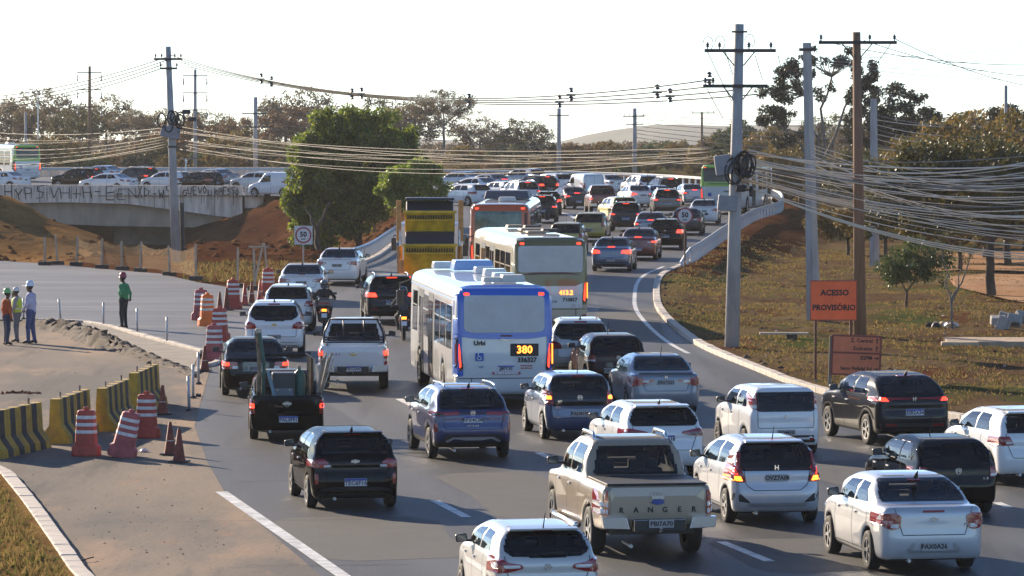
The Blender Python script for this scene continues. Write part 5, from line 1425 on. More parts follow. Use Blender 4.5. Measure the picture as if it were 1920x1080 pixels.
bluef = [([(-1.24, 1.80), (-.6, 1.72), (.6, 1.72), (1.24, 1.80), (1.22, HB - .12), (1.05, HB - .02), (-1.05, HB - .02), (-1.22, HB - .12)], BUS_BLUE), ([(1.02, .80), (1.245, .80), (1.245, 1.86), (1.06, 1.86), (1.06, 1.5)], BUS_BLUE), ([(-1.02, .80), (-1.245, .80), (-1.245, 1.86), (-1.06, 1.86), (-1.06, 1.5)], BUS_BLUE)]
def wheelchair(parts, bvh, q):
    h, _, _, _ = bvh.ray_cast(Vector((-.62, -9, 1.28)), Vector((0, 1, 0)))
    m = MB().lathe([(.035, 0), (.055, 0)], c=(-.63, h.y - .045, 1.255), axis='Y', n=14)
    m.tube([(-.655, h.y - .045, 1.345), (-.65, h.y - .045, 1.29), (-.60, h.y - .045, 1.285), (-.575, h.y - .045, 1.22)], .011, 5)
    m.lathe([(0, 0), (.018, .004)], c=(-.655, h.y - .048, 1.36), axis='Y', n=8)
    parts.append(('pictogram', m.mesh('pictogram', [WHITE_INK]), None, []))
def sq(cx, cz, w_, h_): return [(cx - w_ / 2, cz - h_ / 2), (cx + w_ / 2, cz - h_ / 2), (cx + w_ / 2, cz + h_ / 2), (cx - w_ / 2, cz + h_ / 2)]
bus('bus_blue', 12.0, HB, bluef, [(-1.0, 1.93), (-.8, 1.88), (.8, 1.88), (1.0, 1.93), (1.0, 2.78), (-1.0, 2.80)], GREYPANEL, BUSW, disp=('380', .50, 1.45, .70, .31),
    num=[('336327', .56, 1.20, .16, INK), ('Urbi', -.62, 1.62, .16, INK), ('MARCOPOLO', .05, 1.70, .055, CHROME), ('EXTREMO EMERGENCIA', .05, .875, .055, WHITE_INK), ('caio', -.58, 1.04, .07, mat('faint_blue', (.25, .32, .45), .6))],
    low=[(sq(-.62, 1.28, .20, .20), STK_B), (sq(.05, .875, .70, .06), STK_R), (sq(.55, 1.06, .30, .02), STK_R), (sq(.55, 1.00, .30, .02), STK_R), (sq(.05, 1.80, .30, .04), MAROONB)], extra=wheelchair, side_band=mat('pale_blue_band', (.20, .36, .66), .4, 0, .6),
    roof=[(-.45, 10.6, .55, .6, .18, BUSW), (.25, 9.6, 1.1, .9, .26, mat('pale_blue_band', (.20, .36, .66))), (.35, 7.6, .55, .6, .16, BUSW), (.35, 5.2, .6, .6, .2, BUSW), (.40, 3.6, .6, .6, .16, BUSW), (.42, 1.9, .6, .6, .18, GREYPANEL), (-.1, 1.9, .5, .5, .12, GREYPANEL)])
olf = [([(-1.24, .9), (1.24, .9), (1.24, HB - .12), (1.05, HB), (-1.05, HB), (-1.24, HB - .12)], OLIVE)]
bus('bus_olive', 12.0, HB + .05, olf, [(-1.06, 1.95), (1.04, 1.95), (1.06, 2.80), (-1.06, 2.80)], GREYPANEL, CREAM, disp=('413.2', .50, 1.28, .62, .24),
    num=[('710857', .62, 1.05, .16, INK)], low=[([(-1.06, .78), (1.02, .78), (1.04, 1.6), (.8, 1.5), (-.8, 1.5), (-1.06, 1.6)], BUSW), ([(-1.05, 1.86), (-.4, 1.97), (.4, 1.97), (1.05, 1.86), (.4, 1.88), (-.4, 1.88)], MAROONB), (sq(.80, .82, .30, .02), STK_R), (sq(.80, .88, .30, .02), STK_R)],
    roof=[(.0, 9.6, .6, .7, .1, mat('tan_hatch', (.30, .24, .17), .6)), (.45, 8.4, .6, .6, .12, mat('dark_hatch', (.05, .05, .05), .6)), (.2, 6.5, .9, .9, .08, mat('tan_hatch', (.30, .24, .17), .6)), (.55, 4.4, .6, .6, .12, mat('dark_hatch', (.05, .05, .05), .6)), (.1, 4.2, .8, .8, .06, mat('tan_hatch', (.30, .24, .17), .6))])
orf = [([(-1.24, .6), (1.24, .6), (1.24, 3.1), (1.05, 3.22), (-1.05, 3.22), (-1.24, 3.1)], ORNG)]
bus('bus_orange', 13.0, 3.3, orf, [(-1.02, 1.9), (.86, 1.9), (.88, 2.96), (-1.0, 2.96)], ADGLASS, BUSW, disp=None, low=[(sq(1.05, 2.4, .12, 1.0), MAROONB)],
    roof=[(.0, 7.5, 1.9, 2.6, .34, mat('ac_dark', (.07, .075, .10), .5)), (.15, 3.4, .7, .7, .16, GREYPANEL)])
lf = lambda h: [([(-1.24, 1.75), (1.24, 1.75), (1.24, h - .12), (1.05, h), (-1.05, h), (-1.24, h - .12)], LIMEG)]
bus('bus_green', 12.0, 3.15, lf(3.15), [(-1.0, 2.05), (1.0, 2.05), (1.04, 2.92), (-1.04, 2.92)], GLASS, BUSW, low=[(sq(-.6, 1.25, .22, .22), STK_B), ([(-.9, 1.88), (.9, 1.88), (.6, 1.96), (-.6, 1.96)], mat('dark_lime', (.08, .16, .02), .5))], num=[('336645', .5, 1.45, .14, INK)], side_band=LIMEG,
    roof=[(0, 4, .7, .7, .15, BUSW), (0, 8, .7, .7, .15, BUSW)])
place('bus_blue', hit(946, 766), R(6.8), BUSW, 'white city bus with blue rear frame and route 380 display', 'bus')
place('bus_olive', hit(1033, 623), R(7), CREAM, 'cream and olive city bus with orange route display', 'bus')
place('bus_orange', hit(937, 534), R(-2.5), BUSW, 'white and orange bus with a green picture on its rear window', 'bus')
place('bus_green', hit(1348, 402), R(-14), BUSW, 'lime green and white bus behind the big concrete pole', 'bus')
place('bus_green', hit(52, 341), R(28), BUSW, 'lime green and white bus at the far left of the bridge', 'bus')

# ------------------------------------------------------------------ skip truck: two yellow skips stacked between orange lifting arms
SKIPY = mat('skip_yellow', (.66, .40, .015), .5, var=.25, vscale=2.5); ARM = mat('arm_orange', (.58, .25, .06), .5, var=.25, vscale=3); TARP = mat('tarp_dark', (.03, .035, .05), .45)
st = empty('skip_truck', label='skip truck with two stacked yellow skips and orange lifting arms', cat='truck')
def skip(zb, zr, y0, hw, tarp_h):
    m = MB()
    dep = 1.9
    # rear wall, sides, front wall of a tapered skip
    m.prism([(y0 + .35, zb), (y0, zr), (y0 + dep, zr), (y0 + dep - .35, zb)], 'X', -hw, hw)
    k = ob('skip', m.mesh('skip', [SKIPY], bevel=.02), st)
    MB().box((0, y0 - .02, zr + .02), (hw * 2 + .14, .12, .10)).build('skip_rim', [SKIPY], k, bevel=.015)
    for q in range(18):
        MB().box((-hw + .12 + q * (2 * hw - .24) / 17, y0 + .005, zr - .17), (.045, .06, .13), rx=R(-14)).build('slot', [INK], k)
    MB().box((0, y0 + .02, zr - .30), (hw * 2, .06, .05)).build('skip_rib', [SKIPY], k)
    MB().prism([(y0 + .08, zr + .05), (y0 + .75, zr + tarp_h), (y0 + 1.5, zr + tarp_h * .9), (y0 + 1.8, zr + .05)], 'X', -hw + .05, hw - .05).build('tarpaulin', [TARP], k, bevel=.05)
    return k
skip(1.0, 2.12, 0.2, .98, .52)
skip(2.45, 3.36, .9, .95, .42)
MB().box((0, 1.75, 3.86), (1.86, 1.1, .10)).build('tarpaulin', [TARP], st, bevel=.03)
MB().box((0, 3.2, .85), (.9, 6.4, .28)).build('chassis', [BLACK], st, bevel=.02)
for s in (-1, 1):
    a = MB(); a.tube([(s * 1.12, .5, .95), (s * 1.16, .5, 2.1)], .11, 4); a.build('arm_base', [ARM], st)
    MB().box((s * 1.18, .9, 3.05), (.19, .22, 1.55)).build('lifting_arm', [ARM], st, bevel=.02)
    MB().tube([(s * 1.1, .75, 1.4), (s * 1.14, .85, 2.9)], .05, 8).build('hydraulic_ram', [STEEL], st)
    MB().box((s * 1.05, .1, 1.15), (.16, .16, .9)).build('support_leg', [ARM], st, bevel=.015)
    for yy in (1.5, 2.8, 6.2):
        wo = bpy.data.objects.new('wheel', None); link(wo, st); wo.location = (s * 1.08, yy, .5); wo.rotation_euler = (0, 0, 0 if s < 0 else math.pi)
        tm, rm = wheels(.5, .30, 8); ob('tyre', tm, wo); ob('rim', rm, wo)
    mb = MB().tube([(s * 1.1, 6.6, 2.3), (s * 1.42, 6.7, 2.3), (s * 1.42, 6.7, 2.1)], .025, 6)
    mr = mb.build('side_mirror', [BLACK], st); MB().box((s * 1.42, 6.7, 1.95), (.2, .1, .5)).build('mirror_head', [BLACK], mr, bevel=.02)
    MB().box((s * .9, -.12, .9), (.35, .06, .14)).build('tail_light', [TL_ON], st)
cabm = MB(); cabm.prism([(5.6, .7), (5.6, 2.75), (5.9, 2.85), (7.0, 2.75), (7.4, 1.7), (7.45, .7)], 'X', -1.2, 1.2); cb = cabm.build('cab', [paint('white', (.7, .7, .7))], st, bevel=.06)
MB().box((0, 5.585, 2.2), (1.5, .02, .6)).build('cab_window', [GLASS], cb)
P = hit(806, 566); st.location = P; st.rotation_euler = (0, 0, R(1)); st.scale = (1.04,) * 3

# ------------------------------------------------------------------ load of the small black pick-up (lifts away: things of their own)
pk = [o for o in bpy.data.objects if o.get('label', '').startswith('small black pickup')][0]
bpy.context.view_layer.update()
PM = pk.matrix_world.copy()
def on_pickup(name, label, cat, mb, mats, smooth=False):
    e = mb.build(name, mats, smooth=smooth); e.matrix_world = PM; return tag(e, label, cat)
RUST = mat('rusty_steel', (.26, .19, .13), .6, .4, var=.4, vscale=6); GREENP = mat('green_paint', (.03, .10, .075), .5, var=.2, vscale=5); PALES = mat('pale_steel', (.42, .38, .32), .5, .5, var=.3, vscale=6)
fr = empty('welding_gantry', label='tall green and rusty steel frame standing in the black pickup bed', cat='frame'); fr.matrix_world = PM
MB().tube([(-.62, 1.2, .72), (-.60, 1.1, 1.6), (-.66, 1.0, 2.45)], .045, 6).build('upright', [RUST], fr)
MB().tube([(-.52, 1.15, .72), (-.50, 1.0, 1.7), (-.60, .95, 2.4)], .04, 6).build('upright', [GREENP], fr)
MB().tube([(-.20, .55, .72), (-.42, .7, 1.55)], .04, 6).build('brace', [mat('teal_steel', (.13, .22, .27), .45, .4)], fr)
MB().tube([(.52, 1.2, .72), (.52, 1.15, 1.9)], .05, 4).build('upright', [RUST], fr)
MB().tube([(.60, 1.25, .72), (.60, 1.2, 1.86)], .03, 4).build('upright', [BLACK], fr)
MB().tube([(-.62, 1.1, 1.88), (.56, 1.15, 1.90)], .045, 4).build('crossbar', [BLACK], fr)
MB().tube([(.44, 1.05, 1.92), (.64, .95, 1.80), (.64, .95, 1.3)], .025, 4).build('hanging_bracket', [PALES], fr)
MB().box((-.62, 1.0, 2.43), (.14, .14, .12)).build('pulley', [PALES], fr, bevel=.02)
for k in range(5):
    xx = -.68 + k * .05
    MB().tube([(xx, 1.5, .72), (xx - .04, 1.4, 1.25 + .12 * k)], .015, 5).build('rod', [PALES], fr)
cyl = empty('gas_cylinder', label='green gas cylinder strapped in the black pickup bed', cat='cylinder'); cyl.matrix_world = PM
MB().lathe([(.13, .72), (.14, .76), (.14, 1.40), (.10, 1.49), (.04, 1.53), (.04, 1.58)], c=(.30, 1.25, 0), n=16).build('tank', [GREENP], cyl, smooth=True)
MB().lathe([(.0, 1.58), (.05, 1.585), (.05, 1.64), (0, 1.645)], c=(.30, 1.25, 0), n=10).build('valve', [PALES], cyl)
wl = empty('welding_machine', label='boxy grey welding machine in the black pickup bed', cat='machine'); wl.matrix_world = PM
MB().box((-.06, 1.25, 1.12), (.52, .6, .72)).build('casing', [mat('dark_casing', (.035, .04, .045), .5)], wl, bevel=.03)
MB().box((-.06, .94, 1.02), (.44, .02, .22)).build('front_panel', [mat('grey_casing', (.16, .18, .20), .5)], wl)
for q in (-.2, .08): MB().lathe([(0, -.03), (.03, -.03), (.03, 0)], c=(q, .93, 1.10), axis='Y', n=10).build('knob', [PALES], wl)
bd = empty('rod_bundle', label='bundle of rusty rods leaning out of the black pickup bed', cat='rods'); bd.matrix_world = PM
for k in range(9):
    MB().tube([(.66 + .01 * k, 1.0 + .05 * k, .74), (.80 + .035 * k, .8 + .06 * k, 1.78 + .05 * (k % 4))], .018, 5).build('rod', [RUST if k % 2 else PALES], bd)
# ------------------------------------------------------------------ bridge on the left
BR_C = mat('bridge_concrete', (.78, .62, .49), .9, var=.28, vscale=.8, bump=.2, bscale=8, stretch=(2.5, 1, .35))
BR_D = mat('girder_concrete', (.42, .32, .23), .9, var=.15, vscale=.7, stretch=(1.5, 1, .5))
br = empty('bridge', (0, 0, 0), label='low concrete bridge with graffiti along its parapet, crossing at left', cat='bridge')
BX = lambda px: (px - 960) * 356.6 / FPX
BZ = lambda py: CAM_H - (py - 166) * 356.6 / FPX
# fascia with an arched lower edge, cut into panels by vertical joints
joints = [-95, -84, -74, -65, -57, -50, -43.5, BX(88), BX(150), BX(218), BX(290), BX(345), BX(402), BX(455)]
def fas_low(x): return float(np.interp(x, [BX(-200), BX(0), BX(120), BX(240), BX(325), BX(400), BX(456)], [BZ(384), BZ(381), BZ(379), BZ(382), BZ(393), BZ(404), BZ(410)]))
for a, b in zip(joints[:-1], joints[1:]):
    n = 6
    top = [(a + .02 + (b - a - .04) * k / n, BZ(346 + 2.5 * (a + 40) / 20)) for k in range(n + 1)]
    low = [(x, fas_low(x)) for x, _ in top][::-1]
    MB().prism(top + low, 'Y', 356.4 + random.uniform(-.015, .015), 356.85).build('parapet_panel', [BR_C], br)
MB().prism([(BX(459), BZ(350)), (BX(494), BZ(351)), (BX(494), BZ(390)), (BX(459), BZ(390))], 'Y', 356.3, 356.7).build('parapet_end', [BR_C], br, bevel=.02)
# girder with shallow haunch
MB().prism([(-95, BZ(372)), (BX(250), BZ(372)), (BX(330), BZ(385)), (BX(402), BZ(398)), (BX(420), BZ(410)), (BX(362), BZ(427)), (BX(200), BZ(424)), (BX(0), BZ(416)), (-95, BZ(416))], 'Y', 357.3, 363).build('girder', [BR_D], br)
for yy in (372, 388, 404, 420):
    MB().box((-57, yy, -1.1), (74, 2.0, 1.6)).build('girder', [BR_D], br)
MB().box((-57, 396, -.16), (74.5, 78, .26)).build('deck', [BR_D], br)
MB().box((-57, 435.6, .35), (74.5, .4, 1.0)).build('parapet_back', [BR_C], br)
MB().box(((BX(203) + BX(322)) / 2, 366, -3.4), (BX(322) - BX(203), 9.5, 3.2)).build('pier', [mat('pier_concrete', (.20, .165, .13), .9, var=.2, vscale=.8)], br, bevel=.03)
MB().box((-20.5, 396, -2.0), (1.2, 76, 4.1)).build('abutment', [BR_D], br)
# sprayed letters: thin strokes on the parapet face
GRAF = mat('spray_paint', (.075, .065, .062), .9)
GL = {'H': ['0,0 0,1', '.6,0 .6,1', '0,.5 .6,.5'], 'Y': ['0,1 .3,.5 .6,1', '.3,.5 .3,0'], 'P': ['0,0 0,1 .55,.9 .5,.5 0,.45'], 'S': ['.6,1 .05,.9 .1,.55 .55,.45 .5,.05 0,0'], 'V': ['0,1 .3,0 .6,1'], 'M': ['0,0 .1,1 .3,.5 .5,1 .6,0'], 'X': ['0,0 .6,1', '0,1 .6,0'],
      'E': ['.6,1 0,1 0,0 .6,0', '0,.5 .45,.55'], 'N': ['0,0 0,1 .6,0 .6,1'], 'D': ['0,0 0,1 .6,.6 .5,.25 0,0'], '-': ['.1,.5 .5,.5'], 'W': ['0,1 .12,0 .3,.6 .48,0 .6,1'], 'G': ['.6,.9 .1,1 0,.3 .3,0 .6,.2 .6,.5 .35,.5'], 'U': ['0,1 .05,.1 .5,0 .6,1'], 'O': ['.3,1 0,.5 .3,0 .6,.5 .3,1'], 'R': ['0,0 0,1 .55,.8 0,.5 .6,0'], 'F': ['0,0 0,1 .6,1', '0,.55 .4,.55'], 'T': ['0,1 .6,1', '.3,1 .3,0'], '+': ['.3,0 .3,1', '0,.5 .6,.5']}
def graffiti(txt, xa, xb, z0, h0):
    n = len(txt); st_ = (xb - xa) / n
    for k, ch in enumerate(txt):
        h = h0 * random.uniform(.75, 1.15); z = z0 + random.uniform(-.08, .12)
        if ch == ' ': continue
        m = MB()
        for s in GL[ch]:
            pts = [tuple(map(float, q.split(','))) for q in s.split()]
            sk = random.uniform(-.12, .12)
            pp = [(xa + k * st_ + (u + sk * v + random.uniform(-.03, .03)) * st_ * 1.15, 356.36, z + v * h) for u, v in pts]
            for a, b in zip(pp[:-1], pp[1:]):
                dx, dz = b[0] - a[0], b[2] - a[2]; L_ = math.hypot(dx, dz)
                m.box(((a[0] + b[0]) / 2, 356.36, (a[2] + b[2]) / 2), (L_ + .04, .012, random.uniform(.05, .10)), ry=-math.atan2(dz, dx))
        m.build('graffiti_letter', [GRAF], br)
graffiti('HYPS', BX(10), BX(88), BZ(374), 1.0)
graffiti('VH+H-', BX(95), BX(198), BZ(372), .95)
graffiti('EEN', BX(200), BX(262), BZ(373), .95)
graffiti('XD-WS-', BX(258), BX(338), BZ(370), .85)
graffiti('GUEVOU', BX(344), BX(400), BZ(365), .55)
graffiti('RPESSO', BX(403), BX(450), BZ(365), .55)
for k in range(60):                                     # water streaks down the wall
    x = random.uniform(-42, -21.5); z1 = random.uniform(.3, .8); z0 = max(fas_low(x) + .05, z1 - random.uniform(.5, 1.4))
    MB().box((x, 356.372, (z0 + z1) / 2), (random.uniform(.03, .09), .008, z1 - z0)).build('water_streak', [mat('streak', (.38, .30, .24), .95)], br)

# ------------------------------------------------------------------ guard rails: W-beam on posts
GWHITE = mat('rail_white', (.62, .62, .61), .5, .2, var=.12, vscale=3)
def guardrail(label, P, h=.62, m=STEEL, step=2.0, side=1):
    e = empty('guard_rail', label=label, cat='guard rail')
    Q = resample(P, step)
    pr = [(.0, .16), (.07, .11), (.07, .05), (.0, .0), (.07, -.05), (.07, -.11), (0, -.16), (-.02, -.16), (.045, -.10), (.045, -.055), (-.02, 0), (.045, .055), (.045, .10), (-.02, .16)]
    post = MB().box((0, 0, h / 2), (.10, .14, h)).mesh('post', [m])
    for k in range(len(Q) - 1):
        a, b = Vector(Q[k]), Vector(Q[k + 1]); t = b - a
        n = Vector((t.y, -t.x, 0)).normalized() * -side
        mb = MB(); V_ = []
        for p in (a - t * .02, b + t * .02):
            for u, v in pr: V_.append(p + n * (u + .06) + Vector((0, 0, h + v * .75 - .05)))
        N = len(pr)
        mb.add(V_, [(q, (q + 1) % N, N + (q + 1) % N, N + q) for q in range(N)] + [tuple(range(N - 1, -1, -1)), tuple(range(N, 2 * N))])
        mb.build('rail_beam', [m], e)
        o = ob('post', post, e); o.location = a; o.rotation_euler = (0, 0, math.atan2(t.y, t.x))
    return e
rr = [tuple(p + np.array([.45, 0, .1])) for p in RE if 214 < p[1] < 352]
rr0 = rr[0]
rr = [(rr0[0] - .5, rr0[1] - 3, rr0[2] - .55)] + rr
guardrail('white guard rail along the right edge of the climb', rr, .72, GWHITE)
ll = [tuple(p + np.array([-.45, 0, .05])) for p in Lp if 212 < p[1] and p[0] > -18.5]
guardrail('galvanised guard rail left of the skip truck', ll, .68, STEEL, side=-1)
guardrail('pale guard rail along the far side of the upper road', [tuple(p + np.array([.3, .3, .05])) for p in Rp[330:] if p[0] > -75], .7, GWHITE)

# ------------------------------------------------------------------ speed signs and orange boards
RED_S = mat('sign_red', (.32, .03, .04), .5); WHITE_S = mat('sign_white', (.62, .62, .63), .5); OR_S = mat('board_orange', (.85, .14, .028), .45, var=.08, vscale=2); OR_D = mat('board_dull_orange', (.68, .17, .07), .5, var=.1, vscale=2); OR_F = mat('board_frame', (.25, .045, .03), .5); POSTB = mat('rust_post', (.14, .065, .035), .7, var=.2, vscale=5)
def txt_on(parent, s, x, y, z, size, m, bold=.004, nm='lettering', align='CENTER'):
    t = text_mesh(s, size, nm, m, bold=bold, align=align, ext=.002)
    t.transform(Matrix.Translation((x, y, z)) @ Matrix.Rotation(math.pi / 2, 4, 'X'))
    return ob(nm, t, parent)
def speed_sign(loc, zc, label, board=False, r=.37):
    e = empty('speed_sign', loc, label=label, cat='sign')
    MB().tube([(0, .03, 0), (0, .03, zc)], .035, 8).build('post', [POSTB if not board else CONC_P], e)
    if board: MB().box((0, .0, zc), (r * 2.25, .02, r * 2.3)).build('board', [WHITE_S], e)
    d = MB().lathe([(0, 0), (r, 0), (r, .015), (0, .015)], c=(0, -.03, zc), axis='Y', n=28).build('disc', [RED_S], e)
    MB().lathe([(0, 0), (r * .82, 0), (r * .82, .01), (0, .01)], c=(0, -.036, zc), axis='Y', n=28).build('face', [WHITE_S], d)
    txt_on(d, '50', 0, -.040, zc + .03, r * .85, INK, .012); txt_on(d, 'km/h', 0, -.040, zc - .18, r * .26, INK, .004)
    return e
p = G(1284, 514); speed_sign((p.x, p.y, verge_z(p.x, p.y) - .1), 2.65, 'round 50 speed sign on a rusty post by the right guard rail')
p = G(569, 503); speed_sign((p.x, p.y, ground_z(p.x, p.y) - .1), 1.75, 'square white board with a round 50 limit left of the mango trees', True, .38)
# work access board
p = vhit(1529, 715); zb = p.z - .08
e = empty('access_board', (p.x, p.y, zb), label='orange board reading ACESSO PROVISÓRIO on two posts', cat='sign'); e.scale = (1.08,) * 3
for dx in (0.0, .93): MB().box((dx, .05, 1.05), (.07, .07, 2.2)).build('post', [POSTB], e)
b = MB().box((.47, 0, 2.18), (1.20, .03, 1.03)).build('panel', [OR_S], e)
for c, d in (((.47, -.012, 2.185 + .515), (1.22, .02, .025)), ((.47, -.012, 2.18 - .515), (1.22, .02, .025)), ((-.135, -.012, 2.18), (.02, .018, 1.03)), ((1.075, -.012, 2.18), (.02, .018, 1.03))): MB().box(c, d).build('frame_strip', [OR_F], b)
txt_on(b, 'ACESSO', .50, -.02, 2.38, .205, INK, .008); txt_on(b, 'PROVISORIO', .48, -.02, 1.99, .198, INK, .008)
MB().box((.632, -.02, 2.095), (.055, .004, .022), ry=R(-40)).build('accent', [INK], b)
p = vhit(1554, 727); zb = p.z - .08
e = empty('direction_board', (p.x, p.y, zb), label='faded orange direction board with arrows, tilted, below the access board', cat='sign'); e.scale = (1.08,) * 3
e.rotation_euler = (0, R(2), 0)
MB().box((.02, .05, .68), (.09, .06, 1.45)).build('post', [mat('grey_wood', (.22, .18, .14), .8)], e); MB().box((1.22, .05, .6), (.07, .06, 1.25)).build('post', [POSTB], e)
b = MB().box((.67, 0, .92), (1.26, .03, 1.0)).build('panel', [OR_D], e)
for c, d in (((.67, -.012, 1.42), (1.28, .02, .05)), ((.67, -.012, .42), (1.28, .02, .05)), ((.05, -.012, .92), (.05, .018, 1.0)), ((1.29, -.012, .92), (.05, .018, 1.0)), ((.67, -.012, .98), (1.26, .014, .05))): MB().box(c, d).build('frame_strip', [OR_F], b)
for s, zz in (('Z. Central', 1.30), ('Sudoeste', 1.10), ('ESPM', .86), ('Setor Policial Sul', .58)):
    txt_on(b, s, 1.08, -.02, zz, .135 if len(s) < 12 else .12, INK, .003, align='RIGHT')
for zz, up in ((1.30, 1), (1.10, 1), (.86, 0), (.58, 0)):
    a = MB()
    if up: a.prism([(1.19 - .012, zz - .07), (1.19 + .012, zz - .07), (1.19 + .012, zz + .02), (1.19 + .035, zz + .02), (1.19, zz + .08), (1.19 - .035, zz + .02), (1.19 - .012, zz + .02)], 'Y', -.024, -.016)
    else: a.prism([(1.12, zz - .012), (1.2, zz - .012), (1.2, zz - .035), (1.26, zz), (1.2, zz + .035), (1.2, zz + .012), (1.12, zz + .012)], 'Y', -.024, -.016)
    a.build('arrow', [INK], b)

# ------------------------------------------------------------------ poles
WOODP = mat('brown_pole', (.23, .125, .075), .85, var=.25, vscale=2.5, bump=.2, stretch=(2, 2, .2)); ARMW = mat('dark_crossarm', (.05, .048, .045), .7); INSUL = mat('insulator', (.08, .08, .085), .35, 0, .5); INSG = mat('pale_insulator', (.30, .30, .31), .35, 0, .5)
def insulator(e, p, h=.22, r=.07, m=None, down=False):
    s = -1 if down else 1
    return MB().lathe([(.02, 0), (.02, .05 * s), (r, .06 * s), (r * .5, .10 * s), (r, .13 * s), (r * .45, .17 * s), (r * .6, .20 * s), (0, h * s)], c=p, n=10).build('insulator', [m or INSUL], e)
def pole(base, top, label, name='utility_pole', m=CONC_P, r0=.17, r1=.11, arms=(), n=10, square=False, cat='pole'):
    """arms: (height down from top, half length left, half length right, insulators above, braces, hang)"""
    base, top = Vector(base), Vector(top)
    e = empty(name, base, label=label, cat=cat)
    t = top - base
    if square:
        MB().tube([(0, 0, -.3), t * .5, t], [r0 * 1.3, (r0 + r1) * .62, r1 * 1.3], 4).build('shaft', [m], e)
    else:
        MB().tube([(0, 0, -.3), t * .5, t], [r0, (r0 + r1) / 2, r1], n).build('shaft', [m], e, smooth=True)
    for (dn, wl, wr, ins, brace, hang) in arms:
        c = t - t.normalized() * dn
        a = MB().box((c.x + (wr - wl) / 2, c.y - r1 - .06, c.z), (wl + wr, .10, .11)).build('crossarm', [ARMW], e)
        for q in ins: insulator(a, (c.x + q, c.y - r1 - .06, c.z + .055))
        for q in hang:
            MB().lathe([(.02, 0), (.02, -.2), (.09, -.22), (.05, -.3), (.09, -.34), (.05, -.42), (.09, -.46), (.05, -.54), (.10, -.6), (.06, -.9), (.0, -.95)], c=(c.x + q, c.y - r1 - .06, c.z - .04), n=8).build('hanging_insulator', [INSG], a)
        if brace:
            for s in (-1, 1):
                MB().tube([(c.x + s * brace, c.y - r1 - .08, c.z - .04), (c.x + s * r1, c.y - r1 - .02, c.z - brace * .95)], .022, 5).build('brace', [ARMW], a)
    return e
def P_at(x, y, z=None, d=None):
    return D(x, y, d)
# big concrete pole at right
d8 = vhit(1372, 652).y
b8 = vhit(1372, 652); t8 = D(1386, 45, d8)
p8 = pole(b8, t8, 'big concrete pole with two dark crossarms and a cable tangle', r0=.24, r1=.15, n=8, arms=((.85, 1.10, 1.18, (-1.0, -.62, .32, 1.02), .5, ()), (1.98, 1.12, .95, (-1.05, -.8), .45, ())))
tt = t8 - b8
MB().box((tt.x, -.2, tt.z - .25), (.5, .06, .06)).build('bracket', [ARMW], p8)
for (zz, x_, w_, h_, tilt) in ((5.85, -.42, .52, .62, -8), (4.62, -.25, .62, .50, 6)):
    MB().box((tt.x * zz / tt.z + x_, -.15, zz), (w_, .35, h_), ry=R(tilt)).build('junction_box', [mat('grey_box', (.24, .24, .26), .6, var=.1)], p8, bevel=.03)
for k in range(9):                                      # loops of spare cable hung on the pole
    rr_ = random.uniform(.16, .34); cx = tt.x * .58 + random.uniform(-.12, .45); cz = random.uniform(5.25, 6.05)
    pts = [(cx + rr_ * .75 * math.sin(a), -.28 - random.uniform(0, .12), cz + rr_ * 1.25 * math.cos(a)) for a in np.linspace(0, 2 * math.pi, 15)]
    MB().tube(pts, .028, 5, caps=False).build('cable_loop', [BLACK], p8)
for k in range(7):
    MB().lathe([(0, -.16), (.07, -.15), (.08, .1), (.05, .17), (0, .18)], c=(tt.x * .56 + random.uniform(-.25, .5), -.30 - .03 * k, random.uniform(4.95, 6.1)), axis='X' if k % 2 else 'Z', n=10).build('splice_closure', [BLACK], p8)
for (x_, zz) in ((-1.0, tt.z - .62), (.32, tt.z - .55), (-.62, tt.z - .6)):
    pts = [(tt.x + x_ + .16 * math.sin(a), -.22, zz + .22 * math.cos(a)) for a in np.linspace(-1.5, 2.6, 9)]
    MB().tube(pts, .012, 4).build('jumper_wire', [ARMW], p8)
# concrete pole behind the access board
d9 = vhit(1526, 600).y; b9 = vhit(1526, 600); t9 = D(1513, 80, d9)
pole(b9, t9, 'plain concrete pole behind the orange access board', r0=.20, r1=.115, square=True, arms=((.25, .3, .3, (), 0, ()),))
d10 = vhit(1613, 630).y; b10 = vhit(1613, 630); t10 = D(1606, 60, d10)
p10 = pole(b10, t10, 'brown wooden-looking pole with one long crossarm at right', m=WOODP, r0=.22, r1=.135, arms=((.35, 1.28, 1.32, (-1.2, .42, 1.24), .5, ()),))
d11 = vhit(1640, 500).y; pole((vhit(1640, 500).x, d11, vhit(1640, 500).z), D(1638, 185, d11), 'grey concrete pole beyond the brown pole', r0=.2, r1=.13, square=True)
for (x, yb, yt, d, lab) in ((1732, 300, 228, 290, 'short grey pole in front of the dark bushy tree'), (1886, 330, 160, 270, 'thin pole among the trees at the right edge')):
    q = D(x, yb, d); pole((q.x, d, -2.5), D(x, yt, d), lab, r0=.13, r1=.10)
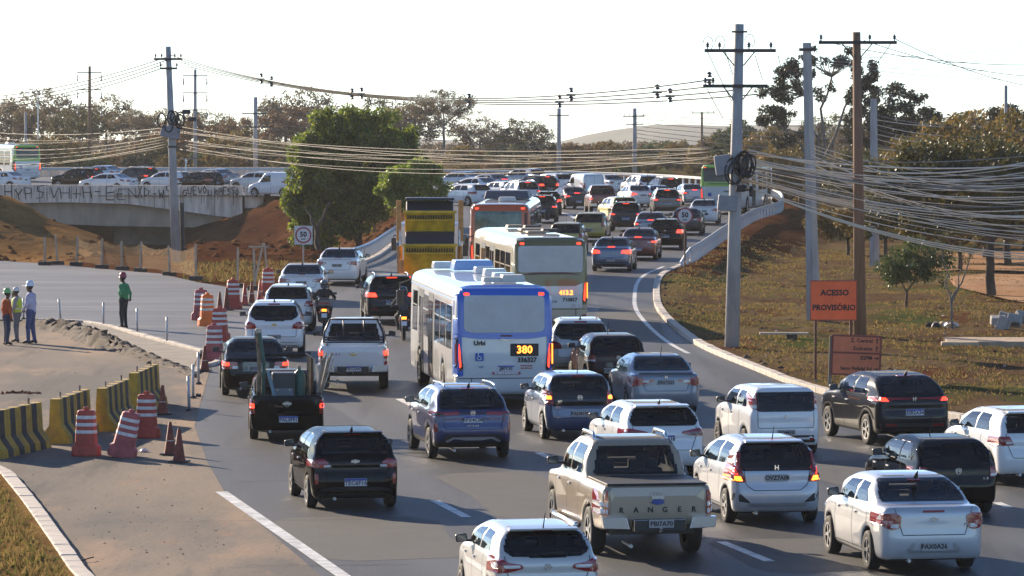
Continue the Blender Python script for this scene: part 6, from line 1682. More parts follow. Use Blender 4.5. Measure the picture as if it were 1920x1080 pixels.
# left pole and the far ones
d1 = G(331, 487).y; b1 = Vector((G(331, 487).x, d1, -.1)); t1 = D(315, 87, d1)
p1 = pole(b1, t1, 'tall leaning concrete pole in front of the bridge', r0=.25, r1=.14, arms=((.62, .70, .70, (-.62, -.32, .32, .62), 0, ()), (1.08, .42, .42, (-.4, .4), 0, ())))
tz = t1 - b1
MB().box((tz.x * .55 - .05, -.25, 6.35), (.95, .3, .55), ry=R(14)).build('junction_box', [mat('grey_box', (.24, .24, .26), .6)], p1, bevel=.03)
for k in range(7):
    cx = tz.x * .6 + random.uniform(-.5, .5); cz = random.uniform(6.7, 7.6)
    pts = [(cx + .2 * math.sin(a), -.3 - .02 * k, cz + .35 * math.cos(a)) for a in np.linspace(0, 2 * math.pi, 11)]
    MB().tube(pts, .035, 5, caps=False).build('cable_loop', [BLACK], p1)
for (x_, zz) in ((.75, 7.35), (1.05, 7.0)):
    MB().box((tz.x * .6 + x_, -.3, zz), (.4, .3, .2)).build('lamp_head', [BLACK], p1, bevel=.03)
MB().lathe([(.245, 5.6), (.245, 5.7)], c=(tz.x * .5, 0, 0), n=10).build('band', [BLACK], p1)
MB().tube([(.32, .1, -.2), (.26, .1, 2.9)], .11, 8).build('cable_duct', [BLACK], p1)
for (x, yt, yb, d, lab, m_) in ((168, 124, 345, 480, 'dark pole with three arms of hanging insulators, left of the leaning pole', WOODP), (366, 130, 345, 460, 'pale pole with three arms of hanging insulators, right of the leaning pole', CONC_P)):
    q = D(x, yb, d)
    s_ = d / FPX
    pole((q.x, d, -1.2), D(x, yt, d), lab, r0=.22, r1=.15, m=m_, arms=tuple((k * 32 * s_ + 12 * s_, 23 * s_, 23 * s_, (), 0, (-22 * s_, 22 * s_)) for k in range(3)))
for (x, yt, d, lab, arms) in ((479, 182, 440, 'pale pole with two short arms right of the bridge', ((1.6, 1.3, 1.3, (-1.2, .6), 0, ()), (2.9, 1.2, 1.4, (.7,), 0, ()))), (1048, 203, 452, 'slim pale pole behind the far queue, left one', ((.7, 1.0, 1.0, (-.9, .9), 0, ()),)), (1190, 203, 455, 'slim pale pole behind the far queue, right one', ((.8, 1.2, 1.0, (-1.0, -.5, .9), 0, ()), (1.6, .9, .9, (), 0, ()))), (1316, 210, 470, 'thin dark pole with one long arm far beyond the green bus', ((.1, 1.1, 1.4, (-1.0, .6, 1.2), 0, ()),)), (48, 210, 470, 'thin pale pole at the far left', ())):
    q = D(x, 345, d); pole((q.x, d, -1.2), D(x, yt, d), lab, r0=.24 if x not in (1316, 48) else .14, r1=.2 if x not in (1316, 48) else .12, arms=arms, m=CONC_P if x != 1316 else WOODP)
def street_lamp(x, yt, d, reach, label, curve=False):
    q = D(x, 345, d); t = D(x, yt, d); h = t.z + 1.2
    e = empty('street_lamp', (q.x, d, -1.2), label=label, cat='lamp')
    MB().tube([(0, 0, 0), (0, 0, h)], [.1, .06], 8).build('pole', [STEEL], e)
    for s in (-1, 1):
        pts = [(0, 0, h - .05), (s * reach * .5, 0, h + .12), (s * reach, 0, h + .2)] if not curve else [(0, 0, h - .6), (s * reach * .2, 0, h - .15), (s * reach * .6, 0, h + .05), (s * reach, 0, h)]
        MB().tube(pts, .035, 6).build('arm', [STEEL], e)
        MB().box((s * (reach + .2), 0, pts[-1][2] + .02), (.5, .2, .1)).build('lamp_head', [ARMW], e, bevel=.02)
street_lamp(72, 172, 470, .55, 'double-armed street lamp at the far left')
street_lamp(349, 297, 430, .7, 'small curved double street lamp on the bridge', True)

# ------------------------------------------------------------------ cables
CABT = mat('pale_cable', (.62, .53, .41), .4); CABM = mat('tan_cable', (.075, .058, .042), .7); CABD = mat('dark_cable', (.018, .017, .016), .8, spec=.1); CABG = mat('grey_cable', (.20, .19, .18), .6)
def cable(a, b, sag, r, m, label, group, n=14, name='cable'):
    a, b = Vector(a), Vector(b); pts = []
    for k in range(n + 1):
        t = k / n; p = a.lerp(b, t); p.z -= sag * 4 * t * (1 - t); pts.append(p)
    o = MB().tube(pts, r, 5).build(name, [m], smooth=True)
    return tag(o, label, 'cable', group)
# service cables fanning right from the big pole
HUB = b8 + Vector((tt.x * .58, -.2, 5.7))
for k in range(30):
    u = k / 29
    yr = 285 + u * 175 + random.uniform(-8, 8)
    dd = random.uniform(150, 200)
    e_ = D(1990, yr, dd); s_ = HUB + Vector((random.uniform(0, .4), -.1, .55 - u * 1.0 + random.uniform(-.12, .12)))
    cable(s_, e_, random.uniform(.2, .75), random.choice((.012, .016, .02, .03)), CABT if k % 5 else CABG, 'pale service cable fanning right from the cable tangle on the big pole', 'service cables right of the big pole')
for k in range(3):
    cable(HUB + Vector((.2, -.1, -.45)), D(1990, 478 + 6 * k, 150), .55, .022, CABT, 'lowest pale cable sagging from the big pole across the verge', 'lowest cables across the verge')
for k in range(9):
    cable(D(1520 + random.uniform(-3, 3), 270 + 7 * k, d9 - .2), D(1990, 320 + 16 * k + random.uniform(-6, 6), d9 + 20), random.uniform(.3, .8), random.choice((.014, .02, .026)), CABT, 'pale cable running right from the plain concrete pole', 'cables right of the plain pole')
for k in range(12):
    cable(D(1640, 215 + 9 * k, d11), D(1990, 190 + 12 * k + random.uniform(-5, 5), d11 + 60), random.uniform(.4, 1.2), .02, CABT if k % 3 else CABG, 'cable running right from the grey pole beyond the brown pole', 'cables right of the grey pole')
# high wires
for k, (x_, yy) in enumerate(((1537, 76), (1620, 76), (1680, 74))):
    cable(D(x_, yy, d10 - .2), D(2000, 118 + 26 * k, d10 + 40), .35, .014, CABD, 'thin high wire leaving the crossarm of the brown pole', 'high wires right')
for k in range(4):
    cable(D(1500 + 30 * k, 108 + 6 * k, d9), D(2000, 75 + 22 * k, d9 + 90), .3, .012, CABG, 'thin grey wire crossing the sky at top right', 'thin wires top right')
# guys from the crossarms of the big pole
for x_, ya, xb_, yb_ in ((1326, 96, 1372, 190), (1360, 96, 1374, 140), (1416, 104, 1430, 150), (1458, 100, 1470, 150), (1325, 165, 1356, 222), (1670, 82, 1628, 140)):
    cable(D(x_, ya, d8 - .3 if x_ < 1500 else d10 - .3), D(xb_, yb_, d8 - .3 if x_ < 1500 else d10 - .2), .02, .013, CABD, 'short dark wire hanging from a crossarm', 'wires at the crossarms', n=4)
# long spans between the leaning pole and the big pole
LONGP = []
for k, (dx, dy) in enumerate(((-.62, 12), (-.2, 16), (.3, 21), (.62, 27))):
    a = D(320 + 10 * k, 103 + 7 * k, d1 - .2); b = D(1330 + 30 * k, 150 + 9 * k, d8 + 1)
    LONGP.append([Vector(a).lerp(Vector(b), q / 400) - Vector((0, 0, (1.25 - .1 * k) * 4 * (q / 400) * (1 - q / 400))) for q in range(401)])
    cable(a, b, 1.25 - .1 * k, .022, CABD, 'long dark power line from the leaning pole to the big pole', 'long power lines across the sky', n=40)
    cable(D(318 - 6 * k, 105 + 8 * k, d1 - .2), D(-120, 185 + 7 * k, d1 + 60), .6, .026, CABD, 'power line falling left from the leaning pole', 'power lines falling left', n=20)
for k, x_ in enumerate((490, 510, 660, 678, 880, 1050, 1070, 1232, 1255, 1332)):          # spacers on the lines
    best = min(LONGP[k % 3], key=lambda p: abs(960 + FPX * p.x / p.y - x_)); q = best
    m = MB(); 
    for s in (-1, 1):
        m.lathe([(0, 0), (.10, .03), (.05, .1), (.10, .14), (0, .2)], c=(q.x, q.y, q.z + (.08 if s > 0 else -.22)), n=8)
    m.box((q.x, q.y, q.z), (.32, .08, .08))
    tag(m.build('line_spacer', [INSUL]), 'dark insulator spacer on the long power line', 'insulator', 'spacers on the long power lines')
# bundles of telecom cable at half height, left to right across the picture
for k in range(8):
    yy = 236 + 11 * k + random.uniform(-2, 2)
    cable(D(-60, yy + 6, 300), D(325, 238 + 5 * k, d1 - .1), random.uniform(.15, .5), .013 if k % 3 else .02, CABM, 'pale telecom cable reaching the leaning pole from the left edge', 'telecom cables left', n=16)
for k in range(10):
    yy = 232 + 6.5 * k + random.uniform(-3, 3)
    cable(D(330, 232 + random.uniform(0, 48), d1 - .1), D(1360 + random.uniform(-3, 3), 262 + random.uniform(0, 55), d8 - .2), .25 + .055 * k + random.uniform(-.1, .25), random.choice((.008, .011, .015)), CABM, 'pale telecom cable spanning between the leaning pole and the big pole', 'telecom cables across the middle', n=30)
for k in range(7):
    cable(D(1190, 215 + 7 * k, 455), D(1990, 205 + 12 * k, 420), .8 + .1 * k, .03, CABG, 'thin far cable behind the right-hand trees', 'far cables right', n=16)
    cable(D(479, 200 + 9 * k, 440), D(1048, 215 + 9 * k, 452), 1.0, .025, CABG, 'thin far cable between slim pale poles', 'far cables middle', n=20)
# ------------------------------------------------------------------ road works: concrete barriers, plastic drums, cones, posts, net fence
YEL = mat('barrier_yellow', (.30, .19, .04), .8, col2=(.52, .32, .03), vscale=3.5, bump=.3); BLKP = mat('barrier_black', (.018, .018, .02), .8, col2=(.07, .06, .05), vscale=3.5)
def barrier(p, rz, label, stripes=5, L=2.4, gaps=()):
    e = empty('concrete_barrier', p, rz, label, 'barrier', 'striped barriers of the road works'); e.scale = (1, 1.1, 1.08)
    prof = [(-.32, 0), (.32, 0), (.30, .16), (.13, .40), (.10, .98), (-.10, .98), (-.13, .40), (-.30, .16)]
    n = stripes * 2 + 1; w_ = L / n
    MB().prism(prof, 'X', -L / 2, L / 2).build('concrete_body', [YEL], e)
    pr2 = [(a * (1.012) + (.004 if a > 0 else -.004), b + (.004 if b > .5 else 0) if b > 0 else .002) for a, b in prof]
    for k in range(stripes):
        a = -L / 2 + w_ * (2 * k + 1)
        MB().prism(pr2, 'X', a + w_ * .04, a + w_ * .96).build('black_stripe', [BLKP], e)
    for q in (-L * .32, L * .32):
        MB().tube([(q - .04, 0, .95), (q - .04, 0, 1.10), (q + .04, 0, 1.10), (q + .04, 0, .95)], .014, 5).build('lifting_loop', [RUST], e)
def gp(x, y, z=.02): 
    p = G(x, y); return (p.x, p.y, z)
# nearest corner of each barrier, then the far one
for (xa, ya, xb, yb, lab) in ((-22, 862, 70, 840, 'yellow and black concrete barrier cut off by the left edge'), (103, 834, 160, 812, 'yellow and black barrier second from the left edge'), (190, 811, 236, 790, 'yellow and black barrier behind the leaning barrel'), (250, 778, 290, 758, 'yellow and black barrier farthest back, beside the cone')):
    a, b = G(xa, ya), G(xb, yb)
    c = (a + b) / 2; t = b - a
    barrier((c.x, c.y, .02), math.atan2(t.y, t.x), lab, L=t.length, stripes=4)
DRUM_R = mat('drum_red', (.42, .055, .035), .55, var=.2, vscale=4); DRUM_O = mat('drum_orange', (.85, .17, .02), .5, var=.1, vscale=4); DRUM_P = mat('drum_faded', (.40, .085, .085), .6, var=.25, vscale=4); WSTR = mat('reflective_white', (.62, .60, .58), .45, var=.15, vscale=6); CONEM = mat('cone_dirty', (.20, .045, .025), .7, var=.4, vscale=5)
def drum(p, label, m, h=.95, tilt=(0, 0), s=1.0):
    """ribbed plastic barrel: waisted shell, white bands, wide foot"""
    e = empty('plastic_drum', p, random.uniform(-.3, .3), label, 'barrel', 'plastic barrels of the road works')
    e.rotation_euler = (tilt[0], tilt[1], e.rotation_euler.z); e.scale = (s, s, s)
    def ring(prof, nm, mm, par=e):
        mb = MB(); V_ = []; F_ = []; n = 16
        for (r, z) in prof:
            for k in range(n):
                a = 2 * math.pi * k / n; q = 1 / max(abs(math.cos(a)), abs(math.sin(a))) ** .55
                V_.append((r * math.cos(a) * q, r * math.sin(a) * q * .8, z))
        for i in range(len(prof) - 1):
            for k in range(n): F_.append((i * n + k, i * n + (k + 1) % n, (i + 1) * n + (k + 1) % n, (i + 1) * n + k))
        F_.append(tuple(range((len(prof) - 1) * n, len(prof) * n)))
        mb.add(V_, F_); return mb.build(nm, [mm], par, smooth=False)
    ring([(.30, 0), (.31, .03), (.30, .20), (.235, .26), (.225, .42), (.215, .56), (.205, .70), (.195, .84), (.185, .92), (.15, .95), (.10, .95)], 'shell', m)
    for z0 in (.47, .62, .77):
        r0 = .235 - (z0 - .26) * .065
        ring([(r0, z0), (r0 + .004, z0 + .01), (r0 - .002, z0 + .065), (r0 - .01, z0 + .075)], 'white_band', WSTR)
    ring([(.06, .94), (.06, 1.0), (.04, 1.02)], 'cap', m)
DR = [(162, 856, 'faded red barrel standing beside the leaning one', DRUM_R, (0, 0)), (228, 858, 'leaning pinkish barrel with white bands', DRUM_P, (R(4), R(13))), (275, 822, 'upright red barrel beside the farthest barrier', DRUM_R, (0, 0)),
      (402, 678, 'faded pink-red barrel nearest the white SUV', DRUM_P, (0, 0)), (412, 641, 'red barrel second in the row by the side street', DRUM_R, (0, 0)), (389, 612, 'bright orange barrel in the row by the side street', DRUM_O, (0, 0)), (377, 601, 'dull red barrel behind the bright orange one', DRUM_P, (0, 0)), (437, 580, 'tall red barrel in front of the net fence', DRUM_R, (0, 0)), (503, 556, 'red barrel farthest along, beside the white sedan', DRUM_R, (0, 0))]
for x, y, lab, m, tl in DR: drum(gp(x, y, .02), lab, m, tilt=tl, s=1.1 if y > 700 else 1.16)
def cone(p, label, m=CONEM, h=.75, band=True, tilt=0.0, top=None):
    e = empty('traffic_cone', p, random.uniform(0, 1.5), label, 'cone', 'traffic cones of the road works')
    e.rotation_euler = (tilt, 0, e.rotation_euler.z)
    MB().box((0, 0, .02), (.38, .38, .04)).build('base', [BLACK], e, bevel=.008)
    MB().lathe([(.15, .04), (.13, .10), (.035, h), (0, h + .005)], n=16).build('cone_body', [m], e, smooth=True)
    if band: MB().lathe([(.098, h * .42), (.100, h * .42), (.065, h * .64), (.062, h * .64)], n=16).build('reflective_band', [WSTR], e, smooth=True)
for x, y, lab, m, b in ((336, 869, 'dark dirty cone nearest the camera', CONEM, False), (319, 855, 'cone with a white band just behind the nearest cone', CONEM, True), (305, 779, 'cone with white band beside the farthest barrier', CONEM, True), (384, 698, 'dark cone beside the pinkish barrel', CONEM, True), (425, 583, 'dark cone in front of the tall red barrel', CONEM, False), (412, 592, 'dark slim cone left of the tall red barrel', CONEM, False), (459, 574, 'orange and white cone right of the tall red barrel', DRUM_R, True), (472, 570, 'brown cone third right of the tall red barrel', CONEM, True), (488, 566, 'pale cone just left of the last barrel', DRUM_R, True)):
    cone(gp(x, y, .03), lab, m, band=b, h=.75 if y > 650 else .85)
POSTG = mat('post_grey', (.46, .46, .47), .5, .2, var=.15, vscale=5)
for x, y, lab, h, tl in ((44, 600, 'grey delineator post behind the man in white', .75, 0), (114, 605, 'leaning grey delineator post left along the kerb', .82, R(-5)), (194, 612, 'grey delineator post left of the man in green', .82, 0), (257, 626, 'grey delineator post right of the man in green', .85, 0), (313, 644, 'grey delineator post near the end of the side street kerb', .85, 0), (372, 722, 'grey delineator post closest to the black sedan', .9, 0), (362, 748, 'grey delineator post at the kerb end', .9, 0), (355, 772, 'grey delineator post nearest the camera', .9, R(-2))):
    e = empty('delineator_post', gp(x, y, .03), 0, lab, 'post', 'delineator posts along the kerb'); e.rotation_euler = (0, tl, 0)
    MB().tube([(0, 0, 0), (0, 0, h)], .038, 8).build('tube', [POSTG], e, smooth=True)
    MB().lathe([(.042, h * .72), (.042, h * .86)], n=8).build('reflective_band', [WSTR], e)
    MB().lathe([(.10, 0), (.09, .04), (.04, .06)], n=10).build('foot', [BLACK], e)
# net fence on posts with concrete feet
fe = empty('net_fence', label='sagging tan safety net strung on posts beyond the side street', cat='fence')
netm = bpy.data.materials.new('safety_net'); netm.use_nodes = True
t_ = netm.node_tree; b_ = t_.nodes['Principled BSDF']; b_.inputs['Base Color'].default_value = (.42, .25, .11, 1); b_.inputs['Roughness'].default_value = .9
tr_ = t_.nodes.new('ShaderNodeBsdfTransparent'); mx_ = t_.nodes.new('ShaderNodeMixShader'); mx_.inputs[0].default_value = .26
t_.links.new(tr_.outputs[0], mx_.inputs[1]); t_.links.new(b_.outputs[0], mx_.inputs[2]); t_.links.new(mx_.outputs[0], t_.nodes['Material Output'].inputs[0])
PW = mat('fence_post', (.44, .35, .26), .8, var=.2, vscale=4)
fp = [G(x, y) for x, y in ((84, 498), (108, 497), (143, 499), (191, 504), (229, 507), (263, 510), (318, 517), (367, 526), (445, 540), (478, 545))]
tops = []
for k, p in enumerate(fp):
    h = (1.35, 1.45, 1.4, 1.4, 1.35, 1.4, 1.35, 1.6, 1.7, 1.75)[k]; lean = (0, -.1, .08, .02, -.03, .05, -.04, 0, .03, -.05)[k]
    MB().tube([(p.x, p.y, 0), (p.x + lean, p.y, h)], .055, 6).build('post', [PW], fe)
    MB().box((p.x, p.y, .10), (.62, .35, .2)).build('concrete_foot', [mat('dark_foot', (.06, .05, .045), .9)], fe, bevel=.03)
    tops.append(Vector((p.x + lean, p.y, h)))
for k in range(len(fp) - 3):
    V_ = []; n = 8
    for j in range(n + 1):
        t = j / n; lo = fp[k].lerp(fp[k + 1], t); hi = tops[k].lerp(tops[k + 1], t); s_ = 4 * t * (1 - t)
        for q in range(5):
            c = Vector((lo.x, lo.y, .12 + .1 * s_)).lerp(Vector((hi.x, hi.y, hi.z - .05 - .22 * s_)), q / 4); c.y += .06 * math.sin(7 * t + q); V_.append(c)
    MB().add(V_, [(a * 5 + b, (a + 1) * 5 + b, (a + 1) * 5 + b + 1, a * 5 + b + 1) for a in range(n) for b in range(4)]).build('net_panel', [netm], fe, smooth=True, fix=False)
# a wooden trestle left behind the cones
tr = empty('wooden_trestle', gp(500, 541, 0), 0, 'leaning timber trestle between fence and barrels', 'trestle')
for a, b in (((-.55, 0, 0), (-.15, 0, 1.9)), ((.1, 0, 0), (-.1, 0, 1.9)), ((-.75, .02, 1.75), (.1, .02, 1.75))): MB().tube([a, b], .045, 4).build('timber', [PW], tr)
# ------------------------------------------------------------------ dirt ridge, rubble, slab, litter
def lump(name, c, d, m, label=None, cat=None, seed=0, parent=None, kind=None, group=None, rough=.3):
    r = np.random.default_rng(seed); bm = bmesh.new(); bmesh.ops.create_icosphere(bm, subdivisions=2, radius=.5)
    for v in bm.verts: v.co = v.co * (1 + r.uniform(-rough, rough)); v.co = Vector((v.co.x * d[0], v.co.y * d[1], max(-.1, v.co.z) * d[2]))
    me = bpy.data.meshes.new(name); bm.to_mesh(me); bm.free(); me.materials.append(m)
    o = ob(name, me, parent, c); o.rotation_euler = (0, 0, r.uniform(0, 6))
    if label: tag(o, label, cat, group, kind)
    return o
DARKD = mat('dark_soil', (.055, .036, .022), .95, var=.5, vscale=4, bump=.8, bscale=12); REDD = mat('red_clod', (.17, .055, .03), .95, var=.3, vscale=4, bump=.6, bscale=12)
rv = MB(); rd = [G(x, y) for x, y in ((40, 606), (85, 612), (130, 618), (165, 632), (200, 645), (230, 655), (270, 670), (310, 684), (365, 702))]
hs = [.10, .22, .26, .28, .30, .20, .14, .12, .05]; ws = [.6, 1.0, 1.4, 1.6, 1.5, 1.0, .8, .7, .5]
Q = spline([(p.x, p.y, h, w_) for p, h, w_ in zip(rd, hs, ws)], 90); V_ = []; NN = 9
for k, (x, y, h, w_) in enumerate(Q):
    for j in range(NN):
        a = j / (NN - 1) * 2 - 1
        V_.append((x + random.uniform(-.12, .12), y + a * w_ * 2.2, max(-.02, h * (1 - a * a) * random.uniform(.45, 1.3)) + .015))
rid = ob('soil_ridge', mesh_np('soil_ridge', V_, grid_faces(90, NN), [DARKD]))
tag(rid, 'ridge of dark turned soil between work site and footway', kind='structure')
for k in range(40):
    q = Q[random.randrange(90)]
    lump('clod', (q[0] + random.uniform(-.4, .4), q[1] + random.uniform(-2.5, 2), .03), (random.uniform(.06, .2),) * 3, DARKD if k % 3 else CONC, seed=k, parent=rid)
cl = empty('clod_row', gp(40, 739, .02), 0, 'row of dark red earth clods on the work site paving', 'clods')
for k in range(14): lump('clod', (-.5 + k * .075 + random.uniform(-.03, .03), random.uniform(-.25, .25), 0), (random.uniform(.08, .17), .15, random.uniform(.07, .16)), REDD, seed=50 + k, parent=cl)
st = empty('broken_stick', gp(112, 1023, .03), 0, 'dark stick lying by the near left kerb', 'stick'); MB().tube([(-.28, .1, .02), (-.1, .05, .03), (.18, 0, .02)], .022, 6).build('wood', [INK], st)
tg = empty('bent_twig', gp(158, 1056, .03), 0, 'bent dark twig on the paving by the near kerb', 'twig'); MB().tube([(-.15, .05, .02), (-.03, 0, .02), (.08, .1, .05), (.14, .3, .05)], .011, 5).build('wood', [INK], tg)
for k, (x, y, lab, m) in enumerate(((145, 638, 'grey stone on the soil ridge', CONC), (270, 849, 'white scrap beside the leaning barrel', WSTR), (372, 745, 'small dark stone at the kerb end', INK))):
    lump('stone', gp(x, y, .04), (.22, .2, .12), m, lab, 'stone', seed=90 + k)
def vg(x, y):
    return vhit(x, y)
p = vg(1850, 650)
sb = empty('concrete_slab', p + Vector((0, 0, -.05)), R(-3), 'broken concrete slab lying on the verge at the right edge', 'slab')
MB().box((.3, .6, .12), (3.2, 2.6, .22)).build('slab_top', [mat('slab_tan', (.36, .26, .18), .9, var=.2, vscale=2, bump=.3)], sb, bevel=.02)
MB().box((-.9, -.9, .10), (1.2, .5, .26)).build('slab_edge', [mat('slab_pale', (.50, .37, .24), .9, var=.2, vscale=3)], sb, bevel=.03)
for k, (x, y) in enumerate(((1872, 612), (1888, 606), (1900, 612), (1914, 607), (1884, 618))):
    p = vg(x, y); o = MB().box((0, 0, .16), (.55, .5, .34), ry=.2 * k).build('concrete_block', [CONC], bevel=.04); o.location = p; o.rotation_euler = (.2, .1 * k, .7 * k)
    tag(o, 'broken grey concrete block heaped behind the slab', 'block', 'heap of concrete blocks')
p = vg(1757, 615); rb = empty('rubbish_heap', p, 0, 'heap of white and black rubbish bags at the foot of the thin sapling', 'rubbish')
for k in range(9): lump('bag', (random.uniform(-.35, .6), random.uniform(-.4, .4), .05), (.34, .3, .3), (WSTR, INK, mat('cardboard', (.35, .25, .15), .8))[k % 3], seed=120 + k, parent=rb, rough=.2)
bn = empty('plank_bench', vg(1470, 636), 0, 'low plank lying on the verge left of the access board', 'plank'); MB().box((0, 0, .18), (1.6, .3, .06)).build('plank', [PW], bn); MB().box((.25, 0, .07), (.35, .3, .16)).build('support', [DARKD], bn)
for k in range(26):
    x, y = random.uniform(1400, 1900), random.uniform(560, 760)
    p = vg(x, y)
    if p.x < 7.2: continue
    lump('litter', p, (random.uniform(.05, .14), .1, .06), (WSTR, CONC, INK)[k % 3], 'small scrap of litter on the right verge', 'litter', seed=200 + k, group='litter on the right verge')
# ------------------------------------------------------------------ trees
BARK = mat('bark', (.075, .055, .04), .95, var=.4, vscale=3, bump=.6, bscale=12, stretch=(1, 1, .3)); BARKG = mat('bark_grey', (.17, .145, .12), .95, var=.3, vscale=3, bump=.5, bscale=12)
LV_MANGO = leaf_mat('leaves_mango', [(.045, .082, .010), (.090, .145, .013), (.165, .215, .016), (.32, .34, .025)], .58)
LV_DARK = leaf_mat('leaves_dark', [(.014, .022, .012), (.028, .036, .018), (.045, .052, .026)], .25)
LV_GREYB = leaf_mat('leaves_grey_brown', [(.14, .10, .06), (.20, .15, .09), (.12, .105, .05)], .4)
LV_OLIVE = leaf_mat('leaves_olive', [(.055, .06, .018), (.09, .085, .025), (.13, .105, .03)], .38)
LV_BROWN = leaf_mat('leaves_brown', [(.14, .075, .03), (.20, .10, .035), (.11, .085, .035)], .35)
LV_YEL = leaf_mat('leaves_yellow', [(.10, .09, .02), (.17, .125, .025), (.20, .11, .025), (.075, .08, .02)], .45)
LV_GREEN = leaf_mat('leaves_green', [(.04, .065, .018), (.06, .09, .022), (.09, .12, .035)], .35)

def leaf_cloud(C, n, size, r, droop=.4, asp=.45):
    """n leaf blades scattered round clump centres C (rows x, y, z, radius)"""
    C = np.asarray(C); w_ = C[:, 3] ** 2; k = r.choice(len(C), n, p=w_ / w_.sum())
    u = r.normal(size=(n, 3)); u /= np.linalg.norm(u, axis=1)[:, None]
    rad = C[k, 3] * (r.random(n) ** .45)
    P = C[k, :3] + u * rad[:, None] * np.array([1, 1, .8])
    a = u + r.normal(size=(n, 3)) * .7; a[:, 2] -= droop; a /= np.linalg.norm(a, axis=1)[:, None]
    b = np.cross(a, r.normal(size=(n, 3))); b /= np.linalg.norm(b, axis=1)[:, None] + 1e-9
    L_ = size * r.uniform(.6, 1.4, n)[:, None]; W_ = L_ * asp
    V_ = np.stack([P - a * L_ * .5, P + b * W_ * .5, P + a * L_ * .5, P - b * W_ * .5], 1).reshape(-1, 3)
    return V_, np.arange(n * 4).reshape(n, 4)

def limb(mb, a, b, r0, r1, r, n=5, wob=.12):
    a, b = Vector(a), Vector(b); L_ = (b - a).length
    pts = [a.lerp(b, k / n) + Vector((r.uniform(-1, 1), r.uniform(-1, 1), r.uniform(-.5, .8))) * wob * L_ * math.sin(math.pi * k / n) * .5 for k in range(n + 1)]
    mb.tube(pts, [r0 + (r1 - r0) * k / n for k in range(n + 1)], 6, caps=False)

def tree_mesh(key, blobs, n_leaf, size, lm, bark, seed, trunk=None, forks=(), clumps=60, crad=(.5, .9), shell=.75, tr=.22, twigs=True, droop=.4, asp=.45, nz=.1):
    """blobs: ellipsoids (x, y, z, rx, ry, rz) that fill the crown; origin at the foot of the trunk"""
    r = np.random.default_rng(seed)
    vol = np.array([b[3] * b[4] * b[5] for b in blobs]) ** .67
    C = []
    for k in r.choice(len(blobs), clumps, p=vol / vol.sum()):
        b = blobs[k]; u = r.normal(size=3); u /= np.linalg.norm(u)
        q = (r.random() ** .4) if r.random() > shell else r.uniform(.78, 1.16)
        C.append((b[0] + u[0] * b[3] * q, b[1] + u[1] * b[4] * q, b[2] + u[2] * b[5] * q, r.uniform(*crad)))
    Vv, Ff = leaf_cloud(C, n_leaf, size, r, droop, asp)
    crown = mesh_np('crown', Vv, Ff, [lm], False)
    mb = MB(); tp = trunk or (0, 0, blobs[0][2] * .6)
    limb(mb, (0, 0, -.3), tp, tr, tr * .7, r, 5, .06)
    for f in forks: limb(mb, tp, f, tr * .62, tr * .3, r, 5, .15)
    ends = list(forks) or [tp]
    for c in C[::1 if twigs else 3]:
        e = min(ends, key=lambda q: (Vector(q) - Vector(c[:3])).length)
        limb(mb, e, c[:3], tr * .24, tr * .05, r, 4, .25)
    tm = mb.mesh('trunk', [bark], True)
    return crown, tm
TREES = {}
def plant(key, loc, label, cat='tree', name='tree', sc=1.0, rz=0.0, group=None):
    e = empty(name, loc, rz, label, cat, group); e.scale = (sc, sc, sc)
    ob('crown', TREES[key][0], e); ob('trunk', TREES[key][1], e)
    return e
# big mango: the photograph's dense dark dome, lit from the left
TREES['mango'] = tree_mesh('mango', [(0, 0, 6.0, 3.4, 2.6, 2.6), (-1.6, 0, 3.9, 2.5, 2.2, 2.2), (1.6, .2, 5.4, 2.6, 2.4, 2.2), (-1.0, 0, 7.4, 2.0, 1.8, 1.4), (1.0, 0, 7.3, 2.2, 1.8, 1.3), (-2.0, -.2, 5.6, 2.0, 2.0, 2.0), (2.4, 0, 4.2, 1.7, 1.7, 1.5), (-.8, .2, 2.6, 2.2, 1.8, 1.5), (-2.7, 0, 2.5, 1.6, 1.5, 1.7), (-1.9, -.2, 1.5, 1.5, 1.3, 1.0), (-3.0, 0, 1.0, 1.1, 1.1, 1.1), (-2.0, 0, .7, 1.1, 1.1, .9), (-3.3, 0, 3.6, 1.3, 1.4, 1.6), (.4, 0, 3.4, 2.2, 1.8, 1.3), (-3.0, 0, 6.2, 1.2, 1.3, 1.2)], 98000, .27, LV_MANGO, BARK, 11, trunk=(.1, 0, 1.8), forks=((-1.8, 0, 3.0), (1.2, .2, 3.4), (.2, 0, 4.6)), clumps=520, crad=(.35, .72), tr=.22, twigs=False, droop=.9, asp=.32)
LV_MANGO2 = leaf_mat('leaves_mango_young', [(.075, .13, .016), (.14, .21, .02), (.22, .29, .03), (.34, .38, .04)], .58)
TREES['mango_small'] = tree_mesh('ms', [(1.6, -.5, 4.0, 1.7, 1.5, 1.2), (.5, -.5, 3.1, 1.2, 1.1, 1.0), (2.5, -.5, 3.2, 1.2, 1.1, 1.1), (2.0, -.5, 4.6, .9, .9, .7), (-.1, -.5, 3.6, .9, .9, .8)], 17000, .24, LV_MANGO2, BARK, 12, trunk=(.4, 0, 1.6), forks=((.6, -.3, 2.6), (1.8, -.4, 2.9)), clumps=110, crad=(.3, .55), tr=.14, twigs=False, droop=.9, asp=.32)
dm = 276.0
q = D(690, 478, dm); plant('mango', (q.x - .6, dm, ground_z(q.x - .6, dm)), 'big dense mango tree left of the skip truck', 'tree', 'mango_tree', sc=.96)
q = D(782, 470, dm - 2); plant('mango_small', (-6.9, 262, ground_z(-6.9, 262)), 'smaller bright mango tree leaning on the big one', 'tree', 'mango_tree', sc=.86)
e = empty('bare_tree', (D(600, 490, 262).x, 262, ground_z(D(600, 490, 262).x, 262)), 0, 'bare dark forked tree under the left half of the mango crown', 'tree')
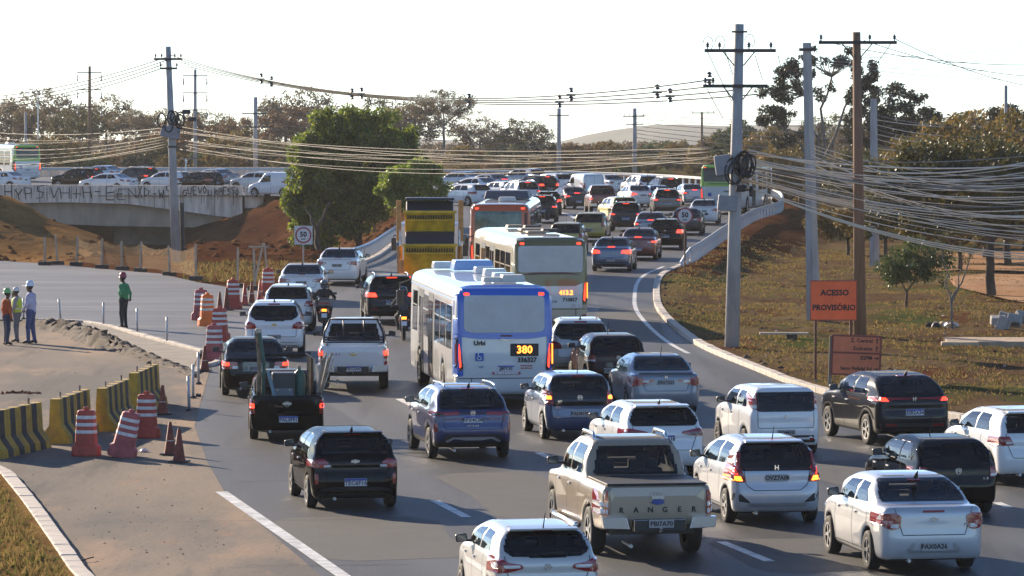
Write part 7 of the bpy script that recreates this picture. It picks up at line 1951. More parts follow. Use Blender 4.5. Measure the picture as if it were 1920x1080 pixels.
tb = MB(); limb(tb, (0, 0, -.2), (-.2, .4, 1.7), .2, .13, np.random.default_rng(3)); limb(tb, (-.2, .4, 1.7), (.5, 1.5, 3.2), .12, .07, np.random.default_rng(4)); limb(tb, (-.2, .4, 1.7), (-.9, 1.2, 3.0), .11, .06, np.random.default_rng(5)); tb.build('trunk', [BARK], e, smooth=True)
# umbrella tree behind the poles at right: long bare limbs, leaf pads at their ends
TREES['umbrella'] = tree_mesh('umb', [(-2.6, 0, 6.0, 1.3, 1.2, .7), (-1.2, 0, 8.6, 1.5, 1.4, .9), (1.0, 0, 9.9, 1.9, 1.5, .8), (2.8, 0, 9.0, 1.3, 1.2, 1.1), (-2.9, 0, 7.4, 1.0, 1.0, .6), (3.2, 0, 7.0, 1.1, 1.0, .9), (.4, 0, 7.6, .9, .9, .5), (-1.6, 0, 4.6, 1.2, 1.0, .5)], 15000, .20, LV_DARK, BARKG, 21, trunk=(.2, 0, 2.6), forks=((-2.0, 0, 5.2), (-.8, 0, 7.4), (1.0, 0, 8.6), (2.4, .2, 7.6), (.3, -.2, 5.6)), clumps=105, crad=(.25, .55), tr=.20)
TREES['dense_dark'] = tree_mesh('dd', [(0, 0, 7.6, 2.4, 2.0, 1.5), (-1.8, 0, 6.6, 1.6, 1.5, 1.3), (2.2, 0, 6.6, 1.8, 1.5, 1.1), (.6, 0, 6.0, 2.4, 1.8, 1.0), (3.4, 0, 6.1, 1.0, 1.0, .7)], 17000, .24, LV_DARK, BARK, 22, trunk=(0, 0, 3.4), forks=((-1.4, 0, 5.4), (1.4, 0, 5.4)), clumps=120, crad=(.35, .7), tr=.22, twigs=False)
TREES['leafy_yellow'] = tree_mesh('ly', [(0, 0, 3.6, 2.8, 2.2, 1.4), (-2.0, 0, 2.8, 1.6, 1.4, 1.2), (2.0, 0, 3.0, 1.8, 1.4, 1.2), (0, 0, 2.2, 2.4, 1.8, 1.2)], 15000, .20, LV_YEL, BARK, 23, trunk=(0, 0, 1.4), forks=((-1.2, 0, 2.6), (1.2, 0, 2.6)), clumps=130, crad=(.35, .7), tr=.18, twigs=False)
TREES['near_right'] = tree_mesh('nr', [(0, 0, 3.7, 3.0, 2.2, 1.2), (-2.8, 0, 3.6, 1.8, 1.5, 1.3), (2.2, 0, 3.5, 2.0, 1.6, 1.2), (-1.0, 0, 4.4, 2.0, 1.6, .9), (-3.4, 0, 2.7, 1.2, 1.0, .8)], 24000, .19, LV_OLIVE, BARK, 24, trunk=(0, 0, 2.0), forks=((-2.0, 0, 3.2), (-.6, 0, 3.4), (1.4, 0, 3.2)), clumps=170, crad=(.3, .6), tr=.20, twigs=False)
TREES['bush_tree'] = tree_mesh('bt', [(0, 0, 1.6, .9, .8, .6), (.7, 0, 1.9, .8, .7, .6), (-.5, 0, 1.3, .6, .6, .5), (1.1, 0, 1.3, .5, .5, .5)], 5200, .13, LV_GREEN, BARK, 25, trunk=(.0, 0, .6), forks=((-.3, 0, 1.2), (.5, 0, 1.4)), clumps=70, crad=(.18, .36), tr=.06)
TREES['sapling'] = tree_mesh('sp', [(.5, 0, 2.7, .35, .3, .3), (-.35, 0, 2.9, .25, .25, .4)], 260, .10, LV_OLIVE, BARKG, 26, trunk=(-.05, 0, .9), forks=((-.35, 0, 2.5), (.3, 0, 2.1), (.6, 0, 2.6)), clumps=16, crad=(.12, .25), tr=.06)
def vb(x, y, d=None):
    p = vhit(x, y); return (p.x, p.y, p.z - .05)
plant('near_right', vb(1858, 556), 'spreading olive-leaved tree with dark trunk at the right edge', name='spreading_tree', sc=1.22)
plant('bush_tree', vb(1700, 577), 'small glossy green bush tree on the verge', name='bush_tree', sc=1.05)
plant('sapling', vb(1786, 618), 'thin forked sapling beside the rubbish heap', name='sapling')
for k, (x, d, key, sc, lab) in enumerate(((1530, 330, 'umbrella', 1.12, 'tall open-crowned tree behind the plain concrete pole'), (1690, 335, 'dense_dark', 1.12, 'dark dense tree right of the brown pole'), (1905, 325, 'dense_dark', .95, 'dark flat-topped tree at the right edge of the skyline'), (1850, 250, 'leafy_yellow', 1.55, 'tall yellow-leaved tree at the right edge'), (1770, 272, 'leafy_yellow', 1.35, 'yellow-brown tree left of the tall yellow-leaved one'), (1925, 262, 'leafy_yellow', 1.5, 'yellow tree cut off by the right edge'), (1680, 292, 'near_right', 1.1, 'olive tree far behind the grey pole'), (1800, 225, 'leafy_yellow', .8, 'low leafy tree behind the spreading tree'), (1890, 232, 'near_right', 1.15, 'olive tree close behind the spreading tree'), (1480, 395, 'leafy_yellow', 1.2, 'yellow-green tree beyond the guard rail, left of the plain pole'), (1660, 250, 'leafy_yellow', .72, 'low yellow-green tree behind the brown pole'), (1590, 255, 'leafy_yellow', .62, 'low leafy tree between plain pole and brown pole'), (1752, 240, 'near_right', .8, 'olive tree left of the spreading tree'), (1500, 345, 'leafy_yellow', 1.0, 'yellowish tree beyond the end of the white guard rail'), (1930, 215, 'near_right', .9, 'olive tree half cut off by the right edge'))):
    X_ = (x - 960) * d / FPX; z = verge_z(X_, d) if d < 345 else ground_z(X_, d) + .3
    plant(key, (X_, d, z), lab, name='tree', sc=sc, rz=0)
# background belt beyond the upper road
BGK = {}
for k, (lm, sp, seed) in enumerate(((LV_GREYB, 'round', 31), (LV_BROWN, 'round', 32), (LV_OLIVE, 'round', 33), (LV_GREYB, 'open', 34), (LV_GREEN, 'low', 35), (LV_BROWN, 'low', 36), (LV_YEL, 'low', 37), (LV_DARK, 'low', 38))):
    if sp == 'round': bl = [(0, 0, 4.6, 3.0, 2.4, 1.5), (-2.0, 0, 4.0, 2.0, 1.6, 1.2), (2.1, 0, 4.1, 2.0, 1.6, 1.2), (0, 0, 3.0, 2.6, 2, 1.2)]; nl, cr, cl_ = 7000, (.4, .8), 100
    elif sp == 'open': bl = [(0, 0, 7.2, 3.4, 2.2, 1.1), (-2.8, 0, 6.2, 1.6, 1.4, .9), (2.8, 0, 6.1, 1.8, 1.4, 1.0), (.4, 0, 5.6, 2.2, 1.6, .6)]; nl, cr, cl_ = 6500, (.3, .6), 120
    else: bl = [(0, 0, 1.8, 2.6, 1.8, 1.0), (-1.8, 0, 1.3, 1.4, 1.2, .9), (1.8, 0, 1.4, 1.5, 1.2, .8)]; nl, cr, cl_ = 5000, (.35, .65), 70
    TREES['bg%d' % k] = tree_mesh('bg', bl, nl, .26 if sp != 'open' else .2, lm, BARKG, seed, forks=((-1.4, 0, bl[0][2] * .75), (1.4, 0, bl[0][2] * .75), (0, 0, bl[0][2] * .8)), clumps=cl_, crad=cr, tr=.2, twigs=sp == 'open')
BG = [(20, 560, 0, 1.35, 'grey-brown round tree at the far left'), (80, 600, 0, 1.75, 'tallest grey-brown tree above the green bridge bus'), (150, 580, 2, 1.3, 'olive tree behind the dark insulator pole'), (200, 600, 0, 1.6, 'grey-brown tree right of the dark insulator pole'), (255, 560, 3, .85, 'open bare-limbed tree left of the leaning pole'), (300, 590, 0, 1.25, 'grey tree just behind the leaning pole'), (345, 570, 1, 1.15, 'brown tree right of the leaning pole'), (395, 590, 2, 1.25, 'olive tree beside the pale insulator pole'), (440, 575, 1, 1.1, 'brown tree left of the two-armed pole'), (470, 560, 6, 1.6, 'yellow-green thicket left of the two-armed pole'), (535, 540, 1, 1.3, 'rust-brown tree left of the big mango'), (570, 590, 0, 1.75, 'grey tree top rising left of the mango'), (832, 520, 3, 1.12, 'tall open grey tree right of the big mango'), (900, 560, 0, 1.0, 'grey-brown tree under the tall open one'), (955, 600, 4, 1.9, 'green rounded thicket behind the far queue'), (985, 560, 2, 1.0, 'olive tree left of the slim pale poles'), (1010, 540, 7, 1.5, 'dark shrub left of the first slim pole'), (1085, 560, 5, 1.5, 'brown shrub between the slim poles'), (1140, 580, 6, 1.5, 'yellow shrub between the slim poles'), (1235, 560, 4, 1.5, 'green shrub right of the second slim pole'), (1275, 540, 6, 1.4, 'yellow-green shrub near the thin dark pole'), (1345, 520, 6, 1.7, 'yellow shrub behind the green bus'), (1420, 500, 4, 1.7, 'green thicket right of the big concrete pole'), (1455, 470, 6, 1.6, 'yellow thicket right of the big concrete pole'), (1560, 480, 2, 1.0, 'olive tree under the open-crowned tree'), (1620, 470, 0, .9, 'grey tree between brown and grey poles'), (1720, 480, 7, 2.0, 'dark thicket behind the short grey pole'), (1790, 460, 5, 2.0, 'brown thicket behind the yellow tree'), (1860, 450, 6, 2.4, 'yellow thicket under the flat-topped tree'), (720, 560, 2, 1.4, 'olive tree behind the big mango'), (870, 500, 6, 1.3, 'yellow shrub behind the silver sedan'), (780, 545, 0, 1.3, 'grey tree right behind the big mango'), (110, 510, 6, 1.3, 'low yellow shrub behind the bridge cars'), (310, 505, 5, 1.4, 'low brown shrub behind the bridge, centre'), (430, 500, 6, 1.3, 'low yellow shrub behind the bridge, right end')]
for k, (x, d, key, sc, lab) in enumerate(BG):
    sc *= (.84 if x < 600 and key != 3 else (.92 if key < 4 else .62)) if x < 1400 else .95
    X_ = (x - 960) * d / FPX
    plant('bg%d' % key, (X_, d, ground_z(X_, d) - .1), lab, 'tree' if key < 4 else 'shrub', 'tree' if key < 4 else 'shrub', sc=sc, rz=random.uniform(-.6, .6) + (math.pi if k % 2 else 0))
# undergrowth right behind the upper road
for k, x in enumerate(range(-10, 600, 34)):
    d = 462 + (k * 37) % 26; X_ = (x - 960) * d / FPX; key = (6, 5, 7, 2, 6, 4)[k % 6]
    plant('bg%d' % key, (X_, d, ground_z(X_, d) - .15), '%s in the undergrowth right behind the bridge traffic' % {6: 'yellow-green bush', 5: 'brown bush', 7: 'dark bush', 2: 'small olive tree', 4: 'green bush'}[key], 'shrub', 'shrub', sc=.75 if key != 2 else .6, rz=k * 1.3, group='undergrowth behind the bridge traffic')
for k, x in enumerate(range(880, 1420, 42)):
    d = 462 + (k * 29) % 22; X_ = (x - 960) * d / FPX; key = (6, 5, 4, 6, 7)[k % 5]
    plant('bg%d' % key, (X_, d, ground_z(X_, d) - .15), '%s in the low undergrowth behind the far queue' % {6: 'yellow-green bush', 5: 'brown bush', 7: 'dark bush', 4: 'green bush'}[key], 'shrub', 'shrub', sc=.5, rz=k * 1.7, group='undergrowth behind the far queue')
# distant wood: reads as one mass
r = np.random.default_rng(77)
C = []
for k in range(420):
    d = r.uniform(640, 900); x = r.uniform(-75, 75) * d / 640
    C.append((x, d, ground_z(x, d) + r.uniform(.2, 1.6) + (1.6 if x < -20 else 0) * r.random(), r.uniform(.8, 1.6)))
Vv, Ff = leaf_cloud(C, 60000, .55, r, .2, .6)
o = ob('far_wood', mesh_np('far_wood', Vv, Ff, [LV_GREYB])); tag(o, 'hazy far wood along the horizon', 'wood', kind='stuff')
# hills
HILL = mat('hill', (.11, .12, .10), .95, var=.3, vscale=.01)
hx = np.linspace(-700, 900, 120); hy = np.array([1700, 1900, 2150, 2400])
Xh, Yh = np.meshgrid(hx, hy, indexing='ij')
hpy = 262 + vnoise(Xh, Yh * 0, 70, 41) * 22 + vnoise(Xh, Yh * 0, 22, 42) * 7 - np.clip((Xh - 20) / 60, 0, 1) * 20
Zh = CAM_H - (hpy - 166) * 2150 / FPX
Zh = np.where(Yh < 1800, -26, np.where(Yh < 2000, Zh - 4, np.where(Yh > 2300, Zh - 3, Zh)))
o = ob('hills', mesh_np('hills', np.dstack([Xh, Yh, Zh]).reshape(-1, 3), grid_faces(120, 4)[:, ::-1].copy(), [HILL], True)); tag(o, 'pale blue-grey hills on the horizon', kind='structure')
# ------------------------------------------------------------------ dry grass on the verges
GR = leaf_mat('dry_blades', [(.20, .13, .055), (.26, .18, .07), (.16, .12, .045), (.10, .12, .03)], .45, 0.0)
def blades(name, pts, label, h=(.06, .22), m=GR, seed=1, per=5):
    r = np.random.default_rng(seed); P = np.repeat(np.array(pts), per, 0); n = len(P)
    P = P + np.column_stack([r.normal(0, .09, n), r.normal(0, .12, n), np.zeros(n) - .02])
    a = r.uniform(0, 2 * math.pi, n); hh = r.uniform(*h, n); ln = r.normal(0, .5, (n, 2)) * hh[:, None]
    wv = np.column_stack([np.cos(a), np.sin(a), np.zeros(n)]) * (.014 + .03 * r.random(n))[:, None]
    T = P + np.column_stack([ln, hh])
    V_ = np.stack([P - wv, P + wv, T], 1).reshape(-1, 3)
    o = ob(name, mesh_np(name, V_, np.arange(n * 3).reshape(n, 3), [m])); tag(o, label, 'grass', kind='stuff'); return o
pts = []
while len(pts) < 8000:
    y = 105 + 160 * random.random() ** 1.2; x = random.uniform(4, 34)
    if x < np.interp(y, RE[:, 1], RE[:, 0]) + .7 or abs(x) > y * .118: continue
    if float(vnoise(x, y, 2.6, 15)) + .25 * float(vnoise(x, y, .8, 16)) < random.uniform(-.25, .2): continue
    pts.append((x, y, verge_z(x, y)))
blades('dry_grass', pts, 'tufts of dry grass over the right verge', h=(.04, .13))
pts = []
for k in range(2600):
    t = random.random(); y = 68 + 40 * t; xk = np.interp(y, [62, 78, 97.5, 110], [-4.6, -7.6, -11.0, -13.0])
    pts.append((xk - .35 - random.random() ** 1.5 * 3, y, .12))
blades('near_grass', pts, 'brown grass tufts in the near left corner', h=(.05, .2), seed=2)
pts = []
for k in range(900):
    p = G(random.uniform(340, 700), random.uniform(488, 525)); co, kk_, d = kd.find(Vector((p.x, p.y, 0)))
    if d > 1.6 and p.x < -7.5 and p.y > 198: pts.append((p.x, p.y, ground_z(p.x, p.y)))
blades('weed_tufts', pts, 'straw-coloured weeds round the foot of the leaning pole', h=(.06, .28), seed=3)

# ------------------------------------------------------------------ clods and stones over the earthworks and the bare ground
def clods(name, pts, label, size, m, seed):
    r = np.random.default_rng(seed); n = len(pts); P = np.array(pts)
    base = np.array([(1, 0, 0), (-1, 0, 0), (0, 1, 0), (0, -1, 0), (0, 0, 1), (0, 0, -.6)], float)
    F0 = np.array([(0, 2, 4), (2, 1, 4), (1, 3, 4), (3, 0, 4), (2, 0, 5), (1, 2, 5), (3, 1, 5), (0, 3, 5)])
    sz = size[0] + (size[1] - size[0]) * r.random(n) ** 3
    V_ = P[:, None, :] + base[None] * sz[:, None, None] * r.uniform(.5, 1.3, (n, 6, 3)) * np.array([1.2, 1.2, .75]) + r.normal(0, .15, (n, 6, 3)) * sz[:, None, None]
    F_ = (F0[None] + (np.arange(n) * 6)[:, None, None]).reshape(-1, 3)
    o = ob(name, mesh_np(name, V_.reshape(-1, 3), F_, [m])); tag(o, label, 'clods', kind='stuff')
pts = []
while len(pts) < 5200:
    x, y = random.uniform(-42, -6.8), random.uniform(223, 352)
    co, kk_, d = kd.find(Vector((x, y, 0)))
    if d < 1.8 or (x < -19 and y > 350): continue
    if float(vnoise(x, y, 4, 61)) < random.uniform(-.4, .25): continue
    pts.append((x, y, ground_z(x, y)))
clods('earth_clods', pts, 'loose clods and stones over the red earthworks', (.04, .32), mat('clod_earth', (.075, .032, .017), 1.0, col2=(.15, .075, .038), vscale=1.5, spec=0), 5)
pts = []
while len(pts) < 1500:
    y = random.uniform(112, 250); x = np.interp(y, RE[:, 1], RE[:, 0]) + .45 + random.random() ** 1.6 * 12
    if abs(x) < y * .118: pts.append((x, y, verge_z(x, y)))
clods('verge_stones', pts, 'small stones and lumps scattered over the right verge', (.02, .12), mat('stone_brown', (.09, .055, .032), 1.0, col2=(.20, .15, .10), vscale=2, spec=0), 6)
pts = []
while len(pts) < 500:
    p = G(random.uniform(-10, 420), random.uniform(690, 1078))
    if p.x > np.interp(p.y, [78, 94, 112, 140], [-3.6, -6.6, -8, -9.3]) - .2: continue
    if p.x < np.interp(p.y, [62, 78, 97.5, 110], [-4.3, -7.3, -10.7, -14.0]): continue
    pts.append((p.x, p.y, .022))
clods('paving_grit', pts, 'grit and crumbs of earth on the work site paving', (.005, .024), mat('grit', (.20, .14, .09), 1.0, col2=(.09, .075, .06), vscale=3, spec=0), 7)
# ------------------------------------------------------------------ people: one continuous skin grown round tapered limbs
def body_mesh(name, caps, mats, vox=.017, k=.035, extra_k=None):
    """caps: (a, b, ra, rb, material index, blend); nearest limb gives the cloth"""
    A = np.array([c[0] for c in caps] + [c[1] for c in caps]); rr = max(max(c[2], c[3]) for c in caps)
    lo = A.min(0) - rr - .06; hi = A.max(0) + rr + .06
    ax = [np.arange(lo[q], hi[q], vox) for q in range(3)]
    X, Y, Z = np.meshgrid(*ax, indexing='ij', sparse=True)
    def sd(c, X, Y, Z):
        a, b = np.array(c[0], float), np.array(c[1], float); e = b - a; L2 = max(1e-9, e @ e)
        t = np.clip(((X - a[0]) * e[0] + (Y - a[1]) * e[1] + (Z - a[2]) * e[2]) / L2, 0, 1)
        return np.sqrt((X - a[0] - e[0] * t) ** 2 + (Y - a[1] - e[1] * t) ** 2 + (Z - a[2] - e[2] * t) ** 2) - (c[2] + (c[3] - c[2]) * t)
    d = None
    for c in caps:
        q = sd(c, X, Y, Z); kk = c[5] if len(c) > 5 else k
        d = q if d is None else smin(d, q, kk)
    V_, Q_ = surf(d, lo, vox)
    cc = V_[Q_].mean(1); best = np.full(len(cc), 1e9); mi = np.zeros(len(cc), np.int32)
    for c in caps:
        q = sd(c, cc[:, 0], cc[:, 1], cc[:, 2]); m = q < best; best[m] = q[m]; mi[m] = c[4]
    return mesh_np(name, V_, Q_, mats, True, mi)

def hand(caps, wr, d, side, mi, s=1.0, curl=.35):
    """palm, four fingers and a thumb continuing a forearm that points along d"""
    d = Vector(d).normalized(); sv = Vector(side).normalized(); wr = Vector(wr); n = d.cross(sv)
    pe = wr + d * .085 * s
    caps.append((tuple(wr), tuple(pe), .026 * s, .030 * s, mi, .02))
    for k, L_ in enumerate((.070, .080, .074, .058)):
        o = (k - 1.5) * .019 * s
        b0 = pe + sv * o; b1 = b0 + (d + n * curl * .5).normalized() * L_ * .5 * s; b2 = b1 + (d + n * curl * 1.6).normalized() * L_ * .5 * s
        caps.append((tuple(b0), tuple(b1), .010 * s, .009 * s, mi, .006)); caps.append((tuple(b1), tuple(b2), .009 * s, .007 * s, mi, .006))
    t0 = wr + d * .02 * s - sv * .025 * s; t1 = t0 + (d - sv * .8).normalized() * .045 * s; t2 = t1 + (d * 1.0 - sv * .1 + n * .4).normalized() * .035 * s
    caps.append((tuple(t0), tuple(t1), .012 * s, .011 * s, mi, .01)); caps.append((tuple(t1), tuple(t2), .010 * s, .008 * s, mi, .006))

SKIN = mat('skin_dark', (.085, .042, .026), .55); SHOE = mat('boot', (.03, .022, .016), .6); HAIRM = mat('hair', (.01, .009, .008), .7)
def head(caps, c, f, mi, hair=4):
    """c: centre of the head, f: the way it faces"""
    c = Vector(c); f = Vector(f).normalized(); sd_ = f.cross(Vector((0, 0, 1))).normalized()
    P = lambda a, b, z: tuple(c + f * a + sd_ * b + Vector((0, 0, z)))
    caps.append((P(-.012, 0, .03), P(-.012, 0, .035), .098, .096, hair, .03))
    caps.append((P(.012, 0, .02), P(.035, 0, -.075), .085, .052, mi, .03))
    caps.append((P(.092, 0, .005), P(.112, 0, -.028), .010, .016, mi, .02))                 # nose
    caps.append((P(.080, -.02, -.062), P(.080, .02, -.062), .009, .009, mi, .01))              # mouth
    for s in (-1, 1):
        caps.append((P(0, s * .088, .01), P(-.006, s * .092, -.03), .014, .010, mi, .012))   # ears
        caps.append((P(.082, s * .034, .012), P(.084, s * .036, .012), .014, .014, hair, .008))   # eyes
    return c

def worker(loc, rz, label, shirt, trous, helmet, pose, vest=None, hcol=None, cap=False, s=1.0):
    s *= 1.06
    e = empty('person', loc, rz, label, 'person'); e.scale = (s, s, s)
    C = []                                               # 0 shirt 1 trousers 2 skin 3 shoe 4 hair ; faces +Y
    hipz, shz = .92, 1.44
    C.append(((-.05, 0, hipz), (.05, 0, hipz), .135, .135, 1, .05))
    C.append(((0, 0, hipz + .05), (0, .0, 1.16), .145, .150, 0, .05)); C.append(((0, 0, 1.16), (0, .0, 1.36), .155, .145, 0, .06))
    C.append(((-.15, -.01, shz - .04), (.15, -.01, shz - .04), .075, .075, 0, .07))
    C.append(((-.07, .0, 1.2), (.07, 0, 1.2), .135, .135, 0, .05)); C.append(((0, 0, 1.44), (0, .02, 1.54), .058, .055, 2, .03))
    for sgn, ft in ((-1, pose['fl']), (1, pose['fr'])):
        hip = (sgn * .095, 0, hipz - .03); an = (ft[0], ft[1] - .02, .09); kn = ((hip[0] + an[0]) / 2, (hip[1] + an[1]) / 2 + .03, .50)
        C.append((hip, kn, .098, .070, 1, .04)); C.append((kn, an, .070, .052, 1, .03))
        C.append((an, (ft[0] + ft[2] * .02, ft[1] + .13, .035), .050, .036, 3, .02)); C.append((an, (an[0], an[1] - .04, .04), .045, .042, 3, .02))
    for sgn, (el, wr, hd) in ((-1, pose['al']), (1, pose['ar'])):
        sh = (sgn * .195, -.01, shz - .045)
        C.append((sh, el, .066, .050, 0, .03)); C.append((el, wr, .048, .036, 0, .02))
        hand(C, wr, hd, (0, 1, 0) if abs(hd[1]) < .8 else (1, 0, 0), 2)
    head(C, (0, .03, 1.655), pose.get('look', (0, 1, -.15)), 2)
    me_ = body_mesh('body', C, [shirt, trous, SKIN, SHOE, HAIRM])
    ob('body', me_, e)
    f = Vector(pose.get('look', (0, 1, 0))); f.z = 0; f.normalize()
    hm = MB()
    if cap: hm.lathe([(.108, -.02), (.110, .02), (.095, .075), (.05, .108), (0, .115)], c=(0, .02, 1.70), n=16)
    else: hm.lathe([(.138, -.012), (.128, .0), (.122, .03), (.118, .07), (.095, .12), (.05, .148), (0, .155)], c=(0, .02, 1.70), n=18)
    hm.box((f.x * .15, .02 + f.y * .15, 1.70 - .005), (.15, .10, .016), rz=math.atan2(-f.x, f.y))
    h = hm.build('cap' if cap else 'hard_hat', [helmet], e, smooth=True)
    if not cap: MB().box((f.x * -.0, .02, 1.853), (.03, .16, .012), rz=math.atan2(-f.x, f.y)).build('hat_ridge', [helmet], h)
    if vest:
        v = MB(); V_ = []
        for z, a, b in ((.98, .175, .165), (1.1, .18, .17), (1.25, .185, .175), (1.38, .185, .165), (1.46, .14, .11)):
            for q in range(16):
                t = 2 * math.pi * q / 16; V_.append((a * math.cos(t) * 1.12, b * math.sin(t), z))
        v.add(V_, [(i * 16 + q, i * 16 + (q + 1) % 16, (i + 1) * 16 + (q + 1) % 16, (i + 1) * 16 + q) for i in range(4) for q in range(16)])
        vo = v.build('hi_vis_vest', [vest], e, smooth=True)
        MB().lathe([(.207, 1.08), (.209, 1.12)], n=20).build('reflective_band', [WSTR], vo)
    return e
CL = lambda n, c: mat('cloth_' + n, c, .9, var=.12, vscale=9, bump=.25, bscale=30)
JEANS = CL('denim', (.055, .085, .19)); DARKT = CL('dark_trousers', (.022, .024, .030)); NAVY = CL('navy', (.03, .045, .085))
stand = dict(fl=(-.13, 0, -1), fr=(.13, .02, 1), al=((-.25, -.10, 1.14), (-.13, -.17, .98), (.6, -.3, -.5)), ar=((.25, -.10, 1.14), (.13, -.17, .98), (-.6, -.3, -.5)))
hips = dict(fl=(-.12, .05, -1), fr=(.12, -.05, 1), al=((-.27, .02, 1.14), (-.16, .17, .98), (.5, .6, -.4)), ar=((.27, .02, 1.14), (.16, .17, .98), (-.5, .6, -.4)), look=(0, 1, -.3))
mouth = dict(fl=(-.12, .0, -1), fr=(.12, .05, 1), al=((-.27, .02, 1.15), (-.2, .14, .95), (0, .4, -.9)), ar=((.28, .16, 1.24), (.12, .17, 1.50), (-.3, 0, .9)))
relaxed = dict(fl=(-.12, .02, -1), fr=(.12, -.03, 1), al=((-.27, -.04, 1.14), (-.28, .05, .90), (0, .1, -1)), ar=((.27, -.04, 1.14), (.28, .05, .90), (0, .1, -1)))
worker(gp(232, 617, .03), R(62), 'man in green shirt and red hard hat standing on the kerb, hands behind his back', CL('green', (.05, .24, .10)), DARKT, mat('hat_red', (.30, .02, .03), .35, 0, .5), stand, s=1.0)
worker(gp(58, 646, .03), R(72), 'man in pale lilac shirt, jeans and white hard hat facing left', CL('lilac', (.42, .42, .56)), JEANS, mat('hat_white', (.66, .68, .74), .35, 0, .5), hips, s=1.06)
worker(gp(13, 648, .03), R(-60), 'man in orange shirt and green hard hat at the left edge', CL('orange', (.42, .075, .02)), NAVY, mat('hat_green', (.18, .42, .12), .4, 0, .5), relaxed, s=.95)
worker(gp(32, 643, .03), R(80), 'worker in yellow-green vest and pale cap behind the man in orange', CL('grey', (.26, .26, .27)), CL('grey_trousers', (.14, .15, .17)), mat('cap_pale', (.55, .57, .58), .6), mouth, vest=mat('hi_vis', (.50, .62, .04), .6, emit=None), cap=True, s=.95)

# ------------------------------------------------------------------ motorcycles and riders
def motorcycle(P, rz, label, frame, box=True):
    e = empty('motorcycle', P, rz, label, 'motorcycle')      # rear wheel at y = 0, front at 1.32
    tm, rm = wheels(.31, .12, 5)
    for yy in (0, 1.32):
        wo = bpy.data.objects.new('wheel', None); link(wo, e); wo.location = (0, yy, .31); ob('tyre', tm, wo); ob('rim', rm, wo)
    MB().tube([(0, .15, .55), (0, .6, .45), (0, 1.0, .75), (0, 1.1, .95)], .045, 8).build('frame', [BLACK], e)
    MB().box((0, .62, .45), (.26, .40, .32)).build('engine', [mat('engine_grey', (.12, .12, .12), .4, .6)], e, bevel=.05)
    MB().lathe([(0, -.26), (.10, -.22), (.15, 0), (.13, .2), (0, .28)], c=(0, .80, .84), axis='Y', n=14).build('fuel_tank', [frame], e, smooth=True)
    MB().box((0, .28, .80), (.27, .68, .10), top=.85).build('seat', [BLACK], e, bevel=.04)
    MB().box((0, -.18, .74), (.18, .34, .10)).build('tail_fairing', [frame], e, bevel=.03)
    MB().box((0, -.37, .76), (.17, .05, .09)).build('tail_light', [AMBER_ON], e, bevel=.015)
    pl = MB().box((0, -.40, .58), (.19, .012, .15), rx=R(-14)).build('number_plate', [PLATE], e)
    MB().prism([(-.30, .62), (-.36, .52), (-.05, .66), (-.05, .70)], 'X', -.07, .07).build('mudguard', [BLACK], e)
    for s in (-1, 1):
        MB().tube([(s * .09, 1.32, .31), (s * .09, 1.12, .95)], .028, 8).build('fork', [STEEL], e)
        MB().tube([(s * .10, .0, .31), (s * .12, .12, .68)], .03, 8).build('shock_absorber', [BLACK], e)
        MB().tube([(s * .02, 1.08, 1.02), (s * .25, 1.05, 1.08), (s * .38, .95, 1.07)], .018, 6).build('handlebar', [BLACK], e)
        m = MB().tube([(s * .27, 1.02, 1.08), (s * .34, 1.02, 1.26)], .010, 5).build('mirror', [BLACK], e)
        MB().box((s * .37, 1.0, 1.28), (.13, .03, .08)).build('mirror_glass', [GLASS_L], m, bevel=.01)
        MB().box((s * .16, -.30, .70), (.06, .06, .05)).build('indicator', [mat('amber_lens', (.55, .16, .02), .3)], e)
    MB().tube([(.17, .55, .30), (.17, .1, .33), (.18, -.25, .42)], [.035, .05, .05], 10).build('exhaust', [STEEL], e, smooth=True)
    MB().box((0, 1.18, .95), (.20, .16, .20)).build('headlight', [LENS_W], e, bevel=.04)
    if box:
        b = MB().box((0, -.22, 1.02), (.48, .38, .32), top=.86).build('top_box', [mat('box_maroon', (.035, .012, .014), .3, 0, .6)], e, bevel=.06)
        MB().box((0, -.415, 1.0), (.36, .012, .06)).build('box_reflector', [TL], b)
    return e
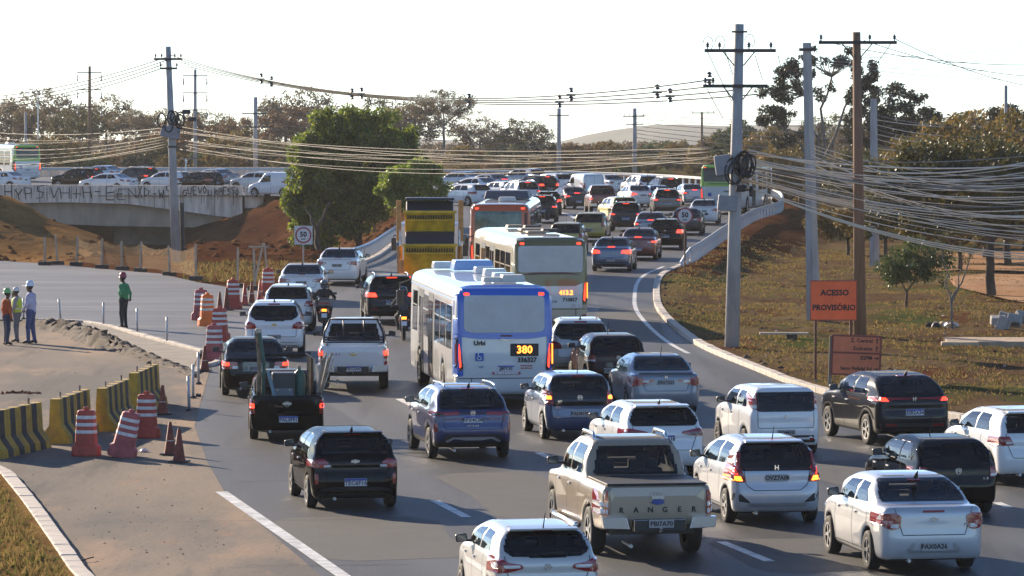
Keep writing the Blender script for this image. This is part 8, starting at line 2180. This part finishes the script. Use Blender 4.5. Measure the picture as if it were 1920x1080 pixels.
def rider(P, rz, label, jacket, helmet):
    e = empty('person', P, rz, label, 'person'); C = []
    hip = (0, .28, .92); C.append(((-.06, .28, .92), (.06, .28, .92), .13, .13, 1, .05))
    C.append(((0, .30, .98), (0, .40, 1.22), .145, .155, 0, .05)); C.append(((-.08, .42, 1.28), (.08, .42, 1.28), .135, .135, 0, .05)); C.append(((-.16, .45, 1.38), (.16, .45, 1.38), .078, .078, 0, .07)); C.append(((0, .46, 1.40), (0, .50, 1.49), .06, .055, 0, .03))
    for s in (-1, 1):
        C.append(((s * .10, .28, .90), (s * .22, .68, .78), .095, .072, 1, .04)); C.append(((s * .22, .68, .78), (s * .17, .46, .38), .068, .050, 1, .03)); C.append(((s * .17, .46, .38), (s * .17, .62, .33), .045, .038, 3, .02))
        el = (s * .36, .62, 1.16); wr = (s * .36, .86, 1.10)
        C.append(((s * .20, .45, 1.36), el, .068, .052, 0, .03)); C.append((el, wr, .050, .040, 0, .02)); hand(C, wr, (0, .9, -.2), (s, 0, 0), 4, curl=.9)
    head(C, (0, .54, 1.60), (0, 1, 0), 2)
    ob('body', body_mesh('body', C, [jacket, DARKT, SKIN, SHOE, BLACK], vox=.02), e)
    h = MB().lathe([(.10, -.14), (.125, -.10), (.142, 0), (.135, .07), (.10, .125), (.05, .15), (0, .155)], c=(0, .53, 1.62), n=18).build('helmet', [helmet], e, smooth=True)
    V_ = []
    MB().lathe([(.144, -.03), (.147, .0), (.143, .045)], c=(0, .532, 1.62), n=18).build('visor', [GLASS], h, smooth=True)
    return e
for (x, y, rz, lab, lab2, jk, hl, fr_, bx) in ((608, 622, 2, 'motorcycle with maroon top box between the white cars', 'rider in black jacket and grey helmet on the boxed motorcycle', CL('black_jacket', (.018, .018, .020)), mat('helmet_grey', (.12, .13, .15), .25, 0, .8), paint('black', (.01, .01, .01)), True), (757, 638, 3, 'motorcycle with lit tail light squeezed beside the blue bus', 'rider in dark jacket beside the blue bus', CL('dark_jacket', (.05, .048, .055)), mat('helmet_dark', (.05, .055, .07), .25, 0, .8), paint('black', (.01, .01, .01)), False)):
    P = hit(x, y)
    motorcycle(P, R(rz), lab, fr_, bx); rider(P, R(rz), lab2, jk, hl)
# ------------------------------------------------------------------ the air: thin dusty haze round everything
hz_m = bpy.data.materials.new('haze_air'); hz_m.use_nodes = True
t = hz_m.node_tree
for n_ in list(t.nodes):
    if n_.type == 'BSDF_PRINCIPLED': t.nodes.remove(n_)
pv = t.nodes.new('ShaderNodeVolumePrincipled')
pv.inputs['Color'].default_value = (.92, .90, .87, 1); pv.inputs['Density'].default_value = .00011; pv.inputs['Anisotropy'].default_value = .1
t.links.new(pv.outputs[0], t.nodes['Material Output'].inputs['Volume'])
hb = MB().box((0, 1250, -8), (6400, 3900, 76)).build('haze', [hz_m])
tag(hb, 'pale dusty haze hanging over the whole road', 'haze', kind='stuff')

# the whole place follows the 1.2 % climb of the road
bpy.context.view_layer.update()
TM = Matrix.Translation((0, 0, CAM_H)) @ Matrix.Rotation(TILT, 4, 'X') @ Matrix.Translation((0, 0, -CAM_H))
for o in list(bpy.data.objects):
    if o.parent is None and o.type in ('MESH', 'EMPTY') and o.name != 'haze':
        o.matrix_world = TM @ o.matrix_world
